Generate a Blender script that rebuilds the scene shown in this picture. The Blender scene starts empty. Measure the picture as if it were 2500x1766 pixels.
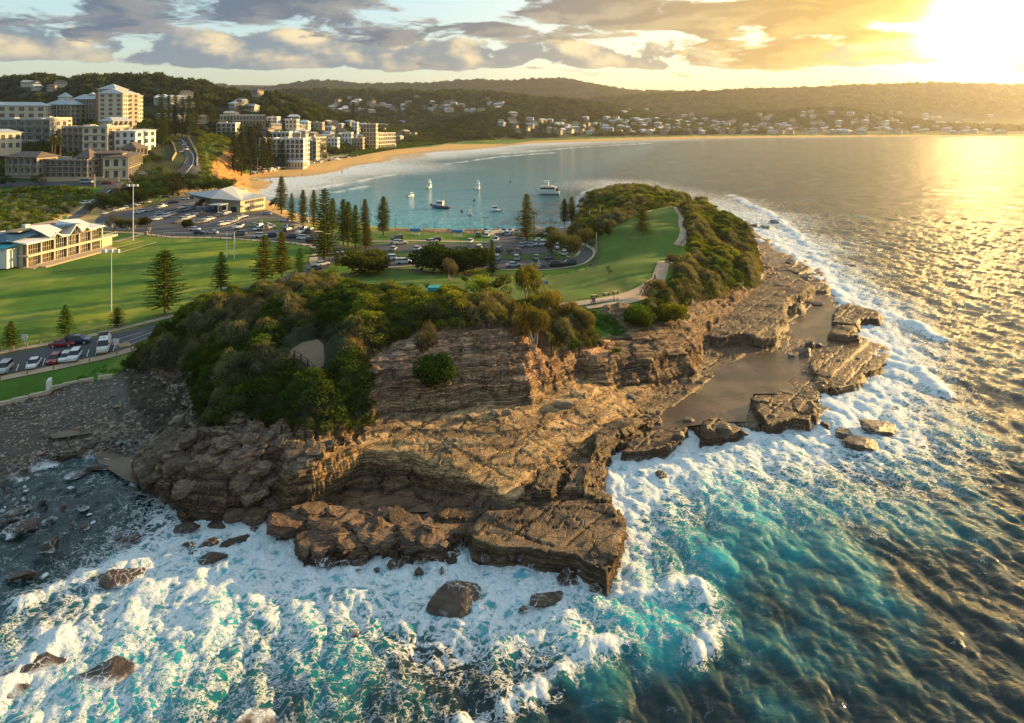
import bpy, bmesh, math, random
import numpy as np
from mathutils import Vector, Matrix, Euler
from mathutils.geometry import delaunay_2d_cdt

R = math.radians
random.seed(7)
SC = bpy.context.scene
COL = SC.collection

# ------------------------------------------------------------------ camera, sky, sun, exposure
CAM_H, FPX, PW, IMH, HORIZON = 52.0, 1700.0, 2500.0, 1766.0, 283.0
cam_data = bpy.data.cameras.new("camera")
cam_data.sensor_width = 36.0
cam_data.lens = 36.0 * FPX / PW
cam_data.clip_start = 0.5
cam_data.clip_end = 40000.0
cam = bpy.data.objects.new("camera", cam_data)
cam.location = (0, 0, CAM_H)
cam.rotation_euler = (math.pi / 2, 0, 0)          # level camera, verticals stay upright as in the photograph
cam_data.shift_y = -(IMH / 2 - HORIZON) / PW
COL.objects.link(cam)
SC.camera = cam

SUN_AZ, SUN_EL = R(60.0), R(10.0)          # azimuth clockwise from +Y (towards +X)
SUN_DIR = Vector((math.sin(SUN_AZ) * math.cos(SUN_EL), math.cos(SUN_AZ) * math.cos(SUN_EL), math.sin(SUN_EL)))
sun_data = bpy.data.lights.new("sun", 'SUN')
sun_data.energy = 5.0
sun_data.angle = R(0.6)
sun_data.color = (1.0, 0.63, 0.22)
sun = bpy.data.objects.new("sun", sun_data)
sun.rotation_euler = (-SUN_DIR).to_track_quat('-Z', 'Y').to_euler()
sun.location = (300, 400, 200)
COL.objects.link(sun)

SC.view_settings.view_transform = 'Standard'
SC.view_settings.look = 'None'
SC.view_settings.exposure = 1.12
SC.view_settings.gamma = 1.0
SC.view_settings.use_curve_mapping = False
SC.render.engine = 'CYCLES'
SC.cycles.max_bounces = 6
SC.cycles.diffuse_bounces = 2
SC.cycles.glossy_bounces = 2
SC.cycles.transmission_bounces = 2
SC.cycles.transparent_max_bounces = 4
SC.cycles.volume_bounces = 0
SC.cycles.caustics_reflective = False
SC.cycles.caustics_refractive = False
SC.cycles.sample_clamp_indirect = 4.0
SC.cycles.use_denoising = True


class NT:
    """small node-tree helper: t.n(type, inputs..., props...) ; values may be sockets"""
    def __init__(s, tree):
        s.t = tree
        s.t.nodes.clear()

    def n(s, typ, ins=None, **props):
        nd = s.t.nodes.new(typ)
        for k, v in props.items():
            setattr(nd, k, v)
        for k, v in (ins or {}).items():
            sk = nd.inputs[k]
            if isinstance(v, bpy.types.NodeSocket):
                s.t.links.new(v, sk)
            else:
                if hasattr(sk.default_value, '__len__') and not hasattr(v, '__len__'):
                    v = [v] * len(sk.default_value)
                if hasattr(v, '__len__') and len(v) == 3 and len(sk.default_value) == 4:
                    v = (*v, 1.0)
                sk.default_value = v
        return nd

    def m(s, op, a, b=0.0, c=0.0, clamp=False):
        nd = s.n('ShaderNodeMath', {0: a, 1: b, 2: c}, operation=op)
        nd.use_clamp = clamp
        return nd.outputs[0]

    def v(s, op, a, b=(0, 0, 0), scale=None):
        nd = s.n('ShaderNodeVectorMath', {0: a, 1: b}, operation=op)
        if scale is not None:
            if isinstance(scale, bpy.types.NodeSocket):
                s.t.links.new(scale, nd.inputs['Scale'])
            else:
                nd.inputs['Scale'].default_value = scale
        return nd.outputs['Value'] if op in ('DOT_PRODUCT', 'LENGTH') else nd.outputs[0]

    def ss(s, x, lo, hi):
        nd = s.n('ShaderNodeMapRange', {'Value': x, 'From Min': lo, 'From Max': hi}, interpolation_type='SMOOTHSTEP')
        return nd.outputs[0]

    def mix(s, f, a, b, mode='MIX'):
        nd = s.n('ShaderNodeMix', data_type='RGBA', blend_type=mode)
        for i, val in ((0, f), (6, a), (7, b)):
            sk = nd.inputs[i]
            if isinstance(val, bpy.types.NodeSocket):
                s.t.links.new(val, sk)
            elif i == 0:
                sk.default_value = val
            else:
                sk.default_value = (*val, 1.0) if len(val) == 3 else val
        return nd.outputs[2]

    def noise(s, vec, scale, detail=4.0, rough=0.5, dist=0.0, color=False):
        nd = s.n('ShaderNodeTexNoise', {'Vector': vec, 'Scale': scale, 'Detail': detail, 'Roughness': rough, 'Distortion': dist})
        return nd.outputs[1 if color else 0]

    def voro(s, vec, scale, feature='F1', rnd=1.0, out=0):
        nd = s.n('ShaderNodeTexVoronoi', {'Vector': vec, 'Scale': scale, 'Randomness': rnd}, feature=feature)
        return nd.outputs[out]

    def link(s, a, b):
        s.t.links.new(a, b)


world = bpy.data.worlds.new("World")
SC.world = world
world.use_nodes = True
w = NT(world.node_tree)
tc = w.n('ShaderNodeTexCoord')
dirv = w.v('NORMALIZE', tc.outputs['Generated'])
sky = w.n('ShaderNodeTexSky', sky_type='NISHITA', sun_disc=False, sun_elevation=SUN_EL, sun_rotation=SUN_AZ)
sky.air_density, sky.dust_density, sky.ozone_density, sky.altitude = 1.0, 2.0, 1.5, 50
sep = w.n('ShaderNodeSeparateXYZ', {0: dirv})
zc = w.m('MAXIMUM', sep.outputs[2], 0.0)
GLOW_DIR = Vector((math.sin(R(34)) * math.cos(R(6)), math.cos(R(34)) * math.cos(R(6)), math.sin(R(6))))
sd0 = w.m('MAXIMUM', w.v('DOT_PRODUCT', dirv, tuple(GLOW_DIR)), 0.0)
near = w.m('POWER', sd0, 260.0)
mid = w.m('POWER', sd0, 22.0)
wide = w.m('POWER', sd0, 7.0)
hz = w.ss(zc, 0.0, 0.16)
clear = w.mix(hz, (0.50, 0.52, 0.40), (0.36, 0.52, 0.56))
clear = w.mix(w.m('MULTIPLY', wide, 0.95, clamp=True), clear, (0.98, 0.80, 0.42))
clear = w.mix(w.m('MULTIPLY', mid, 0.95, clamp=True), clear, (1.00, 0.66, 0.15))
clear = w.mix(0.12, clear, sky.outputs[0])
# a deck of broken cloud seen in perspective, and a row of cumulus low over the hills
inv = w.m('DIVIDE', 1.0, w.m('ADD', zc, 0.15))
cvec = w.n('ShaderNodeCombineXYZ', {0: w.m('MULTIPLY', sep.outputs[0], inv), 1: w.m('MULTIPLY', w.m('ADD', sep.outputs[1], .0), inv), 2: 0.0}).outputs[0]
warp = w.noise(cvec, 1.6, 4, 0.5, color=True)
cv2 = w.v('ADD', cvec, w.v('SCALE', w.v('SUBTRACT', warp, (0.5, 0.5, 0.5)), scale=0.6))


def deck(ofs):
    a_ = w.noise(w.v('ADD', w.v('MULTIPLY', cv2, (0.9, 1.0, 1.0)), ofs), 1.5, 10, 0.60)
    return a_


d1 = deck((2.3, 0.4, 0))
d2 = deck((2.40, 0.46, 0.03))
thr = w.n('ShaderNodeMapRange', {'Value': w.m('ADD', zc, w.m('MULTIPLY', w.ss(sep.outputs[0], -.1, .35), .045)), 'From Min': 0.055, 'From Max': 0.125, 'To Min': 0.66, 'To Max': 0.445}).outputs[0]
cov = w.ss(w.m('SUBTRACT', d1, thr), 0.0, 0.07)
core = w.ss(w.m('SUBTRACT', d1, thr), 0.03, 0.15)
lit_c = w.ss(w.m('SUBTRACT', d1, d2), -0.045, 0.10)
cum_v = w.n('ShaderNodeCombineXYZ', {0: w.m('MULTIPLY', sep.outputs[0], 11.0), 1: w.m('MULTIPLY', sep.outputs[1], 11.0), 2: w.m('MULTIPLY', sep.outputs[2], 19.0)}).outputs[0]
q1 = w.noise(cum_v, 0.9, 10, 0.58)
off = w.noise(w.v('ADD', cum_v, (0.34, 0.10, 0.34)), 0.9, 5, 0.5)
q1s = w.noise(cum_v, 0.9, 6, 0.52)
zb = w.m('ADD', sep.outputs[2], w.m('MULTIPLY', w.m('SUBTRACT', w.noise(cum_v, 0.35, 6, .6), .5), .035))
base_cut = w.m('MULTIPLY', w.ss(zb, 0.050, 0.072), w.ss(sep.outputs[2], 0.17, 0.08))
leftish = w.ss(sep.outputs[0], 0.15, -0.25)
qd = w.m('ADD', w.m('MULTIPLY', q1, base_cut), w.m('MULTIPLY', leftish, 0.10))
cum = w.m('MULTIPLY', w.ss(qd, 0.425, 0.475), w.ss(base_cut, 0, .3))
lit_q = w.m('MULTIPLY', w.ss(w.m('SUBTRACT', q1s, off), -0.06, 0.16), w.ss(zb, .048, .085))
dark = w.mix(wide, (0.105, 0.155, 0.235), (0.50, 0.36, 0.17))
dark = w.mix(mid, dark, (0.64, 0.35, 0.04))
brt = w.mix(wide, (0.36, 0.35, 0.33), (0.90, 0.70, 0.36))
brt = w.mix(mid, brt, (1.00, 0.62, 0.10))
cl_c = w.mix(w.m('MULTIPLY', lit_c, w.m('SUBTRACT', 1.0, w.m('MULTIPLY', core, 0.45)), clamp=True), dark, brt)
cl_q = w.mix(lit_q, w.mix(wide, (0.20, 0.27, 0.34), (0.50, 0.40, 0.24)), w.mix(mid, (0.98, 0.78, 0.46), (1.2, 0.85, 0.3)))
skyc = w.mix(w.m('MULTIPLY', cum, 0.94), clear, cl_q)
skyc = w.mix(w.m('MULTIPLY', cov, w.n('ShaderNodeMapRange', {'Value': zc, 'From Min': .16, 'From Max': .5, 'To Min': .95, 'To Max': .4}).outputs[0]), skyc, cl_c)  # cloud thinned overhead, out of view, to brighten the sea and the fill
veil = w.m('MULTIPLY', near, w.m('SUBTRACT', 1.0, w.m('MULTIPLY', core, 0.8)))
skyc = w.mix(veil, skyc, w.mix(1.0, skyc, (.8, .55, .26), 'ADD'), 'MIX')
# the veiled sun itself: far brighter than the cloud round it
disc = w.m('MULTIPLY', w.m('POWER', sd0, 1300.0), w.m('SUBTRACT', 1.0, w.m('MULTIPLY', core, .5)))
halo = w.m('MULTIPLY', w.m('POWER', sd0, 240.0), w.m('SUBTRACT', 1.0, w.m('MULTIPLY', core, .8)))
skyc = w.mix(1.0, skyc, w.v('SCALE', w.n('ShaderNodeCombineXYZ', {0: 1.0, 1: .62, 2: .20}).outputs[0], scale=w.m('ADD', w.m('MULTIPLY', disc, 36.0), w.m('MULTIPLY', halo, .55))), 'ADD')
# low glow along the horizon under the sun, and the sea tone below it
lowg = w.m('MULTIPLY', w.m('MULTIPLY', mid, w.ss(zc, .06, 0.0)), .6)
skyc = w.mix(lowg, skyc, (1.25, .86, .24))
skyc = w.mix(w.ss(sep.outputs[2], -0.004, -0.03), skyc, (0.12, 0.13, 0.13))
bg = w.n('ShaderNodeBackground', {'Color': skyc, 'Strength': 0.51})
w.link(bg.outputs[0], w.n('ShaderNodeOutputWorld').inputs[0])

# ------------------------------------------------------------------ from photograph measurements to places in metres
def ray(sx, sy):
    return np.array([(sx - PW / 2) / FPX, 1.0, -(sy - HORIZON) / FPX])


def G(sx, sy, z=0.0):
    d = ray(sx, sy)
    t = (z - CAM_H) / d[2]
    return (d[0] * t, d[1] * t, z)


def AtY(sx, sy, Y):
    d = ray(sx, sy)
    t = Y / d[1]
    return (d[0] * t, Y, CAM_H + d[2] * t)


# ------------------------------------------------------------------ numpy noise
def _h(ix, iy, s):
    n = (ix.astype(np.int64) * 374761393 + iy.astype(np.int64) * 668265263 + s * 1442695041) & 0xffffffff
    n = ((n ^ (n >> 13)) * 1274126177) & 0xffffffff
    return ((n ^ (n >> 16)) & 0xffff) / 65535.0


def vnoise(x, y, s=0):
    ix, iy = np.floor(x), np.floor(y)
    fx, fy = x - ix, y - iy
    ux, uy = fx * fx * (3 - 2 * fx), fy * fy * (3 - 2 * fy)
    a, b = _h(ix, iy, s), _h(ix + 1, iy, s)
    c, d = _h(ix, iy + 1, s), _h(ix + 1, iy + 1, s)
    return (a + (b - a) * ux) * (1 - uy) + (c + (d - c) * ux) * uy


def fbm(x, y, o=4, s=0, g=0.5):
    t, a, n = 0.0, 1.0, 0.0
    for i in range(o):
        t = t + a * (vnoise(x, y, s + i * 17) * 2 - 1)
        n += a
        x, y = x * 1.9 + y * 0.6 + 5.2, y * 1.9 - x * 0.6 + 1.3
        a *= g
    return t / n


def worley(x, y, s=0):
    ix, iy = np.floor(x), np.floor(y)
    f1 = np.full(np.shape(x), 9.0)
    f2 = np.full(np.shape(x), 9.0)
    idv = np.zeros(np.shape(x))
    for dx in (-1, 0, 1):
        for dy in (-1, 0, 1):
            cx_, cy_ = ix + dx, iy + dy
            px_ = cx_ + _h(cx_, cy_, s)
            py_ = cy_ + _h(cx_, cy_, s + 91)
            d = np.hypot(px_ - x, py_ - y)
            cid = _h(cx_, cy_, s + 7)
            nf = d < f1
            f2 = np.where(nf, f1, np.minimum(f2, d))
            idv = np.where(nf, cid, idv)
            f1 = np.where(nf, d, f1)
    return f1, f2, idv


def sstep(a, b, x):
    t = np.clip((x - a) / (b - a), 0, 1)
    return t * t * (3 - 2 * t)


def sdf(poly, X, Y):
    """positive inside"""
    P = np.array([(p[0], p[1]) for p in poly])
    X = np.asarray(X, float)
    Y = np.asarray(Y, float)
    d = np.full(X.shape, 1e18)
    ins = np.zeros(X.shape, bool)
    n = len(P)
    for i in range(n):
        ax, ay = P[i]
        bx, by = P[(i + 1) % n]
        ex, ey = bx - ax, by - ay
        wx, wy = X - ax, Y - ay
        t = np.clip((wx * ex + wy * ey) / (ex * ex + ey * ey + 1e-9), 0, 1)
        d = np.minimum(d, (wx - ex * t) ** 2 + (wy - ey * t) ** 2)
        if ay != by:
            c = (ay > Y) != (by > Y)
            ins ^= c & (X < (bx - ax) * (Y - ay) / (by - ay) + ax)
    d = np.sqrt(d)
    return np.where(ins, d, -d)


class RBF:
    def __init__(s, pts, vals, smooth=0.0):
        s.p = np.array(pts, float)
        v = np.array(vals, float)
        n = len(s.p)
        A = np.hypot(s.p[:, None, 0] - s.p[None, :, 0], s.p[:, None, 1] - s.p[None, :, 1])
        A[np.arange(n), np.arange(n)] += smooth
        M = np.zeros((n + 1, n + 1))
        M[:n, :n] = A
        M[n, :n] = M[:n, n] = 1
        vv = v if v.ndim == 2 else v[:, None]
        s.w = np.linalg.lstsq(M, np.vstack([vv, np.zeros((1, vv.shape[1]))]), rcond=None)[0]

    def __call__(s, X, Y):
        sh = np.shape(X)
        X, Y = np.ravel(X), np.ravel(Y)
        out = np.zeros((len(X), s.w.shape[1]))
        for i in range(0, len(X), 60000):
            x, y = X[i:i + 60000], Y[i:i + 60000]
            D = np.sqrt((x[:, None] - s.p[None, :, 0]) ** 2 + (y[:, None] - s.p[None, :, 1]) ** 2)
            out[i:i + 60000] = D @ s.w[:-1] + s.w[-1]
        return out[:, 0].reshape(sh) if s.w.shape[1] == 1 else out.reshape(sh + (s.w.shape[1],))


class Raster:
    """bilinear lookup of a slow function"""
    def __init__(s, f, x0, x1, y0, y1, st):
        s.x0, s.y0, s.st = x0, y0, st
        xs, ys = np.arange(x0, x1 + st, st), np.arange(y0, y1 + st, st)
        XX, YY = np.meshgrid(xs, ys)
        s.a = f(XX, YY)
        s.ny, s.nx = s.a.shape[:2]

    def __call__(s, X, Y):
        u = np.clip((np.asarray(X, float) - s.x0) / s.st, 0, s.nx - 1.001)
        v = np.clip((np.asarray(Y, float) - s.y0) / s.st, 0, s.ny - 1.001)
        i, j = u.astype(int), v.astype(int)
        fu, fv = u - i, v - j
        a = s.a
        if a.ndim == 3:
            fu, fv = fu[..., None], fv[..., None]
        return (a[j, i] * (1 - fu) + a[j, i + 1] * fu) * (1 - fv) + (a[j + 1, i] * (1 - fu) + a[j + 1, i + 1] * fu) * fv


# ------------------------------------------------------------------ heights of the land
base_pts = [  # (px, py, height)
    (0, 1187, 0), (86, 1152, 0), (139, 1118, .1), (197, 1120, -.1), (240, 1180, -.8), (100, 1300, -2), (300, 1300, -2), (390, 1330, -1.5),
    (0, 1480, -3), (250, 1450, -3.5), (310, 1160, -.1), (277, 1092, .7), (330, 1110, .5), (400, 1270, -.4), (350, 1230, -.6), (-150, 1200, .2),
    (-300, 1450, -3), (0, 1120, 1.3), (150, 1060, 1.8), (250, 1010, 2.8), (0, 1000, 3.0), (350, 1030, 2.5), (300, 960, 3.8), (120, 1000, 2.9),
    (400, 960, 4.0), (420, 1040, 3), (0, 950, 4.4), (200, 905, 4.6), (-300, 1100, 1.6), (-300, 950, 4),
    (450, 1275, .7), (650, 1280, .9), (800, 1250, 1.0), (1000, 1250, 1.1), (1200, 1260, 1.6), (1400, 1250, 1.9), (1470, 1330, 2.0),
    (1300, 1320, 1.8), (1100, 1310, 1.4), (900, 1335, 1.0), (780, 1360, .8), (1480, 1200, 1.6), (1500, 1130, 1.2), (1600, 1080, 1.2),
    (1500, 1050, 1.3), (1640, 1000, .8), (1700, 1000, .7), (1850, 1000, 1.0), (1750, 900, .7), (1900, 900, .75), (2000, 800, .7), (2100, 870, 1.0),
    (2050, 930, 1.2), (2000, 700, .9), (1950, 650, .9), (1900, 640, 1), (1850, 590, 1.1), (1800, 560, 1.1), (1720, 515, 1.2), (1650, 485, 1.2),
    (600, 1150, 2), (1000, 1050, 3), (1300, 1000, 3), (1450, 930, 3), (800, 1000, 4), (1100, 900, 5), (1300, 800, 5), (1600, 850, 3),
    (0, 900, 5), (100, 880, 5), (0, 780, 5), (0, 700, 5), (200, 800, 5), (300, 830, 5), (380, 800, 5.2), (450, 740, 5.2), (0, 640, 5.2),
    (200, 700, 5), (400, 620, 5), (500, 600, 5), (640, 620, 5), (620, 680, 5), (300, 600, 5.2), (700, 660, 5), (800, 640, 5), (250, 560, 5.3),
    (330, 520, 5), (440, 500, 5), (500, 480, 5), (560, 480, 5), (600, 540, 5), (700, 570, 5), (780, 590, 5), (900, 640, 5), (1000, 600, 5),
    (1100, 650, 5), (1200, 600, 5), (1300, 640, 5), (1350, 600, 5), (1420, 620, 5), (1450, 660, 5), (1240, 575, 4), (1400, 560, 3),
    (640, 505, 3.6), (700, 530, 3.4), (780, 552, 3.4), (850, 566, 3.6), (950, 580, 4), (1050, 586, 4), (1150, 588, 4),
    (1600, 700, 4), (1600, 560, 4), (1500, 480, 2), (1440, 490, 1), (1500, 462, .6), (1550, 455, .3), (1430, 505, .6),
    # low beach and promenade
    (560, 466, 4), (600, 448, 2.2), (640, 440, 1.5), (700, 425, 2.2), (640, 420, 4), (620, 409, 5), (800, 396, 2.5), (760, 398, 4), (900, 378, 2.5),
    (860, 385, 4), (960, 366, 3.5), (1050, 360, 3), (1150, 358, 2.2), (1300, 346, 3), (1500, 339, 3), (1700, 335, 3), (1900, 332.5, 3),
    (2100, 331, 3), (2300, 330, 3), (2500, 329.5, 3), (2700, 329, 3), (700, 405, 6), (800, 385, 6), (900, 365, 6), (1000, 352, 6), (1170, 349, .6), (1230, 350, .6),
    (1200, 343, 1.0), (1120, 345, 4), (1300, 338, 6), (1500, 332, 7), (1700, 328, 7), (1900, 326, 7), (2100, 324.5, 7), (2400, 323, 7),
]
baseY_pts = [  # (px, py, distance) of ground seen on the rising town side
    (0, 598, 272), (100, 560, 312), (165, 533, 342), (210, 500, 372), (300, 452, 410), (340, 437, 430), (60, 480, 385), (0, 540, 318),
    (100, 500, 365), (0, 470, 395), (-200, 600, 270), (-200, 450, 405), (-200, 380, 500), (-200, 300, 650),
    (50, 442, 412), (150, 440, 414), (250, 441, 412), (400, 420, 462), (470, 405, 482), (465, 375, 530), (450, 352, 575), (420, 342, 600), (370, 400, 475), (385, 370, 530),
    (0, 380, 500), (100, 400, 455), (200, 390, 480), (320, 390, 480), (340, 340, 560), (100, 330, 560), (200, 310, 640), (300, 305, 640), (0, 300, 650), (380, 310, 640),
    (440, 335, 610), (520, 332, 615), (545, 338, 620), (560, 360, 595), (505, 375, 535), (490, 400, 500), (530, 400, 535), (510, 440, 480), (560, 430, 540),
    (575, 415, 560), (585, 438, 562), (596, 450, 563), (420, 455, 462), (350, 470, 428), (250, 520, 360), (420, 478, 440), (500, 462, 460),
    (640, 345, 820), (700, 340, 900), (640, 300, 1000), (800, 300, 1150), (800, 340, 1000), (900, 330, 1200), (1000, 325, 1450), (1000, 338, 1330), (900, 345, 1080),
    (1100, 330, 1500), (500, 300, 900), (400, 290, 900), (560, 310, 850), (700, 375, 790), (850, 360, 960), (600, 370, 700), (950, 350, 1130),
]
P3 = [G(a, b, c) for a, b, c in base_pts] + [AtY(a, b, c) for a, b, c in baseY_pts]
P3 += [(6000, 7000, 12), (-6000, 7000, 30), (0, 7000, 12), (-2500, 2500, 30), (0, 2600, 12), (2500, 3000, 12), (-1500, 900, 50), (-1200, 500, 40), (-800, 250, 10),
       (-600, 80, 3), (300, 300, -3), (300, 100, -3)]
_rb = RBF([(p[0], p[1]) for p in P3], [p[2] for p in P3])
_B1 = Raster(_rb, -480, 320, 40, 1100, 2.5)
_B2 = Raster(_rb, -7000, 7000, 600, 9000, 25)


def Bz(X, Y):
    a = _B1(X, Y)
    t = sstep(1000, 1080, Y) + sstep(440, 470, -X) + sstep(290, 318, X)
    t = np.clip(t, 0, 1)
    return a * (1 - t) + _B2(X, Y) * t


def PW3(lst, z=None):
    return [G(p[0], p[1], p[2] if len(p) > 2 else z) for p in lst]


LAND = PW3([(-900, 1700), (0, 1500), (250, 1430), (380, 1335), (411, 1300), (473, 1273), (547, 1279), (620, 1275), (661, 1311), (690, 1292), (744, 1330),
            (756, 1380), (830, 1388), (890, 1375), (905, 1351), (974, 1361), (1023, 1342), (1097, 1348), (1147, 1336), (1208, 1356), (1270, 1358),
            (1405, 1378), (1483, 1424), (1529, 1300), (1507, 1275), (1498, 1238), (1446, 1230), (1470, 1180), (1501, 1136), (1500, 1120),
            (1560, 1117), (1631, 1105), (1683, 1055), (1709, 1080), (1744, 1079), (1770, 1040), (1840, 1062), (1870, 1042), (1983, 1036), (2023, 1010), (2014, 968),
            (2044, 953), (2105, 940), (2110, 918), (2175, 896), (2179, 857), (2149, 844), (2097, 826), (2110, 787), (2158, 781), (2158, 768),
            (2071, 738), (2031, 720), (2023, 689), (2005, 662), (1962, 637), (1905, 620), (1880, 600), (1890, 590), (1866, 585), (1814, 541), (1780, 540), (1770, 525), (1709, 502), (1640, 478),
            (1600, 462), (1560, 451), (1500, 447), (1437, 468), (1405, 500), (1400, 545), (1370, 570), (1330, 562), (1290, 585), (1260, 578), (1180, 575), (1080, 573),
            (960, 569), (900, 563), (830, 551), (760, 538), (700, 518), (662, 498), (632, 484), (650, 466), (720, 444), (800, 427), (870, 415), (960, 402), (1060, 384),
            (1130, 370), (1200, 362), (1300, 351), (1500, 345), (1700, 340), (1900, 337), (2100, 335), (2500, 333.5), (2900, 333)], 0)
BEACH_W = [(590, 452), (650, 466), (720, 444), (800, 427), (870, 415), (960, 402), (1060, 384), (1130, 370), (1200, 362), (1300, 351), (1500, 345), (1700, 340), (1900, 337), (2100, 335), (2500, 333.5), (2900, 333)]
BEACH_T = [(2900, 328.5), (2500, 329), (2100, 330.5), (1900, 331.5), (1700, 333.5), (1500, 337.5), (1300, 344), (1250, 349), (1150, 352), (1090, 353), (1050, 359), (960, 366), (900, 375), (860, 383), (800, 391), (760, 400), (700, 412), (660, 420), (625, 428), (600, 440)]
BEACH = PW3([(a, b + 4) for a, b in BEACH_W], 0) + PW3(BEACH_T, 2.5)
LAND += [(9000, 2500, 0), (9000, 9500, 0), (-9500, 9500, 0), (-9500, 30, 0)]

TIER2 = PW3([(392, 1075, 2), (335, 1120, .5), (325, 1150, 0), (362, 1199, 0), (436, 1239, .5), (479, 1247, .8), (547, 1247, 1), (633, 1241, 1), (664, 1222, 1), (698, 1246, 1),
             (760, 1236, 1), (793, 1222, 1), (840, 1201, 1), (886, 1183, 1), (1000, 1184, 1), (1023, 1197, 1), (1116, 1213, 1.2), (1208, 1236, 1.3), (1301, 1236, 1.5),
             (1282, 1205, 1.5), (1310, 1175, 1.5), (1350, 1156, 1.5), (1436, 1106, 1.3), (1473, 1060, 1.3), (1540, 1026, 1.2), (1580, 985, 1.2), (1600, 950, 1.2),
             (1560, 900, 3), (1400, 860, 5), (900, 880, 5), (600, 950, 5), (450, 980, 4)])
_t2 = [(440, 1190, 3.2), (560, 1190, 4.2), (650, 1190, 4.4), (360, 1140, 2.2), (400, 1110, 4.5), (480, 1070, 8), (600, 1060, 9), (740, 1070, 8.2), (700, 1140, 6), (560, 1110, 7.4),
       (836, 1110, 5.6), (900, 1110, 4.6), (1000, 1090, 4.9), (1100, 1060, 5), (1200, 1050, 5), (1300, 1040, 4.6), (1400, 1040, 3.4), (1100, 1165, 3.6), (1000, 1150, 3.9),
       (1250, 1150, 3.0), (1380, 1100, 2.6), (1400, 960, 4.6), (1500, 970, 3.2), (1550, 990, 1.8), (1250, 1200, 2.4), (760, 1190, 4.2), (880, 1150, 4.0), (700, 1200, 4.0), (1000, 900, 6), (1300, 900, 5.5), (600, 950, 8), (450, 1000, 5)]
_t2p = [G(*p) for p in _t2]
T2 = Raster(RBF([(p[0], p[1]) for p in _t2p], [p[2] for p in _t2p]), -120, 80, 60, 180, 1.0)

HEAD = PW3([(300, 905, 5), (340, 905, 4.6), (400, 940, 4), (440, 990, 4.5), (490, 1046, 7), (560, 1046, 8.6), (640, 1042, 9), (740, 1062, 8), (836, 1085, 5.6), (886, 1051, 5.3),
            (947, 1026, 5), (1050, 1022, 5), (1113, 1010, 5), (1168, 990, 5), (1230, 992, 5), (1293, 986, 5), (1357, 953, 4.8), (1418, 921, 4.6), (1479, 930, 4), (1560, 933, 2.6), (1609, 940, 1.6), (1645, 925, 1.3),
            (1692, 920, 1), (1709, 861, 1.2), (1744, 802, 2), (1790, 750, 2.5), (1830, 720, 2.5), (1853, 690, 2.5), (1856, 655, 2), (1838, 612, 1.5), (1795, 580, 1.5), (1755, 540, 1.5),
            (1718, 516, 1.5), (1692, 500, 1.5), (1640, 480, 1.5), (1590, 464, 1.5), (1540, 460, 1.5), (1480, 467, 1.5), (1440, 488, 1.5), (1423, 512, 2), (1405, 545, 3),
            (1385, 575, 4), (1400, 600, 5), (1440, 605, 5.2), (1452, 625, 5.2), (1440, 650, 5.2), (1380, 668, 5.2), (1300, 674, 5.2), (1150, 670, 5.2), (1000, 657, 5.2), (900, 652, 5.2),
            (800, 684, 5.3), (700, 704, 5.5), (600, 718, 5.5), (520, 742, 5.5), (450, 790, 5.3), (380, 832, 5.2), (340, 862, 5.2)])
_hd = [(1385, 575, 4.2), (1400, 600, 5.2), (1440, 605, 5.3), (1452, 625, 5.3), (1440, 650, 5.3), (1380, 668, 5.3), (1300, 674, 5.3), (1150, 670, 5.3), (1000, 657, 5.3), (900, 652, 5.3),
       (800, 684, 5.4), (700, 704, 5.6), (600, 718, 5.7), (520, 742, 5.8), (450, 790, 5.6), (380, 832, 5.5), (340, 862, 5.4), (300, 905, 5.2), (1405, 545, 4), (1423, 512, 4),
       (900, 700, 8.3), (1000, 690, 7.6), (1060, 705, 9.5), (950, 722, 11), (1200, 700, 8.6), (1300, 700, 8.6), (1400, 700, 9.6), (1500, 700, 11), (1450, 650, 7.6), (1480, 610, 9.4), (1500, 560, 12),
       (1560, 520, 14), (1640, 503, 15.5), (1672, 560, 14.6), (1640, 640, 12.8), (1600, 690, 12), (1520, 745, 11.4), (1420, 765, 11), (1300, 752, 11), (1150, 740, 11.5), (1000, 760, 14),
       (1720, 600, 10), (1780, 620, 6.8), (1800, 690, 5.4), (1830, 660, 5.2), (1700, 700, 7), (1650, 740, 8), (1600, 790, 8), (1545, 840, 7.2), (1480, 850, 7.6), (1450, 800, 9.4), (1540, 760, 10), (1660, 820, 6.6), (1640, 870, 5.5), (1720, 740, 6.2),
       (1052, 811, 15), (1113, 793, 15.5), (1244, 793, 15), (1300, 830, 13), (1357, 872, 10.5), (1420, 872, 8.3), (1113, 933, 9.3), (1113, 845, 13.2), (1250, 920, 9), (1250, 850, 12.4), (1000, 965, 9.2), (1000, 870, 13),
       (900, 985, 9.4), (970, 825, 14.6), (900, 865, 13.5), (850, 930, 11.5), (700, 866, 14), (760, 866, 14), (770, 840, 14.2), (650, 800, 14), (760, 760, 14.6), (850, 740, 13.4), (600, 760, 11.5), (760, 700, 8), (680, 722, 8), (480, 775, 7.8),
       (500, 850, 9), (560, 900, 10.6), (600, 960, 10.6), (700, 985, 11), (800, 1010, 9.6), (500, 1000, 8.6), (430, 900, 6.4), (400, 860, 5.9), (1350, 900, 8), (1420, 900, 7)]
_hdY = [(1500, 483, 380), (1600, 478, 352), (1450, 522, 350), (1550, 476, 365), (1500, 530, 320), (1580, 500, 330), (1690, 545, 300), (1640, 492, 345), (1420, 560, 300)]
_hp = [G(*p) for p in _hd] + [AtY(*p) for p in _hdY] + [(20, 440, 3), (60, 440, 4), (90, 400, 3), (110, 330, 3), (110, 240, 3), (0, 330, 4)]
TH = Raster(RBF([(p[0], p[1]) for p in _hp], [p[2] for p in _hp]), -190, 200, 80, 500, 1.5)

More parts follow.
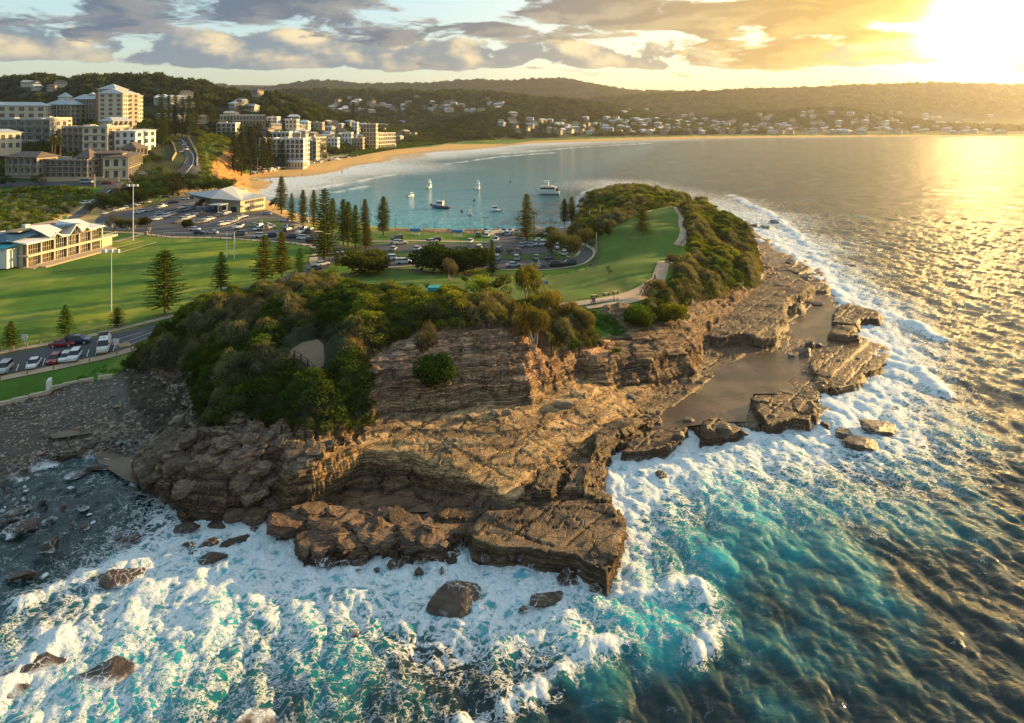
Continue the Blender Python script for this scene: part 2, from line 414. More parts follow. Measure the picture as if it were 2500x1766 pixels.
BLOCKS = [  # (outline, top height, edge width): raised rock tiers and slabs of the shelf
    (PW3([(1640, 925), (1726, 840), (1760, 848), (1814, 838), (1860, 850), (1901, 842), (1903, 815), (1922, 800), (1922, 757), (1935, 742), (1965, 735), (1990, 712), (1950, 690), (1880, 700), (1850, 692), (1790, 750), (1744, 802), (1700, 850)], 1.5), 3.3, .8),
    (PW3([(1935, 762), (1965, 758), (1962, 740), (1935, 742)], 2), 2.4, .8),
    (PW3([(2030, 762), (2050, 742), (2071, 738), (2120, 752), (2158, 766), (2150, 780), (2105, 778), (2095, 792), (2030, 785)], 2), 1.9, .7),
    (PW3([(2018, 822), (2030, 798), (2092, 796), (2097, 824), (2060, 828)], 2), 2.4, .8),
    (PW3([(1968, 886), (2010, 868), (2100, 880), (2172, 894), (2110, 916), (2105, 938), (2044, 951), (2002, 952), (1990, 930)], 1.5), 1.5, .6),
    (PW3([(1831, 972), (1883, 968), (1877, 985), (1900, 980), (1979, 974), (1996, 1000), (1983, 1033), (1940, 1026), (1870, 1040), (1845, 1006)], 2), 2.1, .5),
    (PW3([(1150, 1330), (1135, 1290), (1180, 1255), (1300, 1240), (1400, 1238), (1498, 1240), (1507, 1272), (1529, 1296), (1485, 1418), (1405, 1374), (1270, 1352), (1208, 1352)], 2), 2.45, .4),
    (PW3([(1285, 1215), (1300, 1172), (1345, 1150), (1392, 1140), (1375, 1170), (1352, 1212), (1320, 1216)], 2.5), 3.3, .5),
    (PW3([(1362, 1200), (1400, 1140), (1432, 1138), (1440, 1165), (1425, 1195)], 2.5), 2.8, .5),
    (PW3([(1950, 690), (2000, 680), (2030, 700), (2025, 716), (1975, 712)], 1.5), 1.7, .8),
    (PW3([(1905, 650), (1960, 640), (1985, 655), (1950, 668)], 1.5), 1.6, 1.0),
    (PW3([(960, 1345), (975, 1290), (1060, 1285), (1090, 1340), (1030, 1340)], 2), 1.8, .5),
    (PW3([(660, 1305), (690, 1270), (720, 1240), (790, 1245), (740, 1290), (700, 1300)], 1.5), 1.7, .6),
    (PW3([(745, 1330), (800, 1280), (900, 1270), (930, 1310), (890, 1345), (830, 1360)], 1.5), 1.5, .6),
    (PW3([(1500, 1112), (1540, 1070), (1610, 1050), (1680, 1040), (1690, 1050), (1640, 1098), (1570, 1112)], 1.5), 1.8, .6),
    (PW3([(1700, 1075), (1712, 1035), (1745, 1020), (1775, 1035), (1830, 1055), (1790, 1065), (1740, 1077)], 1.5), 1.9, .5),
    (PW3([(1440, 1120), (1450, 1060), (1520, 1030), (1580, 1030), (1500, 1085)], 2), 3.0, .7),
]

SCRUB = [  # outlines of low coastal scrub (px, py, height)
    PW3([(300, 895, 5.2), (345, 862, 5.3), (380, 832, 5.4), (450, 792, 5.6), (540, 748, 6), (600, 735, 7), (700, 712, 7), (770, 690, 8), (830, 690, 8.5), (845, 715, 9.5), (900, 738, 11), (1000, 742, 12.5), (1100, 745, 12.5),
         (1250, 755, 12), (1330, 770, 11), (1400, 770, 11), (1440, 800, 9.5), (1470, 845, 8), (1400, 868, 8.5), (1340, 868, 11), (1240, 800, 15), (1113, 797, 15.5), (1040, 805, 15), (970, 830, 14.5), (900, 870, 13.5), (905, 930, 12.5),
         (920, 970, 10), (860, 1000, 9.5), (836, 1040, 8), (810, 1050, 8), (740, 1056, 8.5), (640, 1036, 9.2), (560, 1040, 8.8), (500, 1040, 7.6), (480, 1000, 6), (470, 960, 6), (440, 920, 5.5), (400, 900, 5.5)]),
    PW3([(1683, 590, 14), (1676, 560, 14.6), (1672, 525, 15), (1655, 503, 15.5), (1690, 496, 8), (1720, 510, 4), (1765, 540, 3), (1800, 575, 3), (1845, 610, 3.5), (1858, 650, 4), (1852, 690, 4),
         (1800, 705, 5), (1760, 720, 6), (1715, 730, 7), (1660, 745, 8.5), (1610, 790, 8.5), (1560, 800, 9), (1530, 770, 10.6), (1560, 740, 11), (1600, 712, 11.6), (1630, 680, 12.3), (1655, 630, 13)]),
    PW3([(1640, 498, 15.5), (1560, 520, 14), (1500, 545, 12.5), (1460, 575, 9), (1400, 590, 5), (1385, 570, 4), (1400, 545, 4), (1425, 510, 3), (1445, 486, 2.5), (1490, 468, 2.5), (1560, 462, 2.5), (1640, 478, 2.5), (1690, 496, 5), (1660, 505, 12)]),
]
SCRUB[0][0:0] = []


def raw_scrub(X, Y):
    m = np.full(np.shape(X), -99.0)
    for p in SCRUB:
        m = np.maximum(m, sdf(p, X, Y))
    return m


LOOKOUT = PW3([(700, 866, 14), (735, 845, 14), (775, 838, 14), (790, 850, 14), (792, 880, 14), (770, 888, 14)])
CLEAR = [LOOKOUT]


def height(X, Y, fine=True, parts=False):
    X = np.asarray(X, float)
    Y = np.asarray(Y, float)
    b = Bz(X, Y)
    sL = sdf(LAND, X, Y)
    sB = sdf(BEACH, X, Y)
    nb_ = sstep(-.03 * np.maximum(Y, 400), 0, sB)
    b = b + (np.minimum(b, np.clip(.6 + sL * .022, .3, 3.4)) - b) * nb_
    gentle = np.clip(sstep(280, 340, Y) * sstep(45, 15, X) + sstep(620, 700, Y), 0, 1)
    near_l = sstep(0, -25, X + 58 + 0 * Y) * sstep(130, 100, Y)
    wid = 1.3 + 22 * gentle + 14 * near_l
    if fine:
        jag = fbm(X * .35, Y * .35, 3, 5) * .9 + (worley(X * .3, Y * .3, 3)[2] - .5) * 1.0
        sLj = sL + jag * (1 - gentle) * (1 - near_l)
    else:
        jag = 0
        sLj = sL
    sea = -4.0
    k = sstep(-0.6 * wid, 0.4 * wid, sLj)
    z = sea + (b - sea) * k
    t2 = T2(X, Y)
    s2 = sdf(TIER2, X, Y) + (jag * .6 if fine else 0)
    k2 = np.clip(s2 / 1.7 + .15, 0, 1)
    k2 = 1 - (1 - k2) ** 2.2
    z = np.where(s2 > -1, np.maximum(z, z + (t2 - z) * k2), z)
    for poly, top, wd in BLOCKS:
        xs = [p[0] for p in poly]
        ys = [p[1] for p in poly]
        m = (X > min(xs) - 3) & (X < max(xs) + 3) & (Y > min(ys) - 3) & (Y < max(ys) + 3)
        if not np.any(m):
            continue
        s = sdf(poly, X[m], Y[m])
        if fine:
            s = s + jag[m] * .28
            top = top + fbm(X[m] * .12, Y[m] * .12, 2, 9) * .15
        kk = np.clip(s / wd + .2, 0, 1)
        zz = z[m]
        z[m] = np.maximum(zz, zz + (top - zz) * kk)
    sH = sdf(HEAD, X, Y) + (jag * .9 if fine else 0)
    th = TH(X, Y)
    kh = np.clip(sH / 3.4 + .1, 0, 1)
    kh = 1 - (1 - kh) ** 2.0
    z = np.where(sH > -1, np.maximum(z, z + (th - z) * kh), z)
    # distant ridges
    far = Y > 620
    if np.any(far):
        xf, yf = X[far], Y[far]
        zf = z[far]
        sxa = PW / 2 + FPX * xf / yf
        for Yk, wf, wb, sky_ in RIDGES:
            zr = np.interp(sxa, [q[0] for q in sky_], [q[2] for q in sky_])
            dd = np.where(yf < Yk, (Yk - yf) / wf, (yf - Yk) / wb)
            bump = np.clip(1 - dd, 0, 1)
            bump = bump * bump * (3 - 2 * bump)
            nz = 1 + .16 * fbm(xf / (Yk * .06), yf / (Yk * .06), 4, int(Yk)) * (1 - bump * .8)
            zf = np.where(sL[far] > 10, np.maximum(zf, zr * bump * nz * sstep(10, 160, sL[far]) * sstep(0, 1, -sB[far] / (.16 * yf))), zf)
        z[far] = zf
    if parts:
        return z, dict(sB=sB, sL=sL, sLj=sLj, s2=s2, sH=sH, gentle=gentle, near_l=near_l, b=b)
    return z


def _rg(Yk, wf, wb, pts):
    return (Yk, wf, wb, [(sx, sy, max(AtY(sx, sy, Yk)[2], 0)) for sx, sy in pts])


RIDGES = [
    _rg(1000, 380, 700, [(-1500, 200), (-400, 195), (0, 197), (60, 190), (120, 187), (160, 198), (200, 190), (240, 192), (330, 196), (380, 190), (430, 202), (500, 208), (520, 220), (580, 230), (640, 232), (700, 236), (760, 250),
                         (850, 268), (950, 290), (1050, 315), (1120, 345), (1200, 380)]),
    _rg(1500, 380, 500, [(900, 380), (1000, 330), (1100, 300), (1200, 262), (1250, 254), (1320, 260), (1400, 268), (1480, 278), (1560, 292), (1650, 308), (1750, 325), (1850, 380)]),
    _rg(2300, 700, 900, [(400, 250), (600, 240), (700, 226), (800, 224), (900, 226), (950, 233), (1000, 227), (1130, 228), (1250, 234), (1330, 242), (1400, 248), (1500, 262), (1600, 285), (1700, 310), (1800, 360)]),
    _rg(2350, 330, 500, [(1450, 350), (1600, 305), (1700, 290), (1800, 276), (1900, 273), (2000, 267), (2060, 267), (2130, 277), (2200, 290), (2300, 304), (2400, 309), (2600, 312), (3200, 312)]),
    _rg(3600, 1100, 1200, [(1200, 320), (1300, 280), (1450, 244), (1530, 235), (1600, 232), (1700, 228), (1800, 223), (1900, 220), (2000, 217), (2100, 211), (2200, 208), (2300, 204), (2400, 209), (2500, 211), (2900, 205), (3600, 215)]),
    _rg(4700, 900, 1500, [(-1500, 215), (400, 208), (520, 210), (640, 217), (700, 209), (780, 200), (900, 209), (1000, 207), (1100, 202), (1150, 198), (1250, 199), (1300, 196), (1380, 196), (1450, 207), (1540, 223), (1600, 225), (1700, 228), (1800, 240), (2000, 300)]),
    _rg(6500, 900, 1800, [(300, 208), (450, 205), (560, 207), (700, 209), (900, 215), (1200, 225), (1550, 228), (1700, 223), (1850, 219), (2000, 214), (2130, 206), (2200, 205), (2300, 203), (2400, 211), (2450, 213), (2500, 204), (2900, 206), (3600, 210)]),
]


def hz_(x, y):
    return float(height(np.array([x]), np.array([y]), fine=False)[0])


_ts = np.concatenate([np.linspace(45, 700, 600), np.geomspace(702, 7500, 260)])


def hits(pts):
    """where the lines of sight through these photograph positions meet the land or the sea"""
    out = []
    D = np.array([ray(a, b) for a, b in pts])
    D = D / np.hypot(D[:, 0], D[:, 1])[:, None]
    for i in range(0, len(pts), 400):
        d = D[i:i + 400]
        X = d[:, 0:1] * _ts
        Y = d[:, 1:2] * _ts
        Z = CAM_H + d[:, 2:3] * _ts
        Hh = np.maximum(height(X, Y, fine=False), 0.0)
        below = Z <= Hh
        idx = np.argmax(below, axis=1)
        idx = np.where(below.any(axis=1), idx, len(_ts) - 1)
        for r in range(len(d)):
            j = max(idx[r], 1)
            a0 = Z[r, j - 1] - Hh[r, j - 1]
            a1 = Z[r, j] - Hh[r, j]
            f = a0 / (a0 - a1) if a0 != a1 else 0
            t = _ts[j - 1] + (_ts[j] - _ts[j - 1]) * min(max(f, 0), 1)
            out.append((d[r, 0] * t, d[r, 1] * t, max(CAM_H + d[r, 2] * t, 0)))
    return out


def hit(a, b):
    return hits([(a, b)])[0]
# ------------------------------------------------------------------ mesh helpers
def mesh_np(name, V, F, smooth=True, attrs=None, cols=None):
    """V (n,3), F (m,4) or (m,3) arrays -> mesh"""
    me = bpy.data.meshes.new(name)
    V = np.asarray(V, np.float32)
    F = np.asarray(F, np.int32)
    k = F.shape[1]
    me.vertices.add(len(V))
    me.vertices.foreach_set('co', V.ravel())
    me.loops.add(F.size)
    me.loops.foreach_set('vertex_index', F.ravel())
    me.polygons.add(len(F))
    me.polygons.foreach_set('loop_start', np.arange(0, F.size, k, dtype=np.int32))
    me.polygons.foreach_set('loop_total', np.full(len(F), k, np.int32))
    me.polygons.foreach_set('use_smooth', np.full(len(F), smooth, bool))
    for nm, a in (attrs or {}).items():
        at = me.attributes.new(nm, 'FLOAT', 'POINT')
        at.data.foreach_set('value', np.asarray(a, np.float32).ravel())
    for nm, a in (cols or {}).items():
        at = me.attributes.new(nm, 'FLOAT_COLOR', 'POINT')
        at.data.foreach_set('color', np.asarray(a, np.float32).ravel())
    me.update(calc_edges=True)
    me.validate(verbose=False)
    return me


def put(name, me, mat=None, parent=None, loc=None, rot=None, scale=None, **props):
    o = bpy.data.objects.new(name, me)
    if mat is not None and me is not None and hasattr(me, 'materials') and len(me.materials) == 0:
        me.materials.append(mat)
    COL.objects.link(o)
    if parent is not None:
        o.parent = parent
    if loc is not None:
        o.location = loc
    if rot is not None:
        o.rotation_euler = rot if hasattr(rot, '__len__') else (0, 0, rot)
    if scale is not None:
        o.scale = scale if hasattr(scale, '__len__') else (scale,) * 3
    for k, v in props.items():
        if v is not None:
            o[k] = v
    return o


def structure(name, me, mat=None, **k):
    return put(name, me, mat, kind='structure', **k)


def material(name):
    m = bpy.data.materials.new(name)
    m.use_nodes = True
    return m, NT(m.node_tree)


def out(t, bsdf):
    t.link(bsdf.outputs[0], t.n('ShaderNodeOutputMaterial').inputs[0])


def bump(t, h, strength=0.5, dist=0.1):
    return t.n('ShaderNodeBump', {'Height': h, 'Strength': strength, 'Distance': dist}).outputs[0]


def grid_faces(nr, nc):
    i = np.arange(nr - 1)[:, None] * nc + np.arange(nc - 1)[None, :]
    i = i.ravel()
    return np.stack([i, i + 1, i + nc + 1, i + nc], 1)


# ------------------------------------------------------------------ ground materials
def ground_material():
    m, t = material('ground')
    g = t.n('ShaderNodeNewGeometry')
    p = g.outputs['Position']
    col = t.n('ShaderNodeAttribute', attribute_name='tone')
    rk = t.n('ShaderNodeAttribute', attribute_name='rocky').outputs['Fac']
    wet = t.n('ShaderNodeAttribute', attribute_name='wet').outputs['Fac']
    tilt = t.v('ADD', t.v('MULTIPLY', p, (0.10, 0.16, 2.3)), t.v('SCALE', t.noise(t.v('SCALE', p, scale=.12), 1.0, 3, color=True), scale=1.6))
    strata = t.noise(tilt, 1.0, 6, 0.62)
    pat = t.noise(p, 0.55, 8, 0.62)
    fine = t.noise(p, 3.0, 6, 0.7)
    cells = t.voro(t.v('ADD', t.v('MULTIPLY', p, (1, 1, 2.0)), t.v('SCALE', t.noise(p, .6, 3, color=True), scale=1.2)), 0.42, 'DISTANCE_TO_EDGE')
    crack = t.ss(cells, 0.0, 0.035)
    c = col.outputs['Color']
    rockc = t.mix(t.ss(strata, 0.35, 0.62), t.mix(1.0, c, (0.50, 0.46, 0.46), 'MULTIPLY'), t.mix(1.0, c, (1.35, 1.25, 1.1), 'MULTIPLY'))
    rockc = t.mix(t.ss(pat, 0.45, 0.72), rockc, t.mix(1.0, rockc, (0.42, 0.40, 0.40), 'MULTIPLY'))
    rockc = t.mix(t.ss(fine, 0.35, 0.75), rockc, t.mix(1.0, rockc, (1.5, 1.42, 1.3), 'MULTIPLY'))
    rockc = t.mix(t.m('MULTIPLY', t.m('SUBTRACT', 1.0, crack), .5), rockc, t.mix(1.0, rockc, (0.25, 0.22, 0.2), 'MULTIPLY'))
    soft = t.mix(t.ss(fine, 0.3, 0.7), t.mix(1.0, c, (0.72, 0.74, 0.7), 'MULTIPLY'), t.mix(1.0, c, (1.22, 1.2, 1.15), 'MULTIPLY'))
    thin = t.noise(t.v('ADD', t.v('MULTIPLY', p, (.07, .11, 5.5)), t.v('SCALE', t.noise(t.v('SCALE', p, scale=.15), 1.0, 3, color=True), scale=3.0)), 1.0, 5, .6)
    nzf = t.ss(t.n('ShaderNodeSeparateXYZ', {0: g.outputs['Normal']}).outputs[2], .95, .70)
    rockc = t.mix(t.m('MULTIPLY', t.ss(t.m('ABSOLUTE', t.m('SUBTRACT', thin, .5)), .035, .0), t.m('ADD', .12, t.m('MULTIPLY', nzf, .88))), rockc, t.mix(1.0, rockc, (.22, .19, .17), 'MULTIPLY'))
    cc = t.mix(rk, soft, rockc)
    zz = t.n('ShaderNodeSeparateXYZ', {0: p}).outputs[2]
    q = t.v('ADD', t.v('MULTIPLY', p, (1, 1, .6)), t.v('SCALE', t.noise(p, .8, 4, color=True), scale=1.6))
    lace = t.ss(t.voro(q, .9, 'DISTANCE_TO_EDGE'), .07, .0)
    wash = t.m('MULTIPLY', t.m('MULTIPLY', t.ss(zz, 1.35, .3), wet), t.ss(t.noise(p, .22, 5), .44, .6), clamp=True)
    cc = t.mix(t.m('MULTIPLY', wash, t.m('ADD', lace, t.ss(zz, .55, .1)), clamp=True), cc, (.80, .84, .88))
    h = t.m('ADD', t.m('MULTIPLY', strata, 1.1), t.m('ADD', t.m('MULTIPLY', pat, .8), t.m('MULTIPLY', fine, .25)))
    h = t.m('ADD', h, t.m('ADD', t.m('MULTIPLY', crack, .3), t.m('MULTIPLY', t.m('MULTIPLY', t.ss(t.m('ABSOLUTE', t.m('SUBTRACT', thin, .5)), .0, .05), .5), t.m('ADD', .15, t.m('MULTIPLY', nzf, .85)))))
    hh = t.m('ADD', t.m('MULTIPLY', h, rk), t.m('MULTIPLY', fine, .12))
    b = t.n('ShaderNodeBsdfPrincipled', {'Base Color': cc, 'Roughness': t.m('SUBTRACT', .92, t.m('MULTIPLY', wet, .58)), 'Normal': bump(t, hh, .85, .7)})
    b.inputs['Specular IOR Level'].default_value = .35
    out(t, b)
    return m


M_GROUND = ground_material()


def PH(lst):
    return hits(lst)


BARE = PH([(836, 1083), (886, 1049), (922, 976), (907, 930), (905, 868), (970, 828), (1040, 808), (1113, 799), (1250, 801), (1345, 866), (1380, 862), (1410, 858), (1470, 845),
           (1500, 800), (1470, 775), (1400, 758), (1460, 752), (1540, 745), (1548, 790), (1575, 800), (1610, 788), (1660, 748), (1715, 733), (1760, 722), (1800, 708), (1850, 695), (1790, 752), (1744, 806),
           (1709, 861), (1692, 925), (1609, 940), (1479, 930), (1418, 918), (1357, 951), (1293, 985), (1168, 990), (1113, 1011), (947, 1028)])
GRAVEL = PH([(-300, 1075), (0, 992), (66, 976), (120, 962), (190, 938), (279, 922), (320, 905), (360, 915), (420, 935), (462, 985), (480, 1030), (400, 1075), (335, 1112), (277, 1098),
             (200, 1100), (139, 1116), (86, 1155), (0, 1195), (-300, 1290)])
FLATZONE = PH([(-300, 975), (0, 989), (66, 972), (117, 959), (187, 935), (279, 919), (300, 900), (340, 870), (380, 835), (450, 790), (520, 742), (600, 718), (700, 704), (800, 684), (900, 652), (1000, 657), (1150, 670), (1300, 674), (1380, 668), (1440, 650), (1455, 625), (1440, 600), (1400, 600), (1385, 572), (1290, 580), (1180, 571), (960, 564), (830, 547), (700, 513), (640, 490), (600, 465), (400, 470), (-300, 470)])
RUBBLE = PH([(300, 915), (350, 895), (440, 930), (480, 1010), (440, 1060), (380, 1080), (340, 1040), (310, 980)])
HEADGRASS = PH([(830, 705), (905, 664), (1000, 662), (1150, 675), (1300, 680), (1380, 674), (1443, 654), (1456, 625), (1446, 604), (1480, 580), (1560, 535), (1640, 505), (1660, 530), (1672, 575), (1650, 640), (1600, 700), (1545, 735),
                (1460, 758), (1380, 765), (1290, 765), (1200, 745), (1000, 735), (900, 730)])
DIRTPATCH = PH([(1450, 760), (1500, 745), (1540, 750), (1545, 790), (1520, 810), (1470, 790)])
GREENTUFT = PH([(1447, 758), (1480, 765), (1530, 805), (1525, 820), (1490, 820), (1455, 800)])
BLUFFROCK = PH([(526, 392), (562, 370), (580, 395), (597, 440), (600, 453), (575, 457), (545, 452), (520, 422)])
TOWN_GREEN = PH([(0, 470), (120, 465), (230, 480), (200, 500), (150, 535), (60, 570), (0, 590), (-300, 600), (-300, 470)])
BLUFFVEG = PH([(480, 350), (540, 330), (560, 335), (575, 380), (598, 440), (590, 455), (500, 455), (495, 400)])
DUNEVEG = PH([(850, 385), (900, 375), (960, 365), (1050, 355), (1085, 350), (1120, 342), (1080, 335), (1000, 345), (900, 358), (860, 370)])


def tones(X, Y, Z, P):
    n = len(X)
    slope = P['slope']
    n1 = fbm(X * .05, Y * .05, 4, 31)
    n2 = fbm(X * .4, Y * .4, 4, 33)
    n3 = fbm(X * .016, Y * .09, 4, 35)
    c = np.zeros((n, 3))
    rock = np.zeros(n)
    wet = np.zeros(n)

    def lay(mask, colr, rk=None, wt=None):
        nonlocal c, rock, wet
        mk = np.clip(mask, 0, 1)[:, None]
        c = c * (1 - mk) + np.asarray(colr) * mk
        if rk is not None:
            rock = rock * (1 - mk[:, 0]) + rk * mk[:, 0]
        if wt is not None:
            wet = wet * (1 - mk[:, 0]) + wt * mk[:, 0]

    grass = np.array([.058, .150, .005]) * (1 + .30 * n3[:, None]) + np.clip(n1 + n3 * .8, 0, 1)[:, None] * np.array([.20, .13, .004]) * 1.0
    grass = grass * (1 + .22 * fbm(X * .35, Y * .22, 4, 45)[:, None]) + np.clip(fbm(X * .11, Y * .08, 4, 47) - .12, 0, 1)[:, None] * np.array([.30, .20, .06])
    grass = np.clip(grass, .004, 1)
    lay(np.ones(n), grass, 0, 0)
    # everything low and seaward is sandstone
    shore = (P['gentle'] < .5) & ((Y < 300) | (X > 15)) & (Y < 620)
    low = shore & (P['sH'] < 3.0)
    tan = np.array([.42, .30, .17]) * (1 + .25 * n2[:, None])
    darkr = np.array([.200, .155, .118]) * (1 + .35 * n2[:, None])
    wetr = np.array([.125, .080, .048]) * (1 + .3 * n2[:, None])
    rockm = low & (sdf(FLATZONE, X, Y) < 0)
    lay(rockm.astype(float), wetr, 1, .8)
    t2 = sstep(-.5, .6, P['s2']) * shore
    humpness = sstep(-22, -34, X)
    lay(t2, tan * (1 - humpness[:, None]) + darkr * humpness[:, None], 1, .12)
    lay(t2 * sstep(2.8, 1.4, Z), wetr, 1, .7)
    lay(t2 * sstep(.05, .35, n1) * .5, tan * .62, 1, .1)
    hi = (shore & (P['s2'] < 0) & (P['sH'] < 0) & (sdf(FLATZONE, X, Y) < 0)) * sstep(1.5, 2.8, Z)
    lay(hi * .8, np.array([.15, .115, .08]) * (1 + .3 * n2[:, None]), 1, .45)
    bare = sstep(-.6, .4, sdf(BARE, X, Y))
    cliff = np.array([.44, .29, .20]) * (1 + .25 * n2[:, None])
    lay(bare, cliff, 1, .05)
    lay(bare * sstep(8.5, 6.5, Z), np.array([.33, .245, .16]), 1, .05)
    lay(bare * sstep(7, 12, Z) * sstep(.0, .35, n1) * .6, np.array([.46, .36, .29]), 1, .0)
    ragged = bare * (X > 20)
    lay(ragged, np.array([.24, .175, .125]) * (1 + .3 * n2[:, None]), 1, .1)
    lay(sstep(-1, 1, sdf(DIRTPATCH, X, Y)), (.19, .13, .085), .2, 0)
    lay(sstep(-.4, .4, sdf(GREENTUFT, X, Y)), (.035, .085, .01), 0, 0)
    gv = sstep(-.8, .8, sdf(GRAVEL, X, Y) + n2 * 2)
    lay(gv, np.array([.105, .093, .085]) * (1 + .35 * n2[:, None]), .25, .1)
    lay(gv * sstep(1.3, .4, Z), (.05, .042, .035), .6, .6)
    lay(sstep(-.5, 1, sdf(RUBBLE, X, Y)), (.075, .06, .05), .8, .1)
    cove = (X < -45) & (Z < .15) & (Y < 130)
    lay(cove.astype(float), (.035, .035, .035), .5, .8)
    # sand of the bay
    sand = np.array([.66, .40, .150]) * (1 + .06 * n2[:, None])
    sm = P['gentle'] * sstep(4.3, 3.6, P['b'] + n2 * .3) * sstep(7, 5, Z) * (P['sL'] < 140) * (Y < 640)
    sm = np.maximum(sm, sstep(-2, 2, P['sB'])) * sstep(-8, 0, P['sL'])
    lay(sm, sand, 0, 0)
    lay(sm * sstep(1.2, .5, Z), sand * .72, 0, .5)
    hg = sstep(-.8, .8, sdf(HEADGRASS, X, Y))
    hgc = np.array([.072, .140, .011]) * (1 + .35 * fbm(X * .12, Y * .03, 4, 41)[:, None]) + np.clip(fbm(X * .03, Y * .03, 4, 43), 0, 1)[:, None] * np.array([.14, .09, .018])
    hgc = hgc * (1 + .25 * fbm(X * .4, Y * .2, 4, 49)[:, None]) + np.clip(fbm(X * .13, Y * .07, 4, 51) - .15, 0, 1)[:, None] * np.array([.28, .20, .08])
    lay(hg, np.clip(hgc, .004, 1), 0, 0)
    sc = sstep(-.5, .5, P['scrub'])
    lay(sc, np.array([.026, .034, .010]) * (1 + .4 * n2[:, None]), .1, 0)
    # forest and town floor
    woods = np.array([.030, .042, .014]) * (1 + .35 * n2[:, None])
    fz = np.clip(sstep(620, 700, Y) * sstep(4.2, 5.5, Z), 0, 1) * (1 - np.clip(sm, 0, 1))
    lay(fz, woods, 0, 0)
    lay(sstep(-150, -170, X) * sstep(395, 425, Y) * sstep(8, 12, Z) * (Y < 700), np.array([.035, .048, .012]) * (1 + .5 * n2[:, None]), 0, 0)
    lay(sstep(-6, 3, sdf(BLUFFVEG, X, Y)), np.array([.09, .12, .018]) * (1 + .4 * n2[:, None]), .3, 0)
    lay(sstep(-4, 1, sdf(BLUFFROCK, X, Y)), np.array([.60, .34, .11]) * (1 + .3 * n2[:, None]), 1, 0)
    lay(sstep(-4, 4, sdf(TOWN_GREEN, X, Y)) * .9, np.array([.045, .065, .010]) * (1 + .5 * n2[:, None]), 0, 0)
    lay(sstep(-8, 4, sdf(DUNEVEG, X, Y)), np.array([.045, .075, .015]), 0, 0)
    zone = np.zeros(n, int)                       # 0 grass
    zone[(rock > .45)] = 1                        # rock
    zone[sm > .5] = 2
    zone[(gv > .5) & (zone != 1) | (gv > .5)] = 3
    zone[(sc > .5)] = 4
    zone[(fz > .5)] = 5
    return np.clip(c, .004, 1), rock, wet, zone


ZONES = ['grass_field', 'rocky_headland', 'sand_beach', 'gravel_beach', 'scrub_ground', 'wooded_hillside']


def normals_from(V, nr, nc):
    G_ = V.reshape(nr, nc, 3)
    du = np.gradient(G_, axis=1)
    dv = np.gradient(G_, axis=0)
    N = np.cross(du, dv)
    N /= np.linalg.norm(N, axis=2, keepdims=True) + 1e-9
    N[N[..., 2] < 0] *= -1
    return N.reshape(-1, 3)


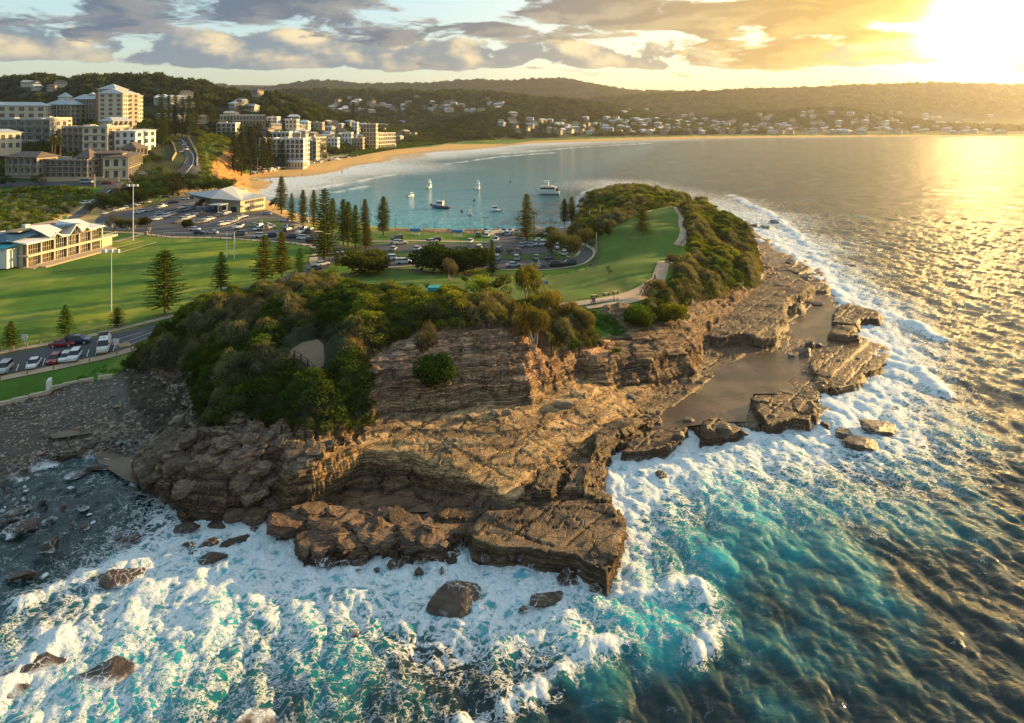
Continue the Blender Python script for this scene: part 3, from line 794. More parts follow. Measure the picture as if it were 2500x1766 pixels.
def build_land(az0, az1, nc, radii, near):
    az = np.linspace(R(az0), R(az1), nc)
    nr = len(radii)
    A, RR = np.meshgrid(az, radii)
    X = (np.sin(A) * RR).ravel()
    Y = (np.cos(A) * RR).ravel()
    Z, P = height(X, Y, True, True)
    P['scrub'] = raw_scrub(X, Y)
    P['scrub'] = np.minimum(P['scrub'], -sdf(LOOKOUT, X, Y))
    P['scrub'] = np.where(sdf(BARE, X, Y) > 0, -5, P['scrub'])
    if near:
        rocky = ((P['gentle'] < .5) & ((P['sH'] < 8) | (sdf(BARE, X, Y) > -1)) & (P['sLj'] > -1) & ((Y < 300) | (X > 15)) & (P['scrub'] < 1)).astype(float)
        rocky *= 1 - sstep(-1, 1, sdf(GRAVEL, X, Y)) * .8
        rocky *= 1 - sstep(-2, 0, sdf(HEADGRASS, X, Y))
        rocky *= sstep(.5, -.5, sdf(FLATZONE, X, Y))
        # layered, jointed sandstone
        dip = .045 * X + .03 * Y + .5 * fbm(X * .06, Y * .06, 3, 55)
        st = .62
        q = (Z + dip) / st
        fq = q - np.floor(q)
        zt = (np.floor(q) + sstep(.30, .62, fq)) * st - dip
        n2 = fbm(X * .9, Y * .9, 4, 57)
        f1, f2, idv = worley(X * .22 + .3 * n2, Y * .33 + .3 * n2, 61)
        joint = sstep(.07, .0, f2 - f1)
        zt = zt + (idv - .5) * .50 - joint * .55
        g1, g2, idg = worley(X * .36 + Y * .15, Y * .55 - X * .1, 67)
        hump = sstep(-20, -30, X) * sstep(.5, 2, P['s2'])
        zt = zt + ((idg - .5) * 1.7 - sstep(.09, 0, g2 - g1) * 1.0) * hump
        zt = zt + .10 * n2 + .08 * (idg - .5)
        ledge = sstep(-26, -14, X) * sstep(-.5, 1.5, P['s2']) * sstep(2, -1, P['sH'])
        flat = np.maximum(sstep(1.6, .9, Z) * (X > 25), ledge * .75)          # the drowned shelf stays smooth
        inb = np.full(X.shape, -9.)
        for poly, top, wd in BLOCKS:
            m = (X > min(q[0] for q in poly)) & (X < max(q[0] for q in poly)) & (Y > min(q[1] for q in poly)) & (Y < max(q[1] for q in poly))
            inb[m] = np.maximum(inb[m], sdf(poly, X[m], Y[m]))
        flat = np.maximum(flat, sstep(0, 1.2, inb) * .8)
        amt = rocky * (1 - .72 * flat)
        # long straight joints cut across the slabs
        ca = np.abs(((X * .78 - Y * .63 + .25 * n2) / 6.1) % 1 - .5) * 6.1
        cb = np.abs(((X * .55 + Y * .84 + .25 * n2) / 9.3) % 1 - .5) * 9.3
        Z = Z - (sstep(.22, .05, ca) * .5 + sstep(.2, .05, cb) * .4) * rocky * sstep(.1, .9, flat)
        Z = Z + (np.floor((X * .78 - Y * .63) / 6.1) % 3 - 1) * .22 * rocky * sstep(.1, .9, flat) * (Z < 4)
        Z = Z + (zt - Z) * amt
        # eroded gullies on the upper cliff
        bare = sstep(-.5, 1, sdf(BARE, X, Y))
        gul = fbm(X * .55, Y * .12, 4, 71)
        Z = Z + bare * sstep(7.5, 10, Z) * gul * .9
        # lumpy rubble and gravel
        gr = sstep(-.5, .5, sdf(GRAVEL, X, Y))
        r1, r2, ri = worley(X * 1.1, Y * 1.1, 73)
        Z = Z + gr * (1 - r1) * .16 * sstep(-.2, .4, fbm(X * .12, Y * .12, 3, 75) + .1)
        rb = sstep(-1, 1, sdf(RUBBLE, X, Y))
        Z = Z + rb * (1 - r1) * (.5 + .5 * ri) * .75
        # scrub domes
        w1, w2, wi = worley(X * .24 + .2 * n2 + Y * .05, Y * .16 + .2 * n2, 77)
        v1, v2, vi = worley(X * .5, Y * .42, 79)
        dome = np.clip(1 - w1 * 1.05, 0, 1) ** .7 * (1.2 + 2.0 * wi) + (1 - v1) * .5
        Z = Z + dome * sstep(-.3, 2.6, P['scrub']) * 1.35
        tw = sstep(-4, 6, sdf(TOWN_GREEN, X, Y)) + sstep(-3, 4, sdf(BLUFFVEG, X, Y)) + 0 * X
        Z = Z + dome * np.clip(tw, 0, 1) * .9
    V = np.stack([X, Y, Z], 1)
    N = normals_from(V, nr, nc)
    if near:
        # ledges jut out: strata pushed sideways on steep faces
        steep = np.clip((1 - N[:, 2]) * 1.6, 0, 1)
        sh = (fbm(X * .05 + (Z + .045 * X + .03 * Y) * 1.9, Y * .05 + 3.1, 3, 81)) * 1.1
        hn = N[:, :2] / (np.linalg.norm(N[:, :2], axis=1, keepdims=True) + 1e-6)
        V[:, :2] += hn * (sh * steep * rocky * .95)[:, None]
    P['slope'] = 1 - N[:, 2]
    c, rock, wet, zone = tones(X, Y, Z, P)
    F = grid_faces(nr, nc)
    under = (V[:, 2] < -3.6)
    keep = ~(under[F].all(axis=1))
    F = F[keep]
    fz = zone[F[:, 0]]
    for zi, nm in enumerate(ZONES):
        f = F[fz == zi]
        if len(f) == 0:
            continue
        u, invi = np.unique(f, return_inverse=True)
        me = mesh_np(nm, V[u], invi.reshape(f.shape), True, {'rocky': rock[u], 'wet': wet[u]}, {'tone': np.concatenate([c[u], np.ones((len(u), 1))], 1)})
        structure(nm, me, M_GROUND)


def radii_near():
    a = np.linspace(58, 150, 330)[:-1]
    b_ = np.linspace(150, 260, 150)[:-1]
    c_ = np.linspace(260, 430, 110)[:-1]
    d_ = np.linspace(430, 640, 70)
    return np.concatenate([a, b_, c_, d_])


build_land(-47, 33, 760, radii_near(), True)
build_land(-50, 50, 560, np.concatenate([np.linspace(640, 1500, 150)[:-1], np.geomspace(1500, 8500, 130)]), False)
# ------------------------------------------------------------------ the sea
def fft_tile(L, n, wind, seed, lmin, Lw, power=4.0):
    rng = np.random.default_rng(seed)
    k1 = np.fft.fftfreq(n, 1 / n) * 2 * np.pi / L
    KX, KY = np.meshgrid(k1, k1)
    K = np.hypot(KX, KY)
    K[0, 0] = 1e-6
    wx, wy = math.cos(wind), math.sin(wind)
    cosf = (KX * wx + KY * wy) / K
    ph = np.exp(-1 / (K * Lw / 2.2) ** 2) / K ** power * (0.12 + np.abs(cosf) ** 3) * np.exp(-(K * lmin) ** 2)
    ph[0, 0] = 0
    a = np.sqrt(ph) * (rng.normal(size=(n, n)) + 1j * rng.normal(size=(n, n)))
    h = np.real(np.fft.ifft2(a))
    dx = np.real(np.fft.ifft2(-1j * a * KX / K))
    dy = np.real(np.fft.ifft2(-1j * a * KY / K))
    s = h.std()
    return np.stack([h / s, dx / s, dy / s], 2)


def sample_tile(T, L, X, Y):
    n = T.shape[0]
    u, v = (X / L * n) % n, (Y / L * n) % n
    i, j = np.floor(u).astype(int) % n, np.floor(v).astype(int) % n
    fu, fv = (u - np.floor(u))[:, None], (v - np.floor(v))[:, None]
    i2, j2 = (i + 1) % n, (j + 1) % n
    return (T[j, i] * (1 - fu) + T[j, i2] * fu) * (1 - fv) + (T[j2, i] * (1 - fu) + T[j2, i2] * fu) * fv


SEA = [(0, 1200, .12, .1), (100, 1250, .1, .1), (200, 1150, .1, .1), (250, 1220, .3, .2), (0, 1330, .25, .15), (100, 1320, .3, .3), (200, 1300, .5, .4), (60, 1430, .6, .4), (300, 1200, .35, .1),
       (350, 1230, .8, .5), (300, 1330, .9, .6), (450, 1260, .85, .6), (550, 1230, 1, .6), (640, 1220, .95, .8), (650, 1300, .85, .9), (550, 1350, .8, .8), (400, 1400, .85, .7), (300, 1430, .75, .7),
       (200, 1500, .7, .8), (60, 1560, .8, .8), (150, 1600, .75, .9), (300, 1560, .6, .8), (450, 1500, .6, .8), (400, 1600, .5, .7), (550, 1600, .42, .45), (600, 1480, .6, .8), (700, 1400, .75, .8),
       (800, 1330, .85, .8), (800, 1420, .6, .6), (850, 1480, .42, .4), (750, 1550, .36, .2), (700, 1620, .33, .15), (900, 1560, .36, .25), (900, 1400, .8, .7), (950, 1280, .95, .8), (1050, 1260, .95, .8),
       (1150, 1250, .95, .8), (1250, 1290, .85, .7), (1100, 1340, .9, .7), (1100, 1420, .8, .7), (1000, 1440, .7, .5), (1000, 1520, .38, .3), (950, 1600, .33, .2), (1100, 1540, .28, .2), (1150, 1600, .2, .1),
       (1230, 1350, .9, .8), (1250, 1430, .8, .8), (1330, 1400, .6, .8), (1300, 1500, .3, .5), (1350, 1330, .6, .7), (1400, 1290, .55, .7), (1400, 1350, .5, .9), (1500, 1380, .38, 1), (1600, 1370, .3, .7),
       (1500, 1480, .22, .7), (1400, 1540, .1, .3), (1600, 1500, .05, .2), (1450, 1250, .5, .8), (1380, 1150, 1, .6), (1420, 1080, 1, .6), (1450, 1180, .6, .8), (1550, 1200, .35, .8), (1600, 1280, .25, .8),
       (1500, 1100, .85, .8), (1600, 1050, .9, .8), (1600, 1120, .5, .9), (1700, 1150, .35, .9), (1800, 1180, .3, .7), (1700, 1020, .9, .7), (1800, 1050, .7, .7), (1900, 1100, .45, .7), (1950, 1160, .35, .5),
       (1850, 960, 1, .6), (1950, 1050, .65, .6), (2050, 1050, .5, .5), (2150, 1080, .36, .4), (1950, 920, .95, .5), (2030, 980, .9, .5), (2100, 980, .55, .4), (2200, 1030, .3, .3), (2000, 860, .95, .5),
       (2080, 880, .65, .4), (2200, 930, .3, .2), (2000, 780, .95, .5), (1960, 740, 1, .5), (2070, 790, .75, .4), (2170, 860, .25, .1), (1950, 680, .9, .5), (2050, 740, .6, .3), (2110, 750, .2, .1),
       (1900, 640, .95, .5), (1970, 640, .25, .1), (1860, 600, .9, .4), (1820, 560, .9, .4), (1910, 580, .25, .1), (1760, 520, .9, .3), (1840, 520, .2, .1), (1700, 480, .85, .3), (1760, 470, .2, .1),
       (1620, 455, .7, .3), (1650, 438, .15, 0), (1540, 435, .5, 0), (1400, 412, .7, .2), (1340, 425, .4, .2), (1450, 402, .2, 0), (1560, 415, .05, 0),
       (1700, 1300, .03, .25), (1700, 1600, .0, .1), (1900, 1300, 0, .15), (2000, 1500, 0, .0), (2290, 1600, 0, 0), (2290, 1200, .02, .1), (2290, 900, .02, 0), (2200, 700, 0, 0), (2290, 500, 0, 0),
       (2000, 500, 0, 0), (2290, 330, 0, 0), (1800, 400, 0, .0), (1500, 370, 0, .1), (1200, 400, 0, .45), (1000, 440, 0, .6), (900, 480, 0, .7), (1100, 500, 0, .6), (750, 460, .0, .6), (1250, 470, 0, .4),
       (700, 490, .0, .8), (900, 515, .0, .95), (1100, 520, .0, .9), (1300, 440, 0, .3), (800, 440, 0, .6),
       (620, 440, .8, .5), (645, 448, .2, .6), (670, 425, .7, .4), (740, 408, .75, .4), (760, 425, .15, .5), (820, 390, .7, .4), (850, 400, .15, .4), (900, 374, .7, .4), (1000, 351, .7, .3), (1020, 362, .1, .3), (1100, 337, .8, .3),
       (1100, 350, .25, .3), (1250, 322, .8, .2), (1250, 334, .2, .2), (1450, 313, .6, .1), (1450, 325, .05, .1), (1700, 308, .5, 0), (1750, 315, 0, 0), (2000, 307, .3, 0), (2290, 306, .2, 0), (2290, 312, 0, 0),
       (0, 1800, .3, .6), (800, 1800, .3, .3), (1600, 1800, 0, .1), (2290, 1800, 0, 0), (-300, 1500, .5, .5), (-200, 1200, .1, .1)]
SEA_P = [G(a * 2500 / 2296, b * 2500 / 2296, 0) for a, b, _, _ in SEA]
_sf = RBF([(p[0], p[1]) for p in SEA_P], [(s[2], s[3]) for s in SEA])

# crests of breaking waves (overview pixel positions)
CRESTS = [[(1640, 440), (1730, 480), (1790, 530), (1850, 590)], [(1690, 540), (1760, 560), (1850, 640), (1900, 690)], [(1900, 690), (1980, 700), (2060, 735), (2110, 765)],
          [(1040, 1625), (1130, 1600), (1210, 1545), (1270, 1490), (1330, 1450), (1400, 1430)], [(1990, 820), (2060, 830), (2110, 880)], [(1350, 1330), (1450, 1340), (1560, 1310), (1620, 1400), (1560, 1470)],
          [(60, 1350), (200, 1290), (280, 1260)], [(0, 1540), (60, 1500), (130, 1420)],
          [(700, 425), (800, 408), (880, 392)], [(750, 432), (830, 418)], [(1000, 368), (1120, 352), (1240, 343)], [(1120, 345), (1300, 331), (1450, 322)]]


def crest_dist(X, Y):
    d = np.full(X.shape, 1e9)
    for c in CRESTS:
        pts = [G(a * 2500 / 2296, b * 2500 / 2296, 0) for a, b in c]
        for (ax, ay, _), (bx, by, _) in zip(pts[:-1], pts[1:]):
            ex, ey = bx - ax, by - ay
            t = np.clip(((X - ax) * ex + (Y - ay) * ey) / (ex * ex + ey * ey), 0, 1)
            d = np.minimum(d, np.hypot(X - ax - ex * t, Y - ay - ey * t))
    return d


def sea_material():
    m, t = material('sea_water')
    g = t.n('ShaderNodeNewGeometry')
    p = g.outputs['Position']
    foam = t.n('ShaderNodeAttribute', attribute_name='foam').outputs['Fac']
    teal = t.n('ShaderNodeAttribute', attribute_name='teal').outputs['Fac']
    far = t.n('ShaderNodeAttribute', attribute_name='far').outputs['Fac']
    hgt = t.n('ShaderNodeAttribute', attribute_name='hgt').outputs['Fac']
    pl = t.v('MULTIPLY', p, (1, 1, 0))
    wv = t.v('SCALE', t.v('SUBTRACT', t.noise(pl, .22, 4, .6, color=True), (.5, .5, .5)), scale=5.0)
    wv2 = t.v('SCALE', t.v('SUBTRACT', t.noise(pl, 1.1, 4, .6, color=True), (.5, .5, .5)), scale=1.1)
    q = t.v('ADD', t.v('ADD', pl, wv), wv2)
    e1 = t.voro(t.v('MULTIPLY', q, (.36, .46, 1)), 1.0, 'DISTANCE_TO_EDGE')
    nz = t.noise(t.v('ADD', pl, t.v('SCALE', wv, scale=.6)), .45, 8, .68)
    nf = t.noise(pl, 2.6, 6, .7)
    fz = t.m('ADD', foam, t.m('MULTIPLY', t.m('SUBTRACT', nz, .5), .75))
    th1 = t.m('MULTIPLY', t.m('MULTIPLY', fz, fz), .42)
    l1 = t.n('ShaderNodeMapRange', {'Value': e1, 'From Min': t.m('ADD', th1, .005), 'From Max': t.m('MULTIPLY', th1, .35)}, interpolation_type='SMOOTHSTEP').outputs[0]
    rid = t.m('SUBTRACT', 1.0, t.m('ABSOLUTE', t.m('SUBTRACT', t.m('MULTIPLY', t.noise(t.v('ADD', pl, t.v('SCALE', wv, scale=.9)), .75, 7, .62), 2.0), 1.0)))
    l2 = t.n('ShaderNodeMapRange', {'Value': rid, 'From Min': t.m('SUBTRACT', .985, t.m('MULTIPLY', t.m('MAXIMUM', fz, 0), .26)), 'From Max': .995}, interpolation_type='SMOOTHSTEP').outputs[0]
    l1 = t.m('MULTIPLY', l1, t.ss(t.m('ADD', nf, t.m('MULTIPLY', fz, .35)), .45, .68))
    gate = t.ss(fz, .04, .22)
    body = t.ss(t.m('ADD', fz, t.m('MULTIPLY', t.m('SUBTRACT', nf, .5), .7)), 0.86, 1.45)
    f = t.m('MAXIMUM', t.m('MULTIPLY', t.m('MAXIMUM', l1, t.m('MULTIPLY', l2, .9)), gate), body, clamp=True)
    f = t.m('MULTIPLY', f, t.m('ADD', .62, t.m('MULTIPLY', t.ss(nf, .3, .6), .38)), clamp=True)
    tl = t.m('ADD', teal, t.m('ADD', t.m('MULTIPLY', hgt, .16), t.m('MULTIPLY', t.m('SUBTRACT', nz, .5), .7)), clamp=True)
    c = t.mix(t.ss(tl, .05, .9), (.004, .022, .026), (.010, .25, .28))
    c = t.mix(t.ss(tl, .75, 1.1), c, (.04, .44, .48))
    bay = t.n('ShaderNodeAttribute', attribute_name='bay').outputs['Fac']
    c = t.mix(bay, c, t.mix(t.ss(teal, .2, .9), (.06, .18, .23), (.11, .42, .50)))  # pale bay tone: sky reflection put into the base colour
    milky = t.m('MULTIPLY', t.ss(fz, .45, 1.0), .75)
    c = t.mix(milky, c, (.16, .50, .62))
    c = t.mix(f, c, (.86, .89, .93))
    n1 = t.noise(t.v('MULTIPLY', t.v('ADD', pl, t.v('SCALE', wv, scale=.25)), (.9, 1.9, 1)), 1.0, 6, .6)
    n2 = t.noise(t.v('MULTIPLY', pl, (.25, .7, 1)), .35, 5, .6)
    n3 = t.noise(pl, 4.0, 3, .6)
    h = t.m('ADD', t.m('MULTIPLY', n1, t.m('ADD', .30, t.m('MULTIPLY', far, .75))), t.m('MULTIPLY', n3, .05))
    h = t.m('ADD', h, t.m('MULTIPLY', t.m('MULTIPLY', n2, far), 5.5))
    h = t.m('ADD', h, t.m('MULTIPLY', f, t.m('ADD', .12, t.m('MULTIPLY', nf, .35))))
    rough = t.m('ADD', t.m('ADD', .045, t.m('MULTIPLY', far, .12)), t.m('MULTIPLY', f, .5))
    b = t.n('ShaderNodeBsdfPrincipled', {'Base Color': c, 'Roughness': rough, 'IOR': 1.33, 'Normal': bump(t, h, .8, .45)})
    t.link(t.m('SUBTRACT', .55, t.m('MULTIPLY', f, .4)), b.inputs['Specular IOR Level'])
    out(t, b)
    return m


M_SEA = sea_material()


def build_sea():
    az = np.linspace(R(-46), R(46), 820)
    rad = np.concatenate([np.linspace(40, 130, 300)[:-1], np.geomspace(130, 420, 210)[:-1], np.geomspace(420, 2600, 110)[:-1], np.geomspace(2600, 9000, 8)])
    A, RR = np.meshgrid(az, rad)
    X, Y = (np.sin(A) * RR).ravel(), (np.cos(A) * RR).ravel()
    rr = RR.ravel()
    T1 = fft_tile(71.0, 256, R(205), 3, .5, 9.0)
    T2 = fft_tile(37.0, 512, R(193), 5, .10, 2.7, 3.6)
    T3 = fft_tile(263.0, 256, R(200), 8, 4.0, 60.0)
    s1, s2_, s3 = sample_tile(T1, 71.0, X, Y), sample_tile(T2, 37.0, X, Y), sample_tile(T3, 263.0, X, Y)
    sl = sdf(LAND, X, Y)
    ft = _sf(X, Y)
    foam, teal = np.clip(ft[:, 0], 0, 1) ** 1.6 * .96, np.clip(ft[:, 1], 0, 1)
    bay = sstep(30, -20, X - (Y - 380) * .30) * sstep(300, 360, Y) * sstep(1900, 900, Y)
    cove = sstep(-35, -55, X) * sstep(-55, -8, sl) * sstep(130, 105, Y)
    shel = 1 - .78 * bay - .55 * cove
    shore = sstep(-14, 0, sl)
    a1 = .14 * shel * (1 - .5 * shore)
    a2 = .145 * (1 - .45 * bay) * sstep(520, 300, rr)
    a3 = .20 * shel * (1 - .7 * shore)
    cd = crest_dist(X, Y)
    cw = 1.0 + .004 * rr
    n_ = fbm(X * .22, Y * .22, 4, 101)
    crest = np.exp(-(cd / (cw * (1 + .5 * n_))) ** 2) * np.clip(.8 + n_ * 1.4, 0, 1.4)
    fr = fbm(X * .45, Y * .45, 4, 103)
    Z = s1[:, 0] * a1 + s2_[:, 0] * a2 + s3[:, 0] * a3 + crest * .6 * (1 - .5 * bay)
    Z += sstep(.5, 1, foam) * (np.abs(fr) * .26 - .04) * (1 - bay) + shore * foam * .3 * (1 - bay)
    ch = .9
    Xd = X + (s1[:, 1] * a1 + s2_[:, 1] * a2) * ch
    Yd = Y + (s1[:, 2] * a1 + s2_[:, 2] * a2) * ch
    # fringe of foam where the sea meets rock
    fringe = sstep(-7, -.5, sl) * (1 - bay) * sstep(620, 400, Y) * .55 * (1 - cove * .85)
    fo = np.clip(np.maximum(foam, foam * .6 + fringe) + crest * .75 * (1 - .3 * bay), 0, 1.15)
    white = sstep(1.35, 2.2, s1[:, 0]) * .25 * (1 - bay) * (1 - cove) * sstep(80, 200, rr) * .0
    V = np.stack([Xd, Yd, Z], 1)
    F = grid_faces(len(rad), len(az))
    inland = (sl > 30) & (rr > 120)
    F = F[~inland[F].all(axis=1)]
    u, inv_ = np.unique(F, return_inverse=True)
    farv = sstep(120, 450, rr) * (1 - .6 * bay)
    me = mesh_np('sea', V[u], inv_.reshape(F.shape), True, {'foam': (fo + white)[u], 'teal': teal[u], 'far': farv[u], 'hgt': s1[u, 0] * shel[u], 'bay': bay[u]})
    structure('sea', me, M_SEA)


build_sea()


# ------------------------------------------------------------------ draped sheets: pools, roads, paths
def drape(poly, step=2.0, off=.06, zfun=None, flat=None):
    P = [(p[0], p[1]) for p in poly]
    pts = []
    for i in range(len(P)):
        a, b = P[i], P[(i + 1) % len(P)]
        L = math.hypot(b[0] - a[0], b[1] - a[1])
        k = max(1, int(L / step))
        for j in range(k):
            pts.append((a[0] + (b[0] - a[0]) * j / k, a[1] + (b[1] - a[1]) * j / k))
    nb = len(pts)
    xs, ys = [p[0] for p in P], [p[1] for p in P]
    gx, gy = np.meshgrid(np.arange(min(xs), max(xs), step), np.arange(min(ys), max(ys), step))
    gx, gy = gx.ravel(), gy.ravel()
    if len(gx):
        s = sdf(P, gx, gy)
        for x, y in zip(gx[s > step * .5], gy[s > step * .5]):
            pts.append((float(x), float(y)))
    v, e, f, _, _, _ = delaunay_2d_cdt([Vector(p) for p in pts], [(i, (i + 1) % nb) for i in range(nb)], [list(range(nb))], 1, 1e-4)
    XY = np.array([(q.x, q.y) for q in v])
    Z = np.full(len(XY), flat) if flat is not None else (zfun or (lambda a, b_: height(a, b_, fine=False)))(XY[:, 0], XY[:, 1]) + off
    tris = np.array([t_ for t_ in f if len(t_) == 3])
    a, b, c = XY[tris[:, 0]], XY[tris[:, 1]], XY[tris[:, 2]]
    cr = (b[:, 0] - a[:, 0]) * (c[:, 1] - a[:, 1]) - (b[:, 1] - a[:, 1]) * (c[:, 0] - a[:, 0])
    tris[cr < 0] = tris[cr < 0][:, ::-1]
    return np.column_stack([XY, Z]), tris


def sheet(name, poly, mat, step=2.0, off=.06, **k):
    fl = k.pop('flat', None)
    V, T = drape(poly, step, off, flat=fl)
    me = mesh_np(name, V, T, True)
    return structure(name, me, mat, **k)


def ribbon(line, width, closed=False):
    """outline polygon of a strip along a world polyline"""
    P = [Vector((p[0], p[1])) for p in line]
    L, Rr = [], []
    for i, p in enumerate(P):
        a = P[max(i - 1, 0)]
        b = P[min(i + 1, len(P) - 1)]
        d = (b - a).normalized()
        n = Vector((-d.y, d.x)) * width / 2
        L.append(p + n)
        Rr.append(p - n)
    return [(q.x, q.y) for q in L] + [(q.x, q.y) for q in reversed(Rr)]


def ribbon_mesh(name, line, width, off, step=1.5, z=None):
    P = [Vector((p[0], p[1])) for p in line]
    pts = []
    for a, b in zip(P[:-1], P[1:]):
        k = max(1, int((b - a).length / step))
        for j in range(k):
            pts.append(a.lerp(b, j / k))
    pts.append(P[-1])
    for _ in range(3):
        pts = [pts[0]] + [(pts[i - 1] + pts[i] * 2 + pts[i + 1]) / 4 for i in range(1, len(pts) - 1)] + [pts[-1]]
    nw = max(2, int(width / step) + 1)
    V = []
    for i, p in enumerate(pts):
        d = (pts[min(i + 1, len(pts) - 1)] - pts[max(i - 1, 0)]).normalized()
        n = Vector((-d.y, d.x))
        for j in range(nw):
            q = p + n * width * (j / (nw - 1) - .5)
            V.append((q.x, q.y))
    V = np.array(V)
    Z = height(V[:, 0], V[:, 1], fine=False) + off
    F = grid_faces(len(pts), nw)
    return mesh_np(name, np.column_stack([V, Z]), F[:, ::-1] if False else F, True)


def pool_material():
    m, t = material('still_water')
    p = t.n('ShaderNodeNewGeometry').outputs['Position']
    h = t.m('ADD', t.noise(t.v('MULTIPLY', p, (1.2, 2.2, 1)), 1.4, 4, .6), t.m('MULTIPLY', t.noise(p, .5, 3), .8))
    c = t.mix(t.ss(t.noise(p, .12, 5), .4, .65), (.10, .062, .034), (.20, .13, .075))
    b = t.n('ShaderNodeBsdfPrincipled', {'Base Color': c, 'Roughness': .16, 'IOR': 1.33, 'Normal': bump(t, h, .6, .2)})
    out(t, b)
    return m


M_POOL = pool_material()
sheet('tidal_pool', PW3([(1500, 985), (1560, 950), (1600, 930), (1650, 915), (1692, 905), (1740, 830), (1900, 820), (1950, 760), (2010, 690), (2030, 740), (2060, 800), (2100, 840), (2040, 880), (1980, 880), (1960, 960), (1840, 962), (1820, 1030), (1760, 1030), (1690, 1040), (1600, 1050), (1540, 1040)], 1), M_POOL, 3.0, flat=1.02)
sheet('tidal_pool', PW3([(1880, 700), (1850, 660), (1830, 600), (1790, 570), (1850, 590), (1890, 620), (1950, 650), (2000, 690), (1960, 690)], 1), M_POOL, 3.0, flat=1.10)
sheet('tidal_pool', PW3([(840, 1205), (1000, 1195), (1120, 1222), (1110, 1250), (960, 1255), (850, 1250), (790, 1240)], 1), M_POOL, 2.0, flat=1.12)
sheet('rock_pool', PW3([(225, 1098), (270, 1094), (330, 1120), (330, 1160), (350, 1190), (300, 1170), (240, 1130)], .3), M_POOL, 2.0, flat=.36)
sheet('rock_pool', PW3([(120, 1073), (160, 1062), (220, 1060), (225, 1068), (160, 1078), (128, 1082)], 1.3), M_POOL, 2.0, flat=2.0)

# ------------------------------------------------------------------ air
def haze():
    m, t = material('haze')
    v = t.n('ShaderNodeVolumePrincipled', {'Color': (.96, .96, 1.0), 'Density': .00006, 'Anisotropy': .68})
    t.link(v.outputs[0], t.n('ShaderNodeOutputMaterial').inputs['Volume'])
    x0, x1, y0, y1, z0, z1 = -9000, 9000, -300, 10500, -12, 330
    V = [(x, y, z) for z in (z0, z1) for y in (y0, y1) for x in (x0, x1)]
    F = [(0, 2, 3, 1), (4, 5, 7, 6), (0, 1, 5, 4), (2, 6, 7, 3), (0, 4, 6, 2), (1, 3, 7, 5)]
    put('haze', mesh_np('haze', V, F, False), m, kind='stuff')


haze()
CLEARINGS = []
# ------------------------------------------------------------------ foliage
def leaf_material():
    m, t = material('foliage')
    a = t.n('ShaderNodeAttribute', attribute_name='tint', attribute_type='INSTANCER')
    oc = t.n('ShaderNodeObjectInfo')
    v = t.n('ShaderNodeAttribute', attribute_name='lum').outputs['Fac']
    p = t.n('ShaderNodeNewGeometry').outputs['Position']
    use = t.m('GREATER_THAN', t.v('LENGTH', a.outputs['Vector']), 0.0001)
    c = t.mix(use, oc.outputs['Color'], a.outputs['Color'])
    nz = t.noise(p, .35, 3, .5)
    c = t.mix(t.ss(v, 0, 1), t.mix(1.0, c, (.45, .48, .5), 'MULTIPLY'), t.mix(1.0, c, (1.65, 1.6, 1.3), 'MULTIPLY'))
    c = t.mix(t.m('MULTIPLY', t.ss(nz, .5, .75), .5), c, t.mix(1.0, c, (1.7, 1.35, .8), 'MULTIPLY'))
    d = t.n('ShaderNodeBsdfDiffuse', {'Color': c})
    tr = t.n('ShaderNodeBsdfTranslucent', {'Color': t.mix(1.0, c, (1.5, 1.5, .6), 'MULTIPLY')})
    mx = t.n('ShaderNodeMixShader', {0: .32, 1: d.outputs[0], 2: tr.outputs[0]})
    out(t, mx)
    return m


def flat_mat(name, col, rough=.7, noise=.25, scale=2.0, metal=0.0, spec=.4):
    m, t = material(name)
    p = t.n('ShaderNodeTexCoord').outputs['Object']
    nz = t.noise(p, scale, 4, .6)
    c = t.mix(nz, tuple(x * (1 - noise) for x in col), tuple(min(1, x * (1 + noise)) for x in col))
    b = t.n('ShaderNodeBsdfPrincipled', {'Base Color': c, 'Roughness': rough, 'Metallic': metal})
    b.inputs['Specular IOR Level'].default_value = spec
    out(t, b)
    return m


M_LEAF = leaf_material()
M_BARK = flat_mat('bark', (.12, .085, .06), .9, .3, 3)
M_PALEBARK = flat_mat('pale_bark', (.34, .28, .22), .9, .3, 3)
RNG = np.random.default_rng(11)


def leaves_mesh(name, C, D, L, W, lum):
    """C centres, D long directions (unit), sizes L, W -> diamond leaves (2 triangles each)"""
    n = len(C)
    r = RNG.normal(size=(n, 3))
    S = np.cross(D, r)
    S /= np.linalg.norm(S, axis=1, keepdims=True) + 1e-9
    L = np.broadcast_to(np.asarray(L, float), (n,))[:, None]
    W = np.broadcast_to(np.asarray(W, float), (n,))[:, None]
    V = np.stack([C - D * L / 2, C + S * W / 2, C + D * L / 2, C - S * W / 2], 1).reshape(-1, 3)
    F = np.arange(n * 4).reshape(n, 4)
    return mesh_np(name, V, F, False, {'lum': np.repeat(lum, 4)})


def unit(v):
    return v / (np.linalg.norm(v, axis=-1, keepdims=True) + 1e-9)


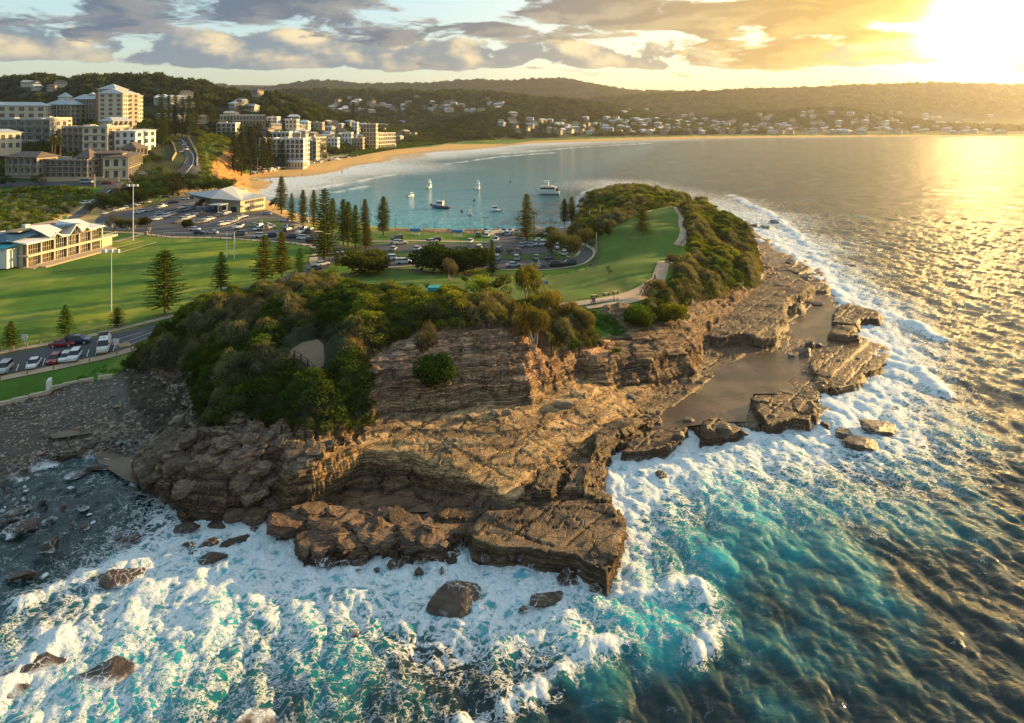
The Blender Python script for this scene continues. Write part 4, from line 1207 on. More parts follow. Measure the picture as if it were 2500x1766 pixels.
def clump_arrays(kind, n, rng):
    """leafy tuft of radius about 1, base at 0: returns C, D, L, W, lum"""
    d = unit(rng.normal(size=(n, 3)))
    d[:, 2] = np.abs(d[:, 2]) * .9 - .15
    d = unit(d)
    r = rng.uniform(.55, 1.05, n) ** .6
    if kind == 'dome':
        C = d * r[:, None] * (1, 1, .85)
        D = unit(d + rng.normal(size=(n, 3)) * .7)
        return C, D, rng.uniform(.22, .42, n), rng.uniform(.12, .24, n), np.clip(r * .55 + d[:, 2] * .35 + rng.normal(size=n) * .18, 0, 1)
    if kind == 'wind':          # swept tuft leaning to -X, long strands
        C = d * r[:, None] * (1.25, .9, .75)
        C[:, 0] -= C[:, 2] * .35
        D = unit(np.array([-.75, 0.0, .55]) + rng.normal(size=(n, 3)) * .42)
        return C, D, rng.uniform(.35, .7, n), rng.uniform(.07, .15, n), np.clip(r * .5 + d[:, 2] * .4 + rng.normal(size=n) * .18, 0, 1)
    if kind == 'weep':          # drooping casuarina strands
        C = d * r[:, None] * (.9, .9, 1.15)
        D = unit(np.array([0, 0, -1.0]) + d * .55 + rng.normal(size=(n, 3)) * .25)
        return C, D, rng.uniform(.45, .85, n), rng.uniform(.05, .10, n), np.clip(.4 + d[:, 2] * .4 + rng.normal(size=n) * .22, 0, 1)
    # twiggy grey bush
    C = d * r[:, None] * (.9, .9, 1.0)
    D = unit(d + np.array([0, 0, .5]) + rng.normal(size=(n, 3)) * .3)
    return C, D, rng.uniform(.4, .7, n), rng.uniform(.03, .06, n), np.clip(.5 + rng.normal(size=n) * .25, 0, 1)


KINDS = ['dome', 'wind', 'weep', 'twig', 'crown']


def scatter(name, pts, scl, rot, kind, tint, nleaf=(150, 170, 150, 130, 130), mat=None):
    """one 'stuff' object: leafy tufts instanced on points. kind: index array, tint (n,3)"""
    rng = np.random.default_rng(3)
    used = sorted(set(int(k) for k in kind))
    V, F, lum, part = [pts], [], [np.zeros(len(pts))], [np.zeros(len(pts))]
    off = len(pts)
    for k in used:
        C, D, L, W, lm = clump_arrays(KINDS[k] if k < 4 else 'dome', nleaf[k], rng)
        if k == 4:
            L, W = L * 1.25, W * 1.35
        S = unit(np.cross(D, rng.normal(size=D.shape)))
        q = np.stack([C - D * L[:, None] / 2, C + S * W[:, None] / 2, C + D * L[:, None] / 2, C - S * W[:, None] / 2], 1).reshape(-1, 3)
        V.append(q)
        F.append(np.arange(len(q)).reshape(-1, 4) + off)
        lum.append(np.repeat(lm, 4))
        part.append(np.full(len(q), k + 1))
        off += len(q)
    me = mesh_np(name, np.concatenate(V), np.concatenate(F), False, {'lum': np.concatenate(lum), 'part': np.concatenate(part)})
    nv = off
    def addv(nm, a, typ, key):
        full = np.zeros((nv, a.shape[1]), np.float32)
        full[:len(a)] = a
        at = me.attributes.new(nm, typ, 'POINT')
        at.data.foreach_set(key, full.ravel())
    addv('scl', np.asarray(scl, float), 'FLOAT_VECTOR', 'vector')
    addv('rot', np.asarray(rot, float), 'FLOAT_VECTOR', 'vector')
    addv('tint', np.concatenate([tint, np.ones((len(tint), 1))], 1), 'FLOAT_COLOR', 'color')
    kk = np.zeros((nv, 1), np.float32)
    kk[:len(pts), 0] = np.asarray(kind) + 1
    at = me.attributes.new('kind', 'FLOAT', 'POINT')
    at.data.foreach_set('value', kk.ravel())
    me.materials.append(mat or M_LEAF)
    o = put(name, me, None, kind='stuff')
    ng = bpy.data.node_groups.new(name, 'GeometryNodeTree')
    ng.interface.new_socket('Geometry', in_out='INPUT', socket_type='NodeSocketGeometry')
    ng.interface.new_socket('Geometry', in_out='OUTPUT', socket_type='NodeSocketGeometry')
    N, Lk = ng.nodes, ng.links
    gi, go = N.new('NodeGroupInput'), N.new('NodeGroupOutput')

    def named(nm, dt='FLOAT'):
        x = N.new('GeometryNodeInputNamedAttribute')
        x.data_type = dt
        x.inputs['Name'].default_value = nm
        return x.outputs['Attribute']

    def cmp(sock, val):
        c = N.new('FunctionNodeCompare')
        c.data_type = 'FLOAT'
        c.operation = 'EQUAL'
        Lk.new(sock, c.inputs[0])
        c.inputs[1].default_value = val
        c.inputs[12].default_value = .1
        return c.outputs[0]
    join = N.new('GeometryNodeJoinGeometry')
    for k in used:
        sp = N.new('GeometryNodeSeparateGeometry')
        sp.domain = 'POINT'
        Lk.new(gi.outputs[0], sp.inputs[0])
        Lk.new(cmp(named('part'), k + 1), sp.inputs[1])
        s2 = N.new('GeometryNodeSeparateGeometry')
        s2.domain = 'POINT'
        Lk.new(gi.outputs[0], s2.inputs[0])
        Lk.new(cmp(named('kind'), k + 1), s2.inputs[1])
        m2p = N.new('GeometryNodeMeshToPoints')
        Lk.new(s2.outputs[0], m2p.inputs[0])
        ip = N.new('GeometryNodeInstanceOnPoints')
        Lk.new(m2p.outputs[0], ip.inputs['Points'])
        Lk.new(sp.outputs[0], ip.inputs['Instance'])
        e2r = N.new('FunctionNodeEulerToRotation')
        Lk.new(named('rot', 'FLOAT_VECTOR'), e2r.inputs[0])
        Lk.new(e2r.outputs[0], ip.inputs['Rotation'])
        Lk.new(named('scl', 'FLOAT_VECTOR'), ip.inputs['Scale'])
        Lk.new(ip.outputs[0], join.inputs[0])
    Lk.new(join.outputs[0], go.inputs[0])
    md = o.modifiers.new('scatter', 'NODES')
    md.node_group = ng
    return o


def dome_height(X, Y, sc):
    n2 = fbm(X * .9, Y * .9, 4, 57)
    w1, w2, wi = worley(X * .24 + .2 * n2 + Y * .05, Y * .16 + .2 * n2, 77)
    v1, v2, vi = worley(X * .5, Y * .42, 79)
    dome = np.clip(1 - w1 * 1.05, 0, 1) ** .7 * (1.2 + 2.0 * wi) + (1 - v1) * .5
    return dome * sstep(-.3, 2.6, sc) * 1.35, wi


def jitter_fill(poly, step, jit=.9, keep=1.0):
    xs, ys = [p[0] for p in poly], [p[1] for p in poly]
    gx, gy = np.meshgrid(np.arange(min(xs), max(xs), step), np.arange(min(ys), max(ys), step))
    gx = gx.ravel() + RNG.uniform(-.5, .5, gx.size) * step * jit
    gy = gy.ravel() + RNG.uniform(-.5, .5, gy.size) * step * jit
    m = (sdf(poly, gx, gy) > 0) & (RNG.random(gx.size) < keep)
    return gx[m], gy[m]


def coastal_scrub():
    X, Y = [], []
    for poly, st in zip(SCRUB, (.92, 1.15, 1.5)):
        x, y = jitter_fill(poly, st)
        X.append(x)
        Y.append(y)
    X, Y = np.concatenate(X), np.concatenate(Y)
    sc = np.minimum(raw_scrub(X, Y), -sdf(LOOKOUT, X, Y) - 1.2)
    keep = (sc > -.1) & (sdf(BARE, X, Y) < .3)
    X, Y, sc = X[keep], Y[keep], sc[keep]
    dh, wi = dome_height(X, Y, sc)
    Z = height(X, Y, fine=True) + dh
    n = len(X)
    grey = sstep(.02, .3, fbm(X * .07, Y * .07, 3, 201) + (wi - .5) * .5)
    olive = sstep(.0, .4, fbm(X * .05 + 9, Y * .05, 3, 203) + (wi - .5) * .4)
    g1 = np.array([.034, .055, .012])
    g2 = np.array([.085, .098, .018])
    gg = np.array([.105, .092, .072])
    tint = g1 * (1 - olive[:, None]) + g2 * olive[:, None]
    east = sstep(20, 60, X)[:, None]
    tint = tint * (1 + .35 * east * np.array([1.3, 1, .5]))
    tint = tint * (1 - grey[:, None] * .75) + gg * grey[:, None] * .75
    tint *= RNG.uniform(.65, 1.4, (n, 1)) * (.7 + .8 * wi[:, None])
    kind = np.where(grey > .6, np.where(RNG.random(n) < .5, 2, 3), np.where(RNG.random(n) < .62, 1, 0))
    s = RNG.uniform(.75, 1.35, n) * (1 + .25 * sstep(200, 350, Y))
    scl = np.stack([s, s, s * RNG.uniform(.75, 1.15, n)], 1)
    rot = np.stack([RNG.normal(size=n) * .18, RNG.normal(size=n) * .18, np.where(kind == 1, RNG.normal(size=n) * .45 + .5, RNG.uniform(0, 6.28, n))], 1)
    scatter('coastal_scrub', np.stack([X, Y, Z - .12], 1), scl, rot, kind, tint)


coastal_scrub()


def patch(name, poly, step, size, tint, kinds=(0, 1), keep=1.0, lift=0.0, var=.3, avoid=0):
    x, y = jitter_fill(poly, step, keep=keep)
    if avoid:
        m = np.ones(len(x), bool)
        for bx, by, br in CLEARINGS:
            m &= np.hypot(x - bx, y - by) > br * avoid
        x, y = x[m], y[m]
    if len(x) == 0:
        return
    z = height(x, y, fine=False) + lift
    n = len(x)
    k = RNG.choice(kinds, n)
    s = RNG.uniform(.6, 1.3, n) * size
    t = np.array(tint) * RNG.uniform(1 - var, 1 + var, (n, 1)) * (1 + .35 * fbm(x * .08, y * .08, 3, 77)[:, None])
    scatter(name, np.stack([x, y, z], 1), np.stack([s, s, s * .85], 1), np.stack([RNG.normal(size=n) * .1, RNG.normal(size=n) * .1, RNG.uniform(0, 6.28, n)], 1), k, np.clip(t, .004, 1))


patch('green_undergrowth', PH([(0, 475), (60, 462), (150, 462), (235, 472), (245, 485), (205, 492), (165, 515), (120, 545), (60, 575), (0, 592), (-200, 600), (-200, 480)]), 3.0, 2.6, (.060, .085, .010), (0, 4), .85, .4)
patch('cliff_vegetation', PH([(482, 345), (540, 328), (556, 336), (558, 362), (526, 384), (512, 420), (530, 452), (545, 462), (500, 458), (492, 410)]), 3.2, 2.6, (.10, .12, .014), (0, 1), .9, .2)
patch('foreshore_grass_tufts', PH([(120, 962), (150, 940), (200, 915), (270, 890), (310, 880), (320, 905), (279, 917), (190, 934)]), 1.5, .55, (.045, .10, .012), (0, 3), .7, 0)
patch('dune_vegetation', DUNEVEG, 4.5, 3.5, (.05, .085, .014), (0, 4), .9, .3)
patch('green_creeper', GREENTUFT, .9, .5, (.04, .10, .010), (0,), 1.0, 0)


def woods():
    """tree canopy of the far hills: uncountable, one object"""
    pts, sc, tn = [], [], []
    specs = [(1000, 640, 1250, -800, 60, 11, 13, .9), (1500, 1150, 1650, -300, 620, 14, 16, .9), (2300, 1700, 2450, -1000, 700, 20, 22, .9), (2350, 2030, 2480, 150, 2100, 19, 18, .8),
             (4700, 4200, 4800, -2600, 1400, 34, 30, 1), (3600, 2900, 3700, 200, 3300, 30, 28, .85)]
    for Yk, y0, y1, x0, x1, step, size, kp in specs:
        gx, gy = np.meshgrid(np.arange(x0, x1, step), np.arange(y0, y1, step))
        gx, gy = gx.ravel() + RNG.uniform(-.5, .5, gx.size) * step, gy.ravel() + RNG.uniform(-.5, .5, gx.size) * step
        z = height(gx, gy, fine=False)
        inframe = np.abs(gx / gy) < .86
        m = (z > 6.5) & (sdf(LAND, gx, gy) > 45) & (RNG.random(gx.size) < kp) & inframe
        for bx, by, br in CLEARINGS:
            m &= np.hypot(gx - bx, gy - by) > br
        gx, gy, z = gx[m], gy[m], z[m]
        s = RNG.uniform(.35, .75, gx.size) * size
        pts.append(np.stack([gx, gy, z - s * .1], 1))
        sc.append(np.stack([s, s, s * RNG.uniform(.7, 1.25, gx.size)], 1))
        c = np.array([.034, .046, .016]) * RNG.uniform(.6, 1.5, (gx.size, 1)) * (1 + .3 * fbm(gx / 90, gy / 90, 3, 5)[:, None])
        tn.append(c)
    pts, sc, tn = np.concatenate(pts), np.concatenate(sc), np.concatenate(tn)
    n = len(pts)
    scatter('hillside_woods', pts, sc, np.stack([np.zeros(n), np.zeros(n), RNG.uniform(0, 6.28, n)], 1), np.full(n, 4), np.clip(tn, .004, 1), nleaf=(150, 170, 150, 130, 170))




# ------------------------------------------------------------------ tree builders
def tube(path, radii, seg=7):
    V, F = [], []
    P = [Vector(p) for p in path]
    for i, p in enumerate(P):
        d = (P[min(i + 1, len(P) - 1)] - P[max(i - 1, 0)]).normalized()
        a = d.orthogonal().normalized()
        b = d.cross(a)
        for s in range(seg):
            an = 2 * math.pi * s / seg
            V.append(p + (a * math.cos(an) + b * math.sin(an)) * radii[i])
    for i in range(len(P) - 1):
        for s in range(seg):
            F.append((i * seg + s, i * seg + (s + 1) % seg, (i + 1) * seg + (s + 1) % seg, (i + 1) * seg + s))
    return np.array([tuple(v) for v in V]), np.array(F)


def join_tubes(name, tubes):
    V, F, o = [], [], 0
    for v, f in tubes:
        V.append(v)
        F.append(f + o)
        o += len(v)
    return mesh_np(name, np.concatenate(V), np.concatenate(F), True)


def norfolk_meshes(seed, shape='cone', sparse=1.0, clear=.10):
    """Norfolk Island pine, 1 unit tall; width as fraction"""
    rng = np.random.default_rng(seed)
    tb = [tube([(0, 0, 0), (.002, 0, .5), (0, .002, 1.0)], [.016, .010, .002], 8)]
    C, D, L, lum = [], [], [], []
    nw = int(26 * sparse)
    for i in range(nw):
        h = clear + (0.985 - clear) * (i / nw) ** .92
        u = (h - clear) / (1 - clear)
        if shape == 'cone':
            w = .20 * (1 - u) ** .75 + .012
        elif shape == 'column':
            w = .125 * (1 - u ** 2.6) * (0.75 + .35 * min(1, u * 3)) + .014
        elif shape == 'dome':
            w = .26 * (1 - u ** 2.4) ** .8 + .02
        else:
            w = .25 * (1 - u) ** .8 + .01
        w *= rng.uniform(.85, 1.12)
        nb = 6 if shape != 'wide' else 5
        a0 = rng.uniform(0, 6.28)
        for b in range(nb):
            if rng.random() < .07:
                continue
            an = a0 + 2 * math.pi * b / nb + rng.normal() * .12
            ln = w * rng.uniform(.8, 1.15)
            up = .12 + .55 * u
            dirb = np.array([math.cos(an), math.sin(an), up * .45])
            side = np.array([-math.sin(an), math.cos(an), 0])
            tb.append(tube([(0, 0, h), tuple(np.array([0, 0, h]) + dirb * ln)], [.0028, .0008], 3))
            ns = max(5, int(ln * 80))
            for k in range(ns):
                f = (k + .6) / ns
                p = np.array([0, 0, h]) + dirb * ln * f
                wd = .045 * (1 - .45 * f) * (1 if shape != 'wide' else 1.25)
                for sgn in (-1, 1):
                    d = unit(side * sgn + dirb * .55 + np.array([0, 0, .55]) + rng.normal(size=3) * .14)
                    C.append(p + d * wd * .45)
                    D.append(d)
                    L.append(wd * rng.uniform(.8, 1.2))
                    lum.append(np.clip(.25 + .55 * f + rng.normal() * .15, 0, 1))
    for k in range(14):
        C.append(np.array([0, 0, .955 + .003 * k]))
        D.append(unit(rng.normal(size=3) * .6 + np.array([0, 0, .8])))
        L.append(.03)
        lum.append(.7)
    C, D, L = np.array(C), np.array(D), np.array(L)
    crown = leaves_mesh('crown', C, D, L, L * .58, np.array(lum))
    return crown, join_tubes('trunk', tb)


def broad_meshes(seed, n=1500, lobes=9, squash=.8, trunk=.32, kind='dome', wid=.5, base=.14, branchy=False):
    """broad tree 1 unit tall: lobed crown of leaves, forked trunk"""
    rng = np.random.default_rng(seed)
    ctr, rad = [], []
    for i in range(lobes):
        an, rr_ = rng.uniform(0, 6.28), wid * .62 * math.sqrt(rng.uniform(.02, 1))
        zc_ = base + (1 - base) * rng.uniform(.25, .8) * (1 - .45 * (rr_ / wid) ** 1.5)
        ctr.append((rr_ * math.cos(an), rr_ * math.sin(an), zc_))
        rad.append(wid * rng.uniform(.28, .48))
    ctr, rad = np.array(ctr), np.array(rad)
    w_ = rng.integers(0, lobes, n)
    d = unit(rng.normal(size=(n, 3)))
    r = rad[w_] * rng.uniform(.6, 1.05, n)
    C = ctr[w_] + d * r[:, None] * (1, 1, squash)
    C[:, 2] = np.clip(C[:, 2], base * .6, 1.05)
    if kind == 'weep':
        D = unit(np.array([0, 0, -1.0]) + d * .5 + rng.normal(size=(n, 3)) * .25)
        L, W = wid * rng.uniform(.10, .2, n), wid * rng.uniform(.022, .04, n)
    else:
        D = unit(d + rng.normal(size=(n, 3)) * .8)
        L, W = wid * rng.uniform(.07, .13, n), wid * rng.uniform(.045, .08, n)
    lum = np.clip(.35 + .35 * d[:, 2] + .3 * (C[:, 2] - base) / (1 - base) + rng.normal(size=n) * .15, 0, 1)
    crown = leaves_mesh('crown', C, D, L, W, lum)
    tb = []
    for i in range(5 if branchy else 3):
        j = rng.integers(0, lobes)
        x0 = rng.uniform(-.06, .06) if branchy else 0
        m_ = (ctr[j][0] * .35 + x0, ctr[j][1] * .35, base * .9)
        tb.append(tube([(x0, 0, 0), m_, tuple(ctr[j])], [.022, .014, .004], 6))
    return crown, join_tubes('trunk', tb)


def palm_meshes(seed):
    rng = np.random.default_rng(seed)
    tr = tube([(0, 0, 0), (.01, 0, .4), (.03, .01, .86)], [.022, .016, .014], 8)
    C, D, L, W, lum = [], [], [], [], []
    for i in range(22):
        an = i * 2.4
        el = rng.uniform(-.5, 1.1)
        ln = .17
        p = np.array([.03, .01, .87])
        d = np.array([math.cos(an) * math.cos(el), math.sin(an) * math.cos(el), math.sin(el)])
        for k in range(6):
            p2 = p + d * ln / 6
            C.append((p + p2) / 2)
            D.append(unit(d))
            L.append(ln / 4)
            W.append(.03)
            lum.append(rng.uniform(.3, .9))
            p = p2
            d = unit(d + np.array([0, 0, -.22]))
    return leaves_mesh('fronds', np.array(C), np.array(D), np.array(L), np.array(W), np.array(lum)), mesh_np('trunk', *tr)


def plant(name, loc, h, meshes, label, cat, group=None, tint=(.03, .055, .012), bark=None, wid=1.0, rot=None, crown='crown', lean=(0, 0)):
    r = put(name, None, loc=loc, label=label, category=cat, group=group)
    r.rotation_euler = (lean[0], lean[1], random.uniform(0, 6.28) if rot is None else rot)
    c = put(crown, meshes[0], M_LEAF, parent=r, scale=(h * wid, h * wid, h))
    c.color = (*tint, 1)
    put('trunk', meshes[1], bark or M_BARK, parent=r, scale=(h * wid, h * wid, h))
    return r


PINE_CONE = [norfolk_meshes(s, 'cone', 1.0) for s in (1, 2)]
PINE_COL = [norfolk_meshes(s, 'column', 1.15, .12) for s in (3, 4)]
PINE_WIDE = [norfolk_meshes(s, 'wide', .75, .22) for s in (5, 6)]
PINE_DOME = [norfolk_meshes(s, 'dome', .85, .14) for s in (7, 8)]
BROAD = [broad_meshes(s) for s in (21, 22, 23)]
BROADL = [broad_meshes(s, 700, 7) for s in (31, 32, 33)]
WEEP = [broad_meshes(s, 2600, 10, 1.0, kind='weep', base=.2, branchy=True) for s in (41, 42)]
HEAP = [broad_meshes(s, 5200, 22, .75, wid=.78, base=.06) for s in (51, 52)]
PALM = palm_meshes(61)


def pines(lst, group, fmt, cat='pine tree', tint=(.070, .092, .022)):
    """(base px, base py, top py, shape, width, description)"""
    B = hits([(a[0], a[1]) for a in lst])
    for (sx, sy, ty, shp, wd, desc), b in zip(lst, B):
        top = AtY(sx, ty, b[1])[2]
        h = max(3.0, top - b[2])
        ms = random.choice({'cone': PINE_CONE, 'col': PINE_COL, 'wide': PINE_WIDE, 'dome': PINE_DOME}[shp])
        tt = tuple(x * random.uniform(.8, 1.25) for x in tint)
        plant('norfolk_pine', (b[0], b[1], b[2] - .2), h, ms, desc, cat, group, tt, wid=wd)


# the pines between the car park and the bay, and round the field: (base x, base y, top y, shape, width, label)
pines([
    (687, 523, 429, 'col', 1.25, 'tallest of the pines by the surf club, standing at the edge of the beach'),
    (712, 543, 470, 'cone', 1.0, 'small thin pine just right of the tall beach edge pine'),
    (740, 551, 462, 'col', 1.1, 'narrow pine between the small thin pine and the big clump of pines'),
    (766, 556, 462, 'col', 1.0, 'thin bare stemmed pine at the left edge of the big clump'),
    (793, 642, 458, 'cone', 1.15, 'largest pine of all, with a broad green skirt above its bare trunk by the road'),
    (812, 570, 482, 'col', 1.2, 'rounded pine right behind the largest pine'),
    (838, 600, 484, 'col', 1.15, 'left pine of the three close pines on the grass wedge'),
    (850, 603, 490, 'col', 1.2, 'middle pine of the three close pines on the grass wedge'),
    (868, 606, 498, 'col', 1.0, 'right pine of the three close pines on the grass wedge'),
    (891, 582, 484, 'col', 1.1, 'tall slim pine behind the short bushy pine by the upper car park road'),
    (895, 606, 540, 'cone', 1.6, 'short bushy pine in front of the tall slim pine'),
    (936, 575, 478, 'col', 1.35, 'lone well shaped pine on the lawn by the bay'),
    (1286, 589, 471, 'cone', 1.25, 'dark pine standing between two palm trees by the boat ramp'),
    (1378, 548, 484, 'col', 1.5, 'left of the two dark columnar pines behind the casuarina grove'),
    (1396, 547, 479, 'col', 1.5, 'right of the two dark columnar pines behind the casuarina grove'),
    (1201, 672, 583, 'cone', .95, 'slim pine at the right end of the long dark hedge mound'),
    (1664, 505, 475, 'cone', 1.0, 'tiny pine poking above the bushes at the head of the headland path'),
], 'norfolk pines around the haven', '')
pines([
    (403, 768, 607, 'dome', 1.15, 'big round headed pine on the sports field beside the fence'),
    (540, 722, 612, 'wide', 1.0, 'cone shaped pine on the field in front of the goal posts'),
    (646, 707, 570, 'wide', 1.1, 'sparse bare branched pine leaning over the grey scrub'),
    (688, 690, 562, 'wide', 1.0, 'tall loose pine right of the sparse bare branched pine'),
    (732, 672, 603, 'dome', .9, 'short round pine right of the tall loose pine'),
    (26, 858, 781, 'wide', 1.4, 'small spreading pine at the left edge of the field'),
    (160, 831, 741, 'wide', 1.15, 'small pine behind the red car'),
    (286, 800, 749, 'dome', 1.5, 'stunted bushy pine at the foot of the near floodlight'),
    (822, 652, 618, 'dome', 1.1, 'little pine at the left foot of the rounded bush'),
], 'pines along the sports field', '', tint=(.075, .115, .022))
pines([(394, 345, 218, 'cone', 1.0, 'tallest of the dark pines on the bluff, left of the road'), (398, 372, 270, 'col', .8, 'bright narrow pine in front of the tallest bluff pine'), (412, 338, 232, 'cone', 1.0, 'second pine from the left on the bluff top'),
       (428, 336, 228, 'cone', 1.05, 'third pine from the left on the bluff top'), (446, 335, 236, 'cone', 1.1, 'fourth pine from the left on the bluff top'), (462, 334, 232, 'cone', 1.0, 'fifth pine from the left on the bluff top'),
       (480, 333, 224, 'cone', 1.15, 'sixth pine from the left on the bluff top, a broad one'), (516, 330, 247, 'wide', .9, 'last bluff pine on the right, standing apart on a bare trunk')],
      'pines on the bluff', '', tint=(.055, .068, .020))
pines([(590, 430, 322, 'col', 1.2, 'leftmost pine of the promenade behind the beach'), (612, 428, 308, 'col', 1.2, 'second pine of the promenade behind the beach'), (640, 424, 330, 'cone', 1.2, 'third pine of the promenade behind the beach'),
       (655, 420, 318, 'col', 1.2, 'fourth pine of the promenade, before the white apartments'), (688, 412, 345, 'cone', 1.4, 'pine in front of the balconies of the white beachfront apartments'), (572, 425, 330, 'col', 1.3, 'promenade pine half hidden behind the yellow cliff'),
       (752, 398, 352, 'cone', 1.5, 'short pine right of the beach pavilion'), (862, 300, 250, 'col', 1.0, 'lone tall thin pine on the town hill'), (675, 240, 217, 'cone', 1.6, 'pine poking above the town ridge, left one'), (652, 242, 219, 'col', 1.6, 'pine poking above the town ridge, right one'),
       (1180, 342, 300, 'cone', 1.6, 'dark pine beside the lagoon mouth'), (1280, 335, 296, 'cone', 1.4, 'first of the dark pines behind the far beach'), (1330, 334, 292, 'cone', 1.3, 'second of the dark pines behind the far beach'),
       (1350, 334, 298, 'cone', 1.3, 'third of the dark pines behind the far beach'), (1640, 331, 304, 'cone', 1.3, 'fourth of the dark pines behind the far beach, standing apart'), (2120, 268, 250, 'cone', 1.3, 'pine on the crest of the far right town hill'), (2228, 275, 256, 'cone', 1.3, 'second pine on the crest of the far right town hill')],
      'pines behind the beach and in the town', '', tint=(.032, .044, .014))


def bushes(lst, group=None):
    """(base px, base py, height m, meshes, width, tint, name, category, label)"""
    B = hits([(a[0], a[1]) for a in lst])
    for (sx, sy, hh, ms, wd, tint, nm, cat, desc), b in zip(lst, B):
        plant(nm, (b[0], b[1], b[2] - .25), hh, random.choice(ms), desc, cat, group, tint, wid=wd, bark=M_PALEBARK if ms is WEEP else M_BARK)


